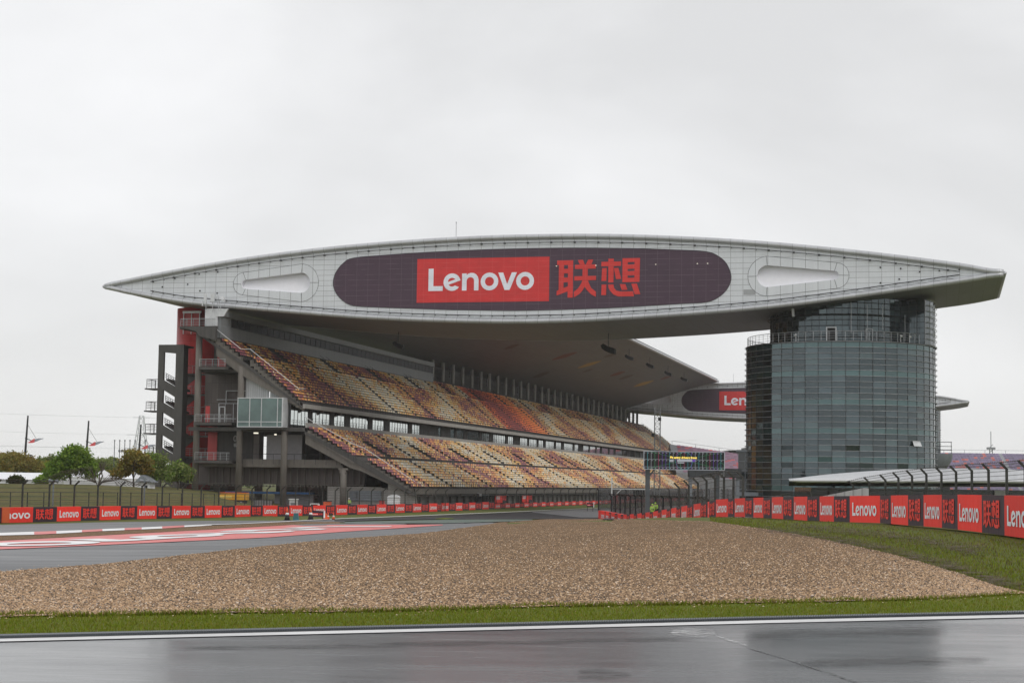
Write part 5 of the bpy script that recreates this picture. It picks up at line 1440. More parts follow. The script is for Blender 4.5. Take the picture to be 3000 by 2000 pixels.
o = blades(5200, f3, 15, .03, .085, GC + [(.25, .19, .06)]); setp(o, 'ragged grass tufts along the near gravel edge', 'grass', kind='stuff')
# bare earth where gravel and grass meet on the right
soil_m = mark_mat('bare_soil', (.085, .055, .032), .42, .66, (2.2, 2.2, 1), .9)
mark('soil_edge', soil_m, [(2200, 1556), (2420, 1590), (2580, 1626), (2700, 1658), (2830, 1698), (2920, 1730), (3040, 1758)], [(2200, 1534), (2420, 1562), (2580, 1590), (2700, 1618), (2830, 1652), (2920, 1684), (3040, 1718)], 'brown bare soil along the right gravel edge', nx=90, ny=6, off=.036)
mark('soil_edge', soil_m, [(2300, 1545), (2600, 1582), (2900, 1640)], [(2300, 1528), (2600, 1552), (2900, 1596)], 'worn brown patches in the grass before the right barrier', nx=60, ny=5, off=.012)
# raised grass bank behind the left barrier
rows = []
bx = [-140, -90, -70, -55, -46, -40, -36, -32, -28, -24, -20]
for v in np.linspace(0, 1, 9):
    row = []
    for k, (px, pt) in enumerate([(-1500, 1400), (-700, 1405), (-200, 1411), (0, 1415), (150, 1416), (303, 1421), (400, 1427), (480, 1434), (560, 1443), (640, 1462), (720, 1480), (800, 1487)]):
        D_ = itp(px, [-1500, 0, 800], [120, 132, 168])
        a = at(px, 1500, D_); zb = ground_z(a.x, D_) - .1
        Dt = D_ + 48; top = at(px, pt, Dt)
        p = Vector((a.x, D_, zb)).lerp(top, v); p.z = zb + (max(top.z, zb) - zb) * (math.sin(v * PI / 2) ** 1.0)
        row.append(p)
    rows.append(row)
last = rows[-1]; rows.append([Vector((p.x * 1.15, p.y + 45, p.z - .3)) for p in last]); rows.append([Vector((p.x * 1.6, p.y + 260, p.z - 1.2)) for p in last])
o = MB().grid(rows).build('grass_bank', M['bank'], None, True); setp(o, 'brownish green grass bank behind the left catch fence', 'bank', kind='structure')
# ------------------------------------------------------------------ advertising barriers
def panel(parent, a, b, h, kind, word=None, lean=0.0, glyph=True, prop=1.0):
    """one printed board from ground point a to b, facing the camera side"""
    a, b = Vector(a), Vector(b); u = (b - a); L = u.length; uh = u / L
    nrm = Vector((uh.y, -uh.x, 0)).normalized()
    if nrm.dot(Vector((0, -1, 0))) < 0 and abs(nrm.y) > .3: nrm = -nrm
    if nrm.dot(-(a + b) * .5) < 0: nrm = -nrm
    tk = .45
    m = MB(); up = Vector((0, 0, 1))
    P_ = lambda x, z, w: a + uh * x + up * z + nrm * w
    v = [P_(x, z, w) for w in (-tk, 0) for z in (0, h) for x in (0, L)]
    m.add(v, [(0, 1, 3, 2), (4, 6, 7, 5), (0, 4, 5, 1), (2, 3, 7, 6), (0, 2, 6, 4), (1, 5, 7, 3)])
    mt = {'red': M['red_panel'], 'dark': M['dark_panel'], 'orange': M['orange_panel']}[kind]
    p = m.build('red_board' if kind != 'dark' else 'dark_board', mt, parent)
    if not glyph: return p
    flip = (b - a).cross(up).dot(-nrm) > 0       # text must run left to right for the viewer
    if kind == 'red':
        w_ = word or WORD; x0w = 0 if word is None else 328; ww = WORD_W - x0w
        tw, ch = L * .80, h * .50
        word_mb(lambda x, y: P_((L * .10 + (x - x0w) / ww * tw), h * .25 + y / WORD_H * ch, .02), w_).build('lettering', M['white_print'], p)
    elif kind == 'dark':
        kanji_mb(lambda x, y: P_(L * .10 + (x - KX0) / (KX1 - KX0) * L * .72, h * .87 - (y - KY0) / (KY1 - KY0) * h * .72, .02)).build('lettering', M['red_print'], p)
    return p
def run(name, label, pts, h):
    """pts: list of (point, kind, word) ; board i goes from pts[i] to pts[i+1]"""
    r = thing(name, label, 'barrier', pts[len(pts) // 2][0])
    for i in range(len(pts) - 1):
        k = pts[i][1]
        if k: panel(r, pts[i][0], pts[i + 1][0], h, k, pts[i][2] if len(pts[i]) > 2 else None, glyph=(len(pts[i]) < 4))
    return r
# left run: straight line in plan, boards measured by their edges
LH = 1.10
def left_pt(px):
    h = 45.0 - 0.0170 * px; D = LH * CF / h
    x = ray(px, 1500)[0] * D
    return Vector((x, D, ground_z(x, D)))
ed = [(-480, 'red'), (-330, 'dark'), (-215, 'red'), (-70, 'dark'), (5, 'red', [g_n(328), g_o(594), g_v(678), g_o(936)]), (97, 'dark'), (167, 'red'), (237, 'dark'), (292, 'red'), (353.5, 'dark'), (402, 'red'), (459, 'dark'), (504, 'red'), (559, 'dark'),
      (600, 'red'), (649, 'dark'), (688, 'red'), (734, 'dark'), (770, 'red'), (813, 'dark'), (848, 'red'), (886, 'dark'), (917, 'red'), (954, 'dark'), (984, 'red'), (1018, 'dark'), (1046, 'red'), (1077, 'dark'), (1103, 'red'), (1132, 'dark'),
      (1158, 'red'), (1186, 'dark'), (1209, 'red'), (1235, 'dark'), (1257, 'red'), (1281, 'dark')]
pts = [(left_pt(e_[0]),) + tuple(e_[1:]) for e_ in ed]
def along(px, n):     # the part that runs parallel to the straight, at offset n
    rx = ray(px, 1490)[0]
    # solve e.p - O.e = n  with p = (rx, 1) * D
    D = (n - 118.7386) / (rx * math.cos(CB) - math.sin(CB))
    x = rx * D
    return Vector((x, D, ground_z(x, D)))
ed2 = [(1293, 'red'), (1315, 'dark'), (1335, 'red'), (1355, 'dark'), (1374, 'red'), (1393, 'dark'), (1413, 'red'), (1432, 'dark'), (1449, None)]
pts += [(along(e_[0], 50.2 - (e_[0] - 1293) * .006), e_[1]) for e_ in ed2]
leftbar = run('advertising_barrier', 'long barrier of alternating red and dark purple boards below the left catch fence', pts, LH)
p0, p1 = pts[4][0], pts[5][0]; dv = (p1 - p0)
# faded orange sheet on the first visible board
nn = Vector((dv.y, -dv.x, 0)).normalized(); nn = nn if nn.dot(-p0) > 0 else -nn
MB().add([p0 + nn * .03 + Vector((0, 0, .01)), p0 + dv * .24 + nn * .03 + Vector((0, 0, .01)), p0 + dv * .24 + nn * .03 + Vector((0, 0, LH)), p0 + nn * .03 + Vector((0, 0, LH))], [(0, 1, 2, 3)]).build('faded_sheet', M['orange_panel'], leftbar)
# low barrier further along the straight
pts = []; k = 0; px = 1449.0; step = 13.0
xs_b = []
d_ = 0
n_ = 48.6
P0 = along(1451, n_); dirv = Vector((math.sin(CB), math.cos(CB), 0))
q = 0
for i in range(64):
    p = P0 + dirv * (3.3 * i); p.z = ground_z(p.x, p.y) + .02
    pts.append((p, 'red' if i % 2 == 0 else 'dark'))
run('advertising_barrier', 'low red barrier running along the far start straight below the stand', pts, .74)
# right run
RT = ([1750, 1774, 1790, 1809, 1826, 1845, 1867, 1891, 1913, 1940, 1967, 1997, 2032, 2075, 2098, 2133, 2183, 2236, 2295, 2365, 2443, 2490, 2578, 2610, 2660, 2705, 2759, 2805, 2876, 2942, 3080, 3260],
      [208, 196, 189, 182, 175, 168, 161, 154, 147, 140, 133, 126, 119, 111.5, 109, 107, 101, 93, 86, 79, 75, 73, 70, 67, 63.5, 61, 58, 54.7, 51.2, 47.7, 42.2, 37])
RTOP = ([1753, 1774, 1790, 1826, 1867, 1913, 1967, 2032, 2072, 2098, 2183, 2295, 2443, 2578, 2705, 2805, 2942, 3080, 3260],
        [1494.5, 1497.5, 1500.4, 1507, 1504, 1498, 1488.7, 1476.6, 1470, 1462.5, 1458, 1454.5, 1452.5, 1451, 1449, 1448, 1450.2, 1454, 1460])
RH_ = 1.10
def right_pt(px):
    D = itp(px, *RT); t = at(px, itp(px, *RTOP), D)
    return Vector((t.x, D, t.z - RH_))
ed = [(1753, 'red', None, 0), (1760, 'red'), (1772, 'dark'), (1774, 'red'), (1784, 'dark'), (1790, 'red'), (1801, 'dark'), (1809, 'red'), (1818.6, 'dark'), (1826, 'red'), (1836, 'dark'), (1845, 'red'), (1857, 'dark'), (1867, 'red'), (1879.6, 'dark'),
      (1890.6, 'red'), (1903.4, 'dark'), (1912.8, 'red'), (1927.3, 'dark'), (1938, 'red'), (1953.3, 'dark'), (1966, 'red'), (1981.8, 'dark'), (1995.8, 'red'), (2013.4, 'dark'), (2032, 'red'), (2053, 'dark'), (2073, 'red', [g_o(936)]), (2078, 'dark'),
      (2097.5, 'red'), (2133, 'dark'), (2152.3, 'red'), (2183, 'dark'), (2207.3, 'red'), (2236.5, 'dark'), (2261.3, 'red'), (2294.6, 'dark'), (2325.6, 'red'), (2365, 'dark'), (2401, 'red'), (2443, 'dark'), (2489.5, 'red'), (2578, 'dark'),
      (2610, 'red'), (2660, 'dark'), (2705.5, 'red'), (2759, 'dark'), (2805.3, 'red'), (2876, 'dark'), (2942, 'red'), (3050, 'dark'), (3130, 'red'), (3260, None)]
def rp(e_):
    t = (right_pt(e_[0]),) + tuple(e_[1:])
    if len(t) >= 3 and t[2] == [g_o(936)]: pass
    return t
pts = [rp(e_) for e_ in ed]
rightbar = run('advertising_barrier', 'tall barrier of alternating red and dark purple boards curving away on the right', pts, RH_)
# ------------------------------------------------------------------ catch fences
def post(m, p, h, arm, r=.055, bend=True):
    p = Vector(p); t = p + Vector((0, 0, h))
    m.bar(p, t, r * 2.2, r * 1.8)
    if bend: m.bar(t - Vector((0, 0, .04)), t + Vector(arm), r * 2.1, r * 1.7)
def fence(name, label, bases, h, arm, mats, cables=(.5, 1.0, 1.5, 2.0), net='net', cat='fence', lowh=None, wire=True, rr=.055):
    r = thing(name, label, cat, bases[len(bases) // 2])
    for b in bases:
        m = MB(); post(m, b, h, arm, rr); m.build('post', mats, r)
    m = MB()
    for c in cables: m.tube([Vector(b) + Vector((0, 0, c)) for b in bases], .016, 3)
    for f in (.15, .6, 1.0): m.tube([Vector(b) + Vector((0, 0, h)) + Vector(arm) * f for b in bases], .016, 3)
    if wire:     # barbs
        for i in range(len(bases) - 1):
            a, b = Vector(bases[i]) + Vector((0, 0, h)) + Vector(arm), Vector(bases[i + 1]) + Vector((0, 0, h)) + Vector(arm)
            for q in range(8):
                p = a.lerp(b, (q + .5) / 8); m.bar(p - Vector((.0, 0, .05)), p + Vector((.03, 0, .05)), .02)
    m.build('cable', M['fence_steel'], r)
    if net:
        m = MB()
        for i in range(len(bases) - 1):
            a, b = Vector(bases[i]), Vector(bases[i + 1]); z0, z1 = Vector((0, 0, .1)), Vector((0, 0, h))
            m.quad(a + z0, b + z0, b + z1, a + z1)
            m.quad(a + z1, b + z1, b + z1 + Vector(arm), a + z1 + Vector(arm))
        m.build('netting', M[net], r)
    return r
bases = []
pxs = [-180, -95, -15, 64, 143, 216, 285, 351, 414, 474, 533, 588, 640, 690, 737, 781, 824, 865, 905, 944, 981, 1017, 1052, 1087, 1121, 1154, 1186, 1217, 1247, 1276, 1304]
for px in pxs:
    p = left_pt(px - 0); q = p + Vector((-.9, 1.1, 0)); s = q.y / p.y
    x = ray(px, 1500)[0] * (p.y + 1.1); bases.append(Vector((x, p.y + 1.1, ground_z(x, p.y) )))
fence('catch_fence', 'tall cable catch fence with bent grey posts behind the left barrier', bases, 2.75, (.42, -.20, .34), M['fence_steel'], (1.3, 1.6, 1.9, 2.2, 2.5))
# thin second fence between bank and barrier
bases = []
for px in [-60, -10, 29, 79, 127, 176, 215, 259, 301, 343, 382, 421, 459, 495, 530, 562, 595, 627, 658, 688, 716, 745, 772]:
    p = left_pt(px); x = ray(px, 1500)[0] * (p.y + 9); bases.append(Vector((x, p.y + 9, ground_z(x, p.y) + .0)))
r = thing('mesh_fence', 'low thin post and wire fence at the foot of the grass bank', 'fence', bases[10])
for b in bases:
    MB().bar(b, b + Vector((0, 0, 2.15)), .07).build('post', M['fence_steel'], r)
m = MB()
for h in (.9, 1.3, 1.7, 2.1): m.tube([b + Vector((0, 0, h)) for b in bases], .014, 3)
m.build('wire', M['fence_steel'], r)
# fence along the straight in front of the stand
bases = []
for i in range(26):
    p = P0 + dirv * (7.0 * i - 3) + Vector((-.9, .3, 0)); p.z = ground_z(p.x, p.y); bases.append(p)
fence('catch_fence', 'far catch fence along the start straight in front of the stand wall', bases, 2.9, (.35, -.2, .3), M['fence_steel'], (1.0, 1.8, 2.6), 'net', wire=False)
# right: near fence behind the boards
def fb(px, D, ztop, h):
    x = ray(px, 1400)[0] * D; return Vector((x, D, ztop - h))
H2 = 2.9
fx = [2250, 2300, 2350, 2400, 2450, 2500, 2547, 2594, 2632, 2672, 2714, 2758, 2801, 2847, 2896, 2949, 3003, 3060, 3120]
fd = [158, 152, 147, 142, 136, 129, 122, 118, 115, 112.5, 110, 107.5, 105, 102.5, 100, 97, 94, 91, 88]
fy = [1470, 1460, 1450, 1441, 1432, 1422, 1412, 1405, 1398.5, 1393, 1388, 1384, 1381, 1377, 1375, 1371.5, 1367, 1363, 1358]
bases = []
for x, D_, y in zip(fx, fd, fy):
    zt2 = at(x, y, D_).z; bases.append(Vector((at(x, y, D_).x, D_, zt2 - H2)))
fence('catch_fence', 'catch fence with left leaning post arms and barbed wire in front of the pavilion', bases, H2, (-.38, -.05, .34), M['fence_steel'], (2.0, 2.25, 2.5, 2.75), 'net', rr=.06)
# right: fence behind the far boards, by the tower foot, and the dark netted fence of the pit lane
fx = [1990, 2018, 2045, 2070, 2095, 2121, 2149, 2177]
fy = [1428, 1421, 1414, 1407, 1402, 1398, 1396, 1396]
fd = [133, 128, 124, 120, 117, 114, 111, 108]
bases = []
for x, D_, y in zip(fx, fd, fy):
    zt2 = at(x, y, D_).z; bases.append(Vector((at(x, y, D_).x, D_, zt2 - 2.6)))
fence('catch_fence', 'dark catch fence with bent posts left of the tower foot', bases, 2.6, (-.40, -.05, .36), M['fence_steel'], (.8, 1.4, 2.0, 2.4), 'net', rr=.065)
bases = []
for x, D_ in ((1791, 205), (1803, 203), (1817, 201), (1831, 199), (1846, 197), (1862, 195), (1880, 193), (1900, 190), (1921, 187), (1943, 184), (1966, 181), (1990, 178), (2016, 175), (2044, 172), (2075, 169)):
    gx = ray(x, 1490)[0] * D_; bases.append(Vector((gx, D_, -4.0)))
fence('debris_fence', 'dark netted debris fence at the pit entry under the screen', bases, 2.75, (-.3, -.1, .25), M['black'], (.7, 1.4, 2.1), 'scrim', wire=False, rr=.075)
bases = []
for i in range(16):
    p = T(66.0, 20 + i * 12.0, -4.0); bases.append(p)
fence('debris_fence', 'long dark netted wall fence beside the far pit lane', bases, 3.2, (-.3, -.1, .25), M['black'], (1.0, 2.0, 3.0), 'scrim', wire=False, rr=.09)
# pale signal gantry at the start of the netted fence
p = at(1792, 1480, 215); zt2 = at(1792, 1398, 215).z; z1 = at(1792, 1431, 215).z
r = thing('signal_gantry', 'thin pale post with a sideways bar at the pit entry fence', 'gantry', (p.x, 215, -4.0))
xe = at(1905, 1431, 215).x
MB().bar((p.x, 215, -4.0), (p.x, 215, zt2), .14).build('post', M['pale_steel'], r)
MB().bar((p.x, 215, z1), (xe, 215, z1), .09).bar((p.x + .2, 215, z1 - .95), (p.x + 1.2, 215, z1 - .05), .06).build('arm', M['pale_steel'], r)
m = MB()
for k in range(5): x = at(1855 + k * 7, 1431, 215).x; m.box(x, x + .2, 214.9, 215.1, z1 - .65, z1 - .12)
m.build('signal_lamp', M['black'], r)

# ------------------------------------------------------------------ cones, sign board, marshals
def cone(px, py, D, label, h=.75, mt='orange', name='traffic_cone', dark=False):
    b = gp(px, py); 
    r = thing(name, label, 'cone', b, group='cones by the track edge')
    x, y, z = b; s = h / .75
    MB().box(x - .22 * s, x + .22 * s, y - .22 * s, y + .22 * s, z, z + .05).build('foot', M['rubber'], r)
    MB().cyl(x, y, z + .05, z + h * .45, .17 * s, 12, .115 * s).build('lower_cone', M['black'] if dark else M['orange'], r, True)
    MB().cyl(x, y, z + h * .45, z + h * .62, .116 * s, 12, .088 * s).build('white_band', M['white'], r, True)
    MB().cyl(x, y, z + h * .62, z + h, .088 * s, 12, .03 * s).build('tip', M['orange'], r, True)
    return r
cone(841, 1524, 150, 'tall cone with black lower half by the left track edge', 1.05, dark=True)
cone(910, 1523, 150, 'tall black and orange cone in front of the small dark sign', 1.05, dark=True)
cone(961, 1522, 150, 'small orange cone nearest the right end of the dark sign', .62)
cone(977, 1522, 150, 'short cone standing alone, rightmost on the left track edge', .62)
b = gp(953, 1522)
r = thing('marker_post', 'small plain orange marker wedge beside the dark sign', 'marker', b)
MB().prism([(-.18, 0), (.22, 0), (.12, .55), (-.05, .62), (-.14, .4)], lambda u, v, w: (b.x + u, b.y + w, b.z + v), -.1, .1).build('wedge', M['orange'], r)
MB().box(b.x - .25, b.x + .3, b.y - .2, b.y + .2, b.z, b.z + .05).build('foot', M['rubber'], r)
b = gp(867, 1524)
r = thing('marker_box', 'small blue green marker box between the two tall cones', 'marker', b)
MB().prism([(-.25, 0), (.25, 0), (.18, .62), (-.18, .62)], lambda u, v, w: (b.x + u, b.y + w, b.z + v), -.18, .18).build('box', plain('teal_plastic', (.05, .16, .18), .5), r)
def signboard(px0, px1, pt, pb, D, label):
    a, c = at(px0, pb, D), at(px1, pt, D); r = thing('sign_board', label, 'sign', (a.x, D, ground_z(a.x, D)))
    b = MB().prism([(a.x, a.z), (c.x, a.z - .06), (c.x, c.z), (a.x, c.z + .08)], lambda u, v, w: (u, w, v), D, D + .25).build('board', M['dark_panel'], r)
    MB().box(c.x - .02, c.x + .09, D - .02, D + .27, a.z - .1, c.z + .03).build('white_edge', M['white'], b)
    w = c.x - a.x; h = c.z - a.z
    MB().box(a.x + w * .08, a.x + w * .56, D - .012, D - .002, a.z + h * .28, a.z + h * .66).build('red_field', M['red_panel'], b)
    word_mb(lambda x, y: (a.x + w * .12 + x / WORD_W * w * .40, D - .02, a.z + h * .36 + y / WORD_H * h * .24)).build('lettering', M['white_print'], b)
    kanji_mb(lambda x, y: (a.x + w * .62 + (x - KX0) / (KX1 - KX0) * w * .27, D - .012, a.z + h * .64 - (y - KY0) / (KY1 - KY0) * h * .34)).build('chinese_lettering', M['red_print'], b)
    m = MB()
    for t in (.1, .9): x = a.x + w * t; m.bar((x, D + .15, ground_z(x, D) - .05), (x, D + .15, a.z + .05), .07)
    m.build('leg', M['dark_metal'], r)
signboard(912, 949, 1497, 1512.5, 152, 'small dark purple sign board with red lettering by the left track edge')
signboard(1719, 1739, 1473.5, 1483, 262, 'small dark sign board standing on the far side of the straight')
def limb(m, pts, rs, n=8): m.tube(pts, rs, n)
def person(base, label, height=1.72, jacket='hivis', legs='navy', facing=0.0, bend=0.0, hat='hivis', crouch=False):
    """one skinned body, clothing and hair as children"""
    r = thing('person', label, 'person', base, rz=facing); ORG[r.name] = Vector((0, 0, 0)); s = height / 1.75
    hz = .92 if not crouch else .55
    J = {'pel': (0, 0, hz), 'waist': (0, .02 - bend * .12, hz + .18), 'chest': (0, -bend * .32, hz + .42 - bend * .10), 'neck': (0, -bend * .42, hz + .60 - bend * .16), 'head': (0, -bend * .50 - .03, hz + .74 - bend * .2), 'top': (0, -bend * .52, hz + .84 - bend * .22)}
    for sx, n in ((-1, 'l'), (1, 'r')):
        J['sh' + n] = (sx * .19, -bend * .40, hz + .53 - bend * .14); J['el' + n] = (sx * .27, -bend * .46 - .05, hz + .26 - bend * .15)
        J['wr' + n] = (sx * .22, -bend * .5 - .22, hz + .12 - bend * .1); J['ha' + n] = (sx * .19, -bend * .5 - .30, hz + .09 - bend * .1)
        J['hip' + n] = (sx * .10, 0, hz - .04)
        J['kn' + n] = (sx * .12, -.03, .48) if not crouch else (sx * .2, -.38, .5)
        J['an' + n] = (sx * .12, .03, .08) if not crouch else (sx * .16, -.02, .08)
        J['toe' + n] = (sx * .14, -.16, .035)
    R_ = {'pel': .15, 'waist': .135, 'chest': .155, 'neck': .06, 'head': .098, 'top': .07, 'sh': .075, 'el': .05, 'wr': .035, 'ha': .04, 'hip': .10, 'kn': .062, 'an': .045, 'toe': .04}
    def skin(name, bones, grow, mt):
        names = []
        for a, b in bones:
            for q in (a, b):
                if q not in names: names.append(q)
        me = bpy.data.meshes.new(name); me.from_pydata([Vector(J[q]) * s for q in names], [(names.index(a), names.index(b)) for a, b in bones], []); me.update()
        o = bpy.data.objects.new(name, me); COL.objects.link(o)
        md = o.modifiers.new('s', 'SKIN'); sb = o.modifiers.new('u', 'SUBSURF'); sb.levels = 1
        for i, q in enumerate(names):
            k = q if q in R_ else q[:-1]
            v = me.skin_vertices[0].data[i]; v.radius = (R_[k] * s * grow,) * 2; v.use_root = (i == 0)
        bpy.context.view_layer.update()
        m2 = bpy.data.meshes.new_from_object(o.evaluated_get(bpy.context.evaluated_depsgraph_get()))
        o.modifiers.clear(); o.data = m2; bpy.data.meshes.remove(me); o.parent = r
        m2.materials.clear(); m2.materials.append(mt)
        return o
    body = [('pel', 'waist'), ('waist', 'chest'), ('chest', 'neck'), ('neck', 'head'), ('head', 'top')]
    arms = []; lg = []
    for n in 'lr':
        arms += [('chest', 'sh' + n), ('sh' + n, 'el' + n), ('el' + n, 'wr' + n)]
        lg += [('pel', 'hip' + n), ('hip' + n, 'kn' + n), ('kn' + n, 'an' + n), ('an' + n, 'toe' + n)]
    skin('body', body + arms + [('wr' + n, 'ha' + n) for n in 'lr'] + lg, 1.0, M['skin'])
    skin('jacket', [('pel', 'waist'), ('waist', 'chest')] + arms, 1.18, M[jacket])
    skin('trousers', lg, 1.15, M[legs])
    hm = MB(); hx = Vector(J['head']) * s
    hm.grid([[(hx.x + .115 * s * math.cos(t) * math.cos(a), hx.y + .125 * s * math.cos(t) * math.sin(a), hx.z + .02 * s + .13 * s * math.sin(t)) for a in np.linspace(0, 2 * PI, 13)] for t in np.linspace(0, PI / 2, 5)])
    hm.build('cap', M[hat], r, True)
    MB().box(-.19 * s, .19 * s, -.20 * s - bend * .3 * s, .19 * s - bend * .2 * s, (hz + .30) * s, (hz + .34) * s).build('reflective_band', M['pale_steel'], r)
    return r
a, c = at(1902, 1500, 180), at(1932, 1500, 180)
r = thing('marshal_platform', 'low dark platform behind the right barrier on which two marshals stand', 'platform', (.5 * (a.x + c.x), 181, -4.05))
MB().box(a.x, c.x, 176.5, 185.5, -3.55, -3.40).build('deck', M['dark_metal'], r)
for x in (a.x + .1, c.x - .1):
    for y in (176.7, 185.3): MB().bar((x, y, -4.1), (x, y, -3.55), .1).build('leg', M['dark_metal'], r)
p = at(1910.5, 1494, 178); person((p.x, 178, -3.40), 'marshal in bright yellow green jacket and hood, lower left of the pair', 1.52, 'hivis', 'hivis', .3, .1)
p = at(1923, 1494, 184); person((p.x, 184, -3.40), 'marshal in hi vis jacket standing higher, right of the crouched one', 1.7, 'hivis', 'navy', -.5, .5, 'hivis')
p = at(1022, 1480, 232); person((p.x, 232, -3.95), 'person in hi vis vest behind the left barrier near the fourth column', 1.72, 'hivis', 'navy', .4, 0, 'white')
p = at(1406, 1468, 292); person((p.x, 292, -3.2), 'person in white jacket standing beside a dark box before the stand wall', 1.75, 'white', 'navy', 0, 0, 'navy')
p = at(1420, 1480, 292)
r = thing('equipment_cabinet', 'dark equipment cabinet on the platform in front of the stand wall', 'cabinet', (p.x, 292, -4))
a, c = at(1411, 1469, 292), at(1429.5, 1450, 292)
MB().box(a.x, c.x, 292, 292.8, a.z, c.z).build('body', M['black'], r); MB().box(a.x - .08, c.x + .08, 291.9, 292.9, c.z, c.z + .1).build('lid', M['bluegrey'], r)
MB().box(a.x - 1.2, c.x + .3, 291.6, 293.6, -4, a.z).build('platform', M['concrete_dark'], r)
a, c = at(1360, 1475, 290), at(1400, 1445, 290)
r = thing('camera_scaffold', 'open dark scaffold frame with a flat top by the stand wall', 'scaffold', (a.x, 290, -4))
m = MB()
for x in (a.x, 0.5 * (a.x + c.x), c.x):
    for y in (290, 292): m.bar((x, y, -4), (x, y, c.z), .1)
for z in (c.z, -2.6): m.bar((a.x, 290, z), (c.x, 290, z), .1); m.bar((a.x, 292, z), (c.x, 292, z), .1)
m.build('frame', M['dark_metal'], r); MB().box(a.x - .2, c.x + .2, 289.8, 292.2, c.z, c.z + .12).build('top', M['steel'], r)
# vehicles and clutter behind the left barrier
def px_box(name, label, cat, px0, px1, pt, pb, D, dep, parts):
    a, c = at(px0, pb, D), at(px1, pt, D); r = thing(name, label, cat, (0.5 * (a.x + c.x), D, a.z))
    parts(r, a.x, c.x, D, D + dep, a.z, c.z); return r
def truck(r, x0, x1, y0, y1, z0, z1):
    w = x1 - x0; h = z1 - z0; zg = z0 - .9
    MB().prism([(x0, z0), (x1, z0), (x1, z1), (x0 + w * .05, z1 - h * .08), (x0, z1 - h * .35)], lambda u, v, q: (u, q, v), y0, y1).build('body', M['yellow'], r)
    MB().box(x0 + w * .02, x0 + w * .46, y0 - .03, y0 - .005, z0 + h * .25, z0 + h * .62).build('side_stripe', plain('pale_yellow', (.85, .62, .15), .35), r)
    MB().box(x0, x1, y0 - .02, y1, z1 + .0, z1 + .07).build('roof_rail', M['orange'], r)
    for x in (x0 + w * .2, x0 + w * .8):
        for y in (y0 + .2, y1 - .2):
            t = MB().tube([(x, y - .14, zg + .45), (x, y + .14, zg + .45)], .45, 16).build('tyre', M['rubber'], r, True)
            MB().tube([(x, y - .16, zg + .45), (x, y + .16, zg + .45)], .22, 12).build('rim', M['steel'], t, True)
    MB().box(x0 + .2, x1 - .2, y0 + .3, y1 - .3, zg + .4, z0).build('chassis', M['black'], r)
px_box('yellow_truck', 'bright yellow truck parked between the columns under the stand', 'truck', 643, 722, 1444, 1463, 226, 2.4, truck)
def van(r, x0, x1, y0, y1, z0, z1):
    w = x1 - x0; h = z1 - z0
    MB().prism([(x0, z0 + h * .2), (x1, z0 + h * .2), (x1, z0 + h * .55), (x1 - w * .22, z0 + h * .62), (x1 - w * .34, z1), (x0 + w * .08, z1), (x0, z0 + h * .6)], lambda u, v, q: (u, q, v), y0, y1).build('body', M['white'], r)
    MB().prism([(x0 + w * .12, z0 + h * .62), (x1 - w * .26, z0 + h * .62), (x1 - w * .36, z1 - h * .08), (x0 + w * .14, z1 - h * .08)], lambda u, v, q: (u, q, v), y0 - .02, y0 - .003).build('side_window', M['dark_glass'], r)
    for x in (x0 + w * .2, x0 + w * .8):
        for y in (y0 + .1, y1 - .1):
            t = MB().tube([(x, y - .1, z0 + .32), (x, y + .1, z0 + .32)], .32, 14).build('tyre', M['rubber'], r, True)
            MB().tube([(x, y - .12, z0 + .32), (x, y + .12, z0 + .32)], .17, 10).build('rim', M['steel'], t, True)
px_box('white_van', 'white van mostly hidden behind the barrier, only its roof showing near the third stand column', 'van', 905, 944, 1474, 1508, 232, 1.9, van)
def gen(r, x0, x1, y0, y1, z0, z1):
    MB().box(x0, x1, y0, y1, z0, z1).build('body', M['pale_steel'], r); MB().box(x0 - .1, x1 + .1, y0 - .1, y1 + .1, z1, z1 + .1).build('lid', M['white'], r)
    MB().box(x0 + .2, x1 - .2, y0 - .03, y0 - .003, z0 + .3, z1 - .4).build('vent', M['bluegrey'], r); MB().box(x0, x1, y0 + .3, y1 - .3, z0 - 1.2, z0 - .02).build('plinth', M['dark_metal'], r)
px_box('generator', 'pale generator box with white lid standing by the second stand column', 'generator', 847, 869, 1463, 1492, 224, 1.6, gen)
px_box('orange_crate', 'orange crate behind the barrier below the fourth stand column', 'crate', 947, 969, 1469, 1484, 234, 1.2, lambda r, a, b, c, d, e, f: (MB().box(a, b, c, d, e, f).build('body', M['orange'], r), MB().box(a - .05, b + .05, c - .05, d + .05, f, f + .1).build('rim', M['rubber'], r), MB().box(a, b, c, d, e - 1.2, e - .01).build('stand', M['dark_metal'], r)))
def tentp(r, x0, x1, y0, y1, z0, z1):
    xm = .5 * (x0 + x1); zs = z0 + (z1 - z0) * .82
    MB().prism([(x0, zs), (x1, zs), (x1 - .15, zs + .25), (xm + .3, z1), (xm - .3, z1), (x0 + .15, zs + .25)], lambda u, v, q: (u, q, v), y0, y1).build('roof', M['tent'], r)
    MB().box(x0 + .05, x1 - .05, y0 + .1, y1 - .1, z0, zs - .01).build('side_sheet', M['tent'], r)
px_box('white_tent', 'small white tent at the end of the stand front wall', 'tent', 1133, 1170, 1449, 1496, 238, 3, tentp)
def redbox(r, x0, x1, y0, y1, z0, z1):
    MB().box(x0, x1, y0, y1, z0, z1).build('body', M['red_paint'], r); MB().box(x0 - .06, x1 + .06, y0 - .06, y1 + .06, z1, z1 + .08).build('lid', M['rubber'], r)
px_box('fire_box', 'dark red fire equipment box before the pale wall', 'box', 1110, 1126, 1466, 1492, 236, 1, redbox)
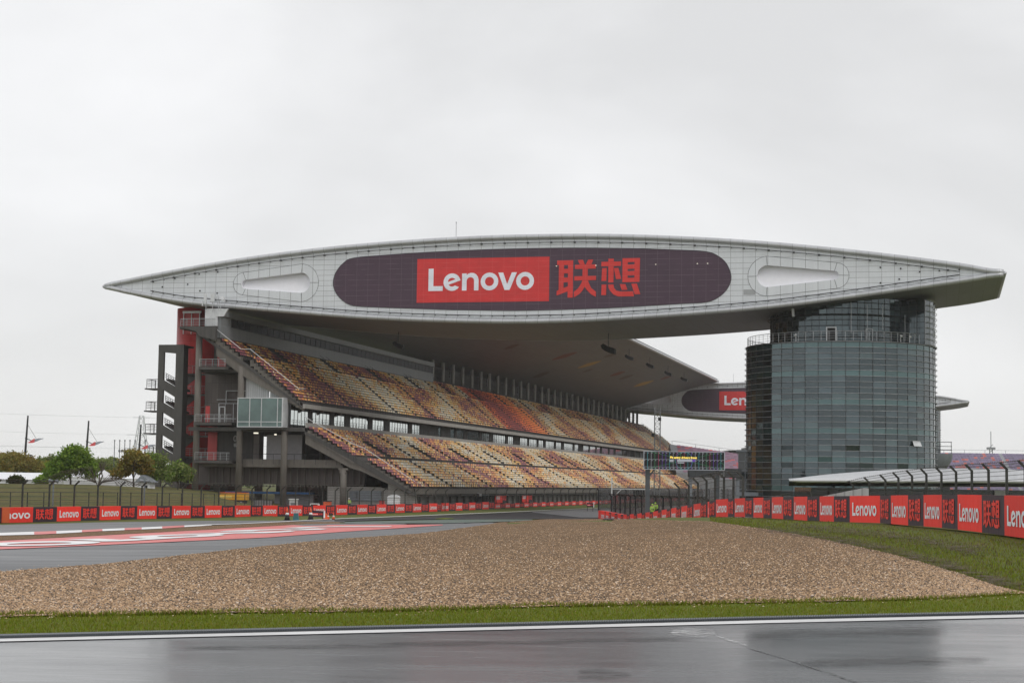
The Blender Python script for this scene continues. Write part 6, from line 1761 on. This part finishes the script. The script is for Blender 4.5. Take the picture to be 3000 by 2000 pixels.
def mats_(r, x0, x1, y0, y1, z0, z1):
    MB().box(x0, x1, y0, y0 + .1, z0, z1).build('sheet', M['lilac'], r)
    m = MB()
    for x in np.linspace(x0, x1, 8): m.bar((x, y0 - .05, z0), (x, y0 - .05, z1 + .1), .06)
    for z in (z0 + .1, z1): m.bar((x0, y0 - .05, z), (x1, y0 - .05, z), .05)
    m.build('frame', M['fence_steel'], r)
px_box('mesh_gate', 'framed mesh gate leaning before the grass bank end, below the yellow truck', 'gate', 742, 798, 1464, 1492, 205, 1, mats_)
# ------------------------------------------------------------------ trees
def crown_mesh(parent, name, blobs, n, leaf, cols, seed, dens=1.0):
    """leaf clumps spread through the volume of several blobs"""
    rg_ = np.random.default_rng(seed); V = []; C = []
    w = np.array([b[3] * b[4] * b[5] for b in blobs]) ** .8; w = w / w.sum()
    cnt = rg_.multinomial(n, w)
    for b, k in zip(blobs, cnt):
        d_ = rg_.normal(0, 1, (k, 3)); d_ /= np.linalg.norm(d_, axis=1)[:, None]
        rr = rg_.random(k) ** .42
        nz = 1 + .34 * np.sin(d_[:, 0] * 6 + b[0] * 3) * np.cos(d_[:, 2] * 7 + b[2] * 2) + .16 * np.sin(d_[:, 1] * 13) + rg_.normal(0, .10, k)
        p = np.array(b[:3]) + d_ * rr[:, None] * np.array(b[3:6]) * nz[:, None]
        base = np.array(cols)[rg_.integers(0, len(cols), k)] * rg_.uniform(.7, 1.3, (k, 1))
        cl = rg_.uniform(.75, 1.2)
        for q in range(3):
            a = rg_.normal(0, 1, (k, 3)); a /= np.linalg.norm(a, axis=1)[:, None]; c = np.cross(a, rg_.normal(0, 1, (k, 3))); c /= np.linalg.norm(c, axis=1)[:, None]
            s = leaf * rg_.uniform(.6, 1.4, (k, 1)); o_ = p + rg_.normal(0, leaf * .8, (k, 3))
            V.append(np.stack([o_ - a * s, o_ - c * s * .55, o_ + a * s, o_ + c * s * .55], 1).reshape(-1, 3)); C.append(base * cl)
    V = np.concatenate(V); F_ = np.arange(len(V), dtype=np.int32).reshape(-1, 4)
    return np_mesh(name, V, F_, M['leaf'], parent, np.concatenate(C))
def branchy(m, p, d_, L, r, depth, rg_, spread=.6):
    q = p + d_ * L; mid = p.lerp(q, .5) + Vector((rg_.uniform(-1, 1), rg_.uniform(-1, 1), 0)) * L * .06
    m.tube([p, mid, q], [r, r * .85, r * .65], 5)
    if depth == 0: return
    for k in range(rg_.choice([2, 3])):
        nd = (d_ + Vector((rg_.uniform(-1, 1), rg_.uniform(-1, 1), rg_.uniform(-.2, .7))) * spread).normalized()
        branchy(m, p.lerp(q, rg_.uniform(.6, 1.0)), nd, L * rg_.uniform(.6, .82), r * .6, depth - 1, rg_, spread)
def tree(label, px, ptop, pbase, D, wpx, cols, seed, blobs=None, n=2600, name='broadleaf_tree', trunk=True, group='trees behind the grass bank', leaf=.16, limbs=2):
    b = at(px, pbase, D); t = at(px, ptop, D); H = t.z - b.z; Wd = wpx / CF * D
    r = thing(name, label, 'tree', b, group=group); rg_ = random.Random(seed)
    m = MB(); branchy(m, Vector(b) - Vector((0, 0, .4)), Vector((rg_.uniform(-.1, .1), 0, 1)).normalized(), H * .42, H * .028, limbs, rg_, .75)
    m.build('trunk', M['bark'], r)
    if blobs is None:
        blobs = []
        for k in range(9):
            u, v = rg_.uniform(-.34, .34), rg_.uniform(.38, .86)
            s = (1 - abs(v - .55)) * .30
            blobs.append((u, rg_.uniform(-.3, .3), v, s, s, s * .8))
        blobs.append((0, 0, .6, .34, .34, .30))
    bl = [(b.x + q[0] * Wd, b.y + q[1] * Wd, b.z + q[2] * H, q[3] * Wd, q[4] * Wd, q[5] * H) for q in blobs]
    crown_mesh(r, 'crown', bl, n, leaf, cols, seed)
    return r
GRN = [(.16, .27, .03), (.21, .33, .045), (.10, .18, .025), (.25, .35, .06)]
OLV = [(.25, .235, .055), (.30, .26, .07), (.19, .19, .05), (.33, .26, .08)]
BRN = [(.26, .18, .035), (.31, .21, .045), (.18, .14, .035), (.20, .19, .045)]
PAL2 = [(.24, .30, .09), (.30, .34, .11), (.19, .25, .08)]
tree('big bright green broadleaf tree on the left bank, the fullest of all', 206, 1304, 1422, 206, 170, GRN, 1,
     [(-.05, 0, .72, .20, .2, .24), (.12, .05, .78, .2, .2, .2), (-.16, -.05, .55, .2, .2, .2), (.22, 0, .60, .2, .2, .22), (.30, .05, .48, .16, .2, .16), (-.30, 0, .42, .14, .15, .16), (-.36, 0, .24, .15, .15, .16), (-.2, -.1, .3, .18, .2, .16), (.05, 0, .5, .3, .25, .25), (.34, 0, .33, .13, .15, .12), (.02, 0, .9, .12, .12, .10)], 5200, leaf=.15)
tree('olive brown willowy tree at the left frame edge', 40, 1325, 1405, 228, 165, OLV + BRN[:1], 2, None, 4200)
tree('golden brown tree with a leaning dark trunk beside the stair tower', 392, 1316, 1424, 208, 120, BRN + OLV[:2], 3,
     [(.0, 0, .78, .26, .25, .2), (.2, 0, .66, .24, .22, .2), (-.18, 0, .66, .2, .2, .15), (-.36, 0, .34, .22, .2, .11), (-.2, 0, .45, .2, .2, .13), (.28, 0, .45, .2, .2, .13), (.05, .1, .58, .2, .2, .16)], 2600, limbs=3)
tree('pale green tree left of the big green tree', 130, 1332, 1400, 262, 66, PAL2, 4, None, 1800)
tree('low dull green tree between olive tree and pale tree', 92, 1352, 1402, 275, 70, PAL2, 14, None, 1500)
tree('bluish green tree far behind, right of the big green tree', 296, 1338, 1400, 330, 92, PAL2, 5, None, 2000, leaf=.2)
tree('small round tree far behind the flag poles', 330, 1334, 1392, 350, 46, PAL2, 6, None, 1300, leaf=.2)
tree('grey green tree behind the bare tree', 318, 1362, 1410, 300, 76, PAL2 + OLV[:1], 16, None, 1600, leaf=.18)
tree('green tree seen through the lower openings of the stair tower', 452, 1322, 1428, 238, 92, PAL2 + GRN[:1], 7, None, 3000)
tree('thin green tree rising left of the stair tower behind the golden one', 436, 1326, 1420, 262, 50, PAL2, 17, None, 1500)
tree('wide dull green tree behind the lowest landing', 520, 1345, 1432, 246, 80, PAL2 + GRN[:1], 27, None, 2200)
tree('olive tree cut by the left edge, behind the willowy one', -70, 1330, 1405, 240, 120, OLV, 12, None, 2000)
tree('wide pale green tree far behind the long white tent', 150, 1346, 1402, 340, 130, PAL2, 31, None, 2200, leaf=.2)
tree('pale green tree far behind, between mast light and big green tree', 18, 1340, 1402, 330, 120, PAL2 + OLV[:1], 32, None, 2200, leaf=.2)
tree('soft green tree far behind the bare tree, right of the flag poles', 352, 1352, 1405, 320, 110, PAL2, 33, None, 2000, leaf=.2)
tree('hazy green tree far behind the leftmost flag pole', 262, 1344, 1402, 345, 110, PAL2, 34, None, 2000, leaf=.2)
tree('dark green shrub with a golden top on the bank at far left', 48, 1391, 1415, 180, 56, [(.05, .075, .018), (.07, .09, .02), (.12, .09, .02)], 8, [(0, 0, .45, .34, .3, .4), (.2, 0, .3, .25, .2, .3), (-.25, 0, .3, .2, .2, .3)], 1500, 'shrub', leaf=.11)
tree('low green shrub in front of the big green tree', 118, 1398, 1416, 186, 42, GRN, 9, [(0, 0, .5, .4, .3, .45), (.3, 0, .35, .25, .2, .35)], 900, 'shrub', leaf=.12)
# bare tree with tied-down branches
b = at(288, 1420, 172)
r = thing('bare_tree', 'leafless tree with spread dark branches before the white tents', 'tree', b)
m = MB(); rg_ = random.Random(21)
for dx, L in ((-.45, 1.05), (.35, 1.25), (.05, 1.3)): branchy(m, Vector(b) - Vector((0, 0, .2)), Vector((dx, .05, 1)).normalized(), L, .085, 3, rg_, .75)
for k in range(13):
    x1 = b.x - 1.0 + k * .05; x0 = b.x - 6.5 + k * .42
    m.tube([(b.x - .2, b.y, b.z + .2), (0.5 * (x0 + x1), b.y - .5, b.z + 1.25 + .05 * k), (x0, b.y - 1, b.z - .1 + .06 * k)], .03, 4) if k % 2 else m.tube([(b.x + .2, b.y, b.z + .2), (b.x + 1.0 + k * .12, b.y, b.z + 1.0 - .03 * k), (b.x + 2.0 + k * .2, b.y, b.z - .05)], .03, 4)
m.build('branches', M['bark'], r)
# ------------------------------------------------------------------ mast lights with winged reflectors
def mast(px, ptop, pwing, D, label):
    t = at(px, ptop, D); b = at(px - 9, 1425, D); r = thing('mast_light', label, 'mast light', (t.x - .35, D, b.z), group='mast lights on the left')
    MB().tube([(t.x - .35, D, b.z), (t.x, D, t.z)], [.2, .11], 8).build('pole', M['dark_metal'], r)
    w = at(px, pwing, D); x, z = t.x - .2, w.z
    m = MB()
    prof = lambda u: .32 * math.sin(PI * u) + .02
    rows = []
    for u in np.linspace(0, 1, 9):
        cx, cz = x + .35 + 2.0 * u, z - .35 + .55 * u; hw = .75 * math.sin(PI * min(1, u * .9 + .05)) ** .6
        rows.append([(cx, D - hw, cz - .25 * math.sin(PI * u)), (cx + .1, D, cz + .25 * math.sin(PI * u)), (cx, D + hw, cz + .05)])
    m.grid(rows); o = m.build('reflector', M['bluegrey'], r)
    m = MB(); rows = []
    for u in np.linspace(0, .55, 6):
        cx, cz = x + .33 + 2.0 * u, z - .37 + .55 * u; hw = .77 * math.sin(PI * min(1, u * .9 + .05)) ** .6
        rows.append([(cx - .02, D - hw - .03, cz - .27 * math.sin(PI * u)), (cx - .02 + .1 - .5 * u, D - .05, cz + .27 * math.sin(PI * u))])
    m.grid(rows); m.build('red_wing', M['red_paint'], o)
    MB().bar((x - .1, D, z + .25), (x + .8, D, z - .1), .1).tube([(x + .1, D, z + 2.2), (x + 1.4, D, z + .2)], .02, 4).build('bracket', M['dark_metal'], r)
    return r
mast(82, 1217, 1288, 230, 'leftmost tall mast light with red and grey winged reflector')
mast(260, 1232, 1297, 236, 'middle tall mast light rising behind the big green tree')
mast(413, 1243, 1306, 240, 'tall mast light nearest the grey stair tower')
m_ = None
for k, px in enumerate((336, 351, 366, 381, 396, 426)):
    t = at(px, 1291, 300); 
    r = thing('flag_pole', 'bare thin grey flag pole, one of six in a row behind the trees', 'flag pole', (t.x, 300, -2.5), group='bare flag poles')
    MB().tube([(t.x, 300, -2.5), (t.x, 300, t.z)], .07, 5).build('pole', M['bluegrey'], r); MB().tube([(t.x, 300, t.z - .05), (t.x, 300, t.z + .18)], .12, 5).build('finial', M['bluegrey'], r)
t = at(365, 1322, 310); r = thing('floodlight_mast', 'short mast with a round rack of floodlights among the trees', 'light mast', (t.x, 310, -2))
MB().tube([(t.x, 310, -2), (t.x, 310, t.z + .5)], .12, 6).build('pole', M['bluegrey'], r)
m = MB().box(t.x - 1.0, t.x + 1.0, 309.4, 310.4, t.z - .1, t.z).box(t.x - .5, t.x + .5, 309.4, 310.4, t.z - .9, t.z - .8)
for k in range(5): m.box(t.x - .95 + k * .42, t.x - .7 + k * .42, 309.3, 309.6, t.z - .05, t.z + .3)
m.build('lamp_rack', M['far_grey'], r)
# street lamps on the bank
for px, lab in ((157, 'slim grey loudspeaker post on the bank, left of the bare tree'), (424, 'slim grey loudspeaker post on the bank beside the stair tower')):
    t = at(px, 1406, 150); r = thing('speaker_post', lab, 'post', (t.x, 150, -3.4))
    MB().tube([(t.x, 150, -3.5), (t.x, 150, t.z)], .07, 6).build('pole', M['bluegrey'], r)
    MB().tube([(t.x - .4, 150, t.z - .05), (t.x - .05, 150, t.z - .05)], [.18, .06], 8).tube([(t.x + .4, 150, t.z - .1), (t.x + .05, 150, t.z - .05)], [.18, .06], 8).build('horn', M['bluegrey'], r)
# ------------------------------------------------------------------ pylon, power lines
D = 900.0
t, b = at(415, 1217, D), at(415, 1395, D)
r = thing('power_pylon', 'tall pale lattice power pylon far away in the haze', 'pylon', (t.x, D, b.z))
m = MB(); H = t.z - b.z; w0, w1 = 4.2, 1.0
def cor(f): return w0 * (1 - f) ** 1.15 + w1
N_ = 9
for k in range(N_):
    f0, f1_ = k / N_, (k + 1) / N_
    a, c = cor(f0), cor(f1_); z0, z1 = b.z + H * f0, b.z + H * f1_
    for sx, sy in ((-1, -1), (1, -1), (1, 1), (-1, 1)): m.bar((t.x + sx * a, D + sy * a, z0), (t.x + sx * c, D + sy * c, z1), .34)
    m.bar((t.x - a, D - a, z0), (t.x + c, D - c, z1), .24); m.bar((t.x + a, D - a, z0), (t.x - c, D - c, z1), .24); m.bar((t.x - c, D - c, z1), (t.x + c, D - c, z1), .2)
for z, L in ((t.z - 1, 4.5), (t.z - 10, 7.5), (t.z - 17, 8.5)): m.bar((t.x - L, D, z), (t.x + L, D, z), .3)
m.build('lattice', M['pylon'], r)
r = thing('power_lines', 'thin sagging power lines crossing the sky at far left', 'power lines', (t.x - 60, D, t.z - 12))
m = MB()
for z, L in ((t.z - 10, 7.5), (t.z - 17, -8.5), (t.z - 17, 8.5), (t.z - 1, 4.5)):
    p0 = Vector((t.x + L, D, z)); p1 = Vector((t.x - 260 + L, D - 160, z + 18))
    m.tube([p0.lerp(p1, u) - Vector((0, 0, 7 * math.sin(PI * u))) for u in np.linspace(0, 1, 20)],   .05, 4)
    p1 = Vector((t.x + 300 + L, D + 140, z - 4))
    m.tube([p0.lerp(p1, u) - Vector((0, 0, 7 * math.sin(PI * u))) for u in np.linspace(0, 1, 20)], .07, 4)
m.build('cable', M['pylon'], r)
# white tents behind the bank
def marquee(x0, x1, pt, pb, D, label, n=3):
    a, c = at(x0, pb, D), at(x1, pt, D); r = thing('marquee', label, 'tent', (a.x, D, a.z))
    w = (c.x - a.x) / n; h = c.z - a.z
    for k in range(n):
        xa, xb = a.x + k * w, a.x + (k + 1) * w; xm = .5 * (xa + xb)
        MB().add([(xa, D, a.z + h * .5), (xb, D, a.z + h * .5), (xb, D + 8, a.z + h * .5), (xa, D + 8, a.z + h * .5), (xm, D + 4, c.z)], [(0, 1, 4), (1, 2, 4), (2, 3, 4), (3, 0, 4)]).build('canopy', M['tent'], r)
    MB().box(a.x + .1, c.x - .1, D + .1, D + 7.9, a.z - 1.2, a.z + h * .48).build('side_sheet', M['tent'], r)
    return r
def hall(x0, x1, pt, pb, D, label):
    a, c = at(x0, pb, D), at(x1, pt, D); r = thing('long_tent', label, 'tent', (a.x, D, a.z)); h = c.z - a.z
    MB().prism([(D, a.z + h * .45), (D + 12, a.z + h * .45), (D + 6, c.z + .3)], lambda u, v, w: (w, u, v), a.x, c.x).build('roof', M['tent'], r)
    MB().box(a.x, c.x, D + .1, D + 11.9, a.z - 1.5, a.z + h * .44).build('wall', M['tent'], r)
    m = MB()
    for x in np.linspace(a.x, c.x, 9): m.box(x - .05, x + .05, D, D + .09, a.z - 1.5, a.z + h * .44)
    m.build('seam_post', M['steel'], r); MB().box(a.x, c.x, D - .05, D + .09, a.z - .2, a.z + .05).build('green_hedge_strip', M['lush'], r)
hall(-260, 112, 1391, 1413, 215, 'long low white tent behind the bank at far left')
marquee(182, 300, 1374, 1420, 214, 'bright white marquee between big green tree and bare tree', 3)
marquee(300, 392, 1379, 1424, 222, 'white marquee behind the golden brown tree', 2)
def kiosk(r, x0, x1, y0, y1, z0, z1):
    MB().prism([(x0 - .4, z1 - .9), (x1 + .4, z1 - .9), (x0 + (x1 - x0) * .3, z1)], lambda u, v, w: (u, w, v), y0 - .3, y1 + .3).build('roof', M['bluegrey'], r)
    MB().box(x0, x1, y0, y1, z0 - 1, z1 - .92).build('wall', M['tent'], r); MB().box(x0 + (x1 - x0) * .55, x0 + (x1 - x0) * .8, y0 - .04, y0 - .004, z0 - .3, z1 - 1.2).build('door', M['navy'], r)
px_box('kiosk', 'small kiosk with a grey pitched roof beside the stair tower foot', 'kiosk', 404, 440, 1391, 1426, 205, 3, kiosk)
r = thing('billboard_frame', 'dark scaffold frame of an unfinished billboard behind the leftmost mast', 'scaffold', at(82, 1355, 300))
a, c = at(66, 1352, 300), at(94, 1332, 300); m = MB()
for x in np.linspace(a.x, c.x, 7): m.bar((x, 300, -2), (x, 300, c.z), .12)
for z in np.linspace(a.z, c.z, 4): m.bar((a.x, 300, z), (c.x, 300, z), .12)
m.build('frame', M['dark_metal'], r)
# ------------------------------------------------------------------ far stands
def far_stand(label, x0, x1, D, z0, z1, cols, seed, depth=26, canopy=False, skew=0.0, name='far_grandstand', drop=0.0):
    r = thing(name, label, 'grandstand', (0.5 * (x0 + x1), D, -4.2)); rg_ = np.random.default_rng(seed)
    rows = 20; V = []; Q = []; C = []
    nx = int((x1 - x0) / 1.3)
    for i in range(rows):
        y = D + depth * i / rows; za = z0 + (z1 - z0) * i / rows; zb_ = z0 + (z1 - z0) * (i + 1) / rows
        for k in range(nx):
            if k % 22 == 0: continue
            xa = x0 + (x1 - x0) * k / nx + skew * i; xb = xa + (x1 - x0) / nx * .92
            dz = drop * k / nx; b = len(V); V += [(xa, y, za - dz), (xb, y, za - dz), (xb, y + .3, za + (zb_ - za) * .8 - dz), (xa, y + .3, za + (zb_ - za) * .8 - dz)]; Q.append((b, b + 1, b + 2, b + 3))
            C.append(np.array(cols[0] if rg_.random() < .82 else cols[1]) * rg_.uniform(.75, 1.25))
    np_mesh('seat_rows', np.array(V), np.array(Q, np.int32), M['seat'], r, np.array(C))['kind'] = 'stuff'
    MB().prism([(D - .5, -4.2), (D + depth + 2, -4.2), (D + depth + 2, z1 + .3), (D + depth, z1 + .2), (D - .3, z0 - .1)], lambda u, v, w: (w, u, v if v < -4 else v - .35 - drop * (w - x0) / (x1 - x0)), x0 - 1, x1 + skew * 20 + 1).build('terrace', M['far_grey'], r)
    m = MB()
    for x in np.arange(x0, x1, 8.0): m.bar((x + skew * 20, D + depth + 1.5, z1 - drop * (x - x0) / (x1 - x0)), (x + skew * 20, D + depth + 1.5, z1 + 1.2 - drop * (x - x0) / (x1 - x0)), .12)
    m.bar((x0 + skew * 20, D + depth + 1.5, z1 + 1.15), (x1 + skew * 20, D + depth + 1.5, z1 + 1.15 - drop), .1); m.build('top_rail', M['far_grey'], r)
    if canopy:
        m = MB()
        xs_ = np.linspace(x1 - (x1 - x0) * .42, x1 + 10, 25)
        m.grid([[(x, D + depth * .25 + u * depth * .8, z1 + 1.2 - (1 - u) * 7 + 1.6 * abs(math.sin((x - x0) * .12)) * u) for x in xs_] for u in np.linspace(0, 1, 4)])
        m.build('canopy', M['far_grey'], r)
    return r
PUR = [(.20, .15, .27), (.55, .13, .12)]
D = 640.0
a, c = at(2765, 1412, D), at(3350, 1322, D)
far_stand('distant purple seated grandstand with a fabric canopy at the right edge', a.x, c.x, D, at(2800, 1440, D).z, at(2900, 1326, D + 26).z, PUR, 3, 30, True)
D = 560.0
a, c = at(1990, 1372, D), at(2235, 1320, D)
far_stand('distant stand with purple and red seats behind the screen, left of the tower', a.x, c.x, D, at(2100, 1382, D).z, at(2000, 1301, D + 24).z, [(.30, .16, .24), (.62, .10, .11)], 5, 24, drop=at(2000, 1301, D + 24).z - at(2235, 1335, D + 24).z)
t = at(2903, 1283, 760); b_ = at(2903, 1400, 760)
r = thing('radio_mast', 'thin grey radio mast above the distant purple grandstand', 'mast', (t.x, 760, -4))
m = MB()
for a in (-.9, .9): m.bar((t.x + a, 760, -4), (t.x + a * .6, 760, t.z - 4), .35)
for z in np.arange(b_.z, t.z - 4, 2.2): m.bar((t.x - .9, 760, z), (t.x + .9, 760, z + 1.6), .22)
m.tube([(t.x, 760, t.z - 4), (t.x, 760, t.z + 3)], .18, 5)
m.build('lattice', M['far_grey'], r)
m = MB()
for z in (t.z - 4, t.z - 7, t.z - 10): m.box(t.x - 1.7, t.x + 1.7, 759, 761, z - 1, z)
m.build('antenna', M['far_grey'], r)
a, c = at(2178, 1342, 660), at(2240, 1310, 660)
r = thing('flat_roofed_block', 'dark flat roofed block on the skyline just left of the glass tower', 'building', (a.x, 660, -4))
MB().box(a.x - 4, c.x, 660, 690, -4, at(2178, 1324, 660).z).build('wall', M['far_grey'], r); MB().box(a.x - 6, c.x, 658, 692, at(2178, 1323.9, 660).z, at(2178, 1319, 660).z).box(at(2192, 1310, 660).x, at(2226, 1310, 660).x, 664, 680, at(2178, 1318.9, 660).z, c.z).build('roof', M['dark_metal'], r)
# far wood closing the horizon on the left and behind
rg_ = np.random.default_rng(9); bl = []
for k in range(70):
    x = -330 + k * 5.2; y = 640 + rg_.uniform(-40, 60); h = rg_.uniform(6, 10.5)
    bl.append((x, y, -3 + h * .45, rg_.uniform(4, 7), 4, h * .55))
o = crown_mesh(None, 'far_wood', bl, 9000, .6, PAL2, 10); setp(o, 'hazy far wood along the left horizon', 'wood', kind='stuff')

# ------------------------------------------------------------------ damp air
hz = NG('haze_air')
vol = hz.n('ShaderNodeVolumePrincipled'); vol.inputs['Color'].default_value = (.93, .94, .96, 1); vol.inputs['Density'].default_value = HAZE; vol.inputs['Anisotropy'].default_value = .2
for l in list(hz.o.inputs['Surface'].links): hz.t.links.remove(l)
hz.t.nodes.remove(hz.b); hz.l(vol.outputs[0], hz.o.inputs['Volume'])
hb = MB().box(-3100, 3100, -80, 3300, -7.0, 46.0).build('haze', hz.m); setp(hb, 'thin damp haze over the whole circuit', 'haze', kind='stuff')
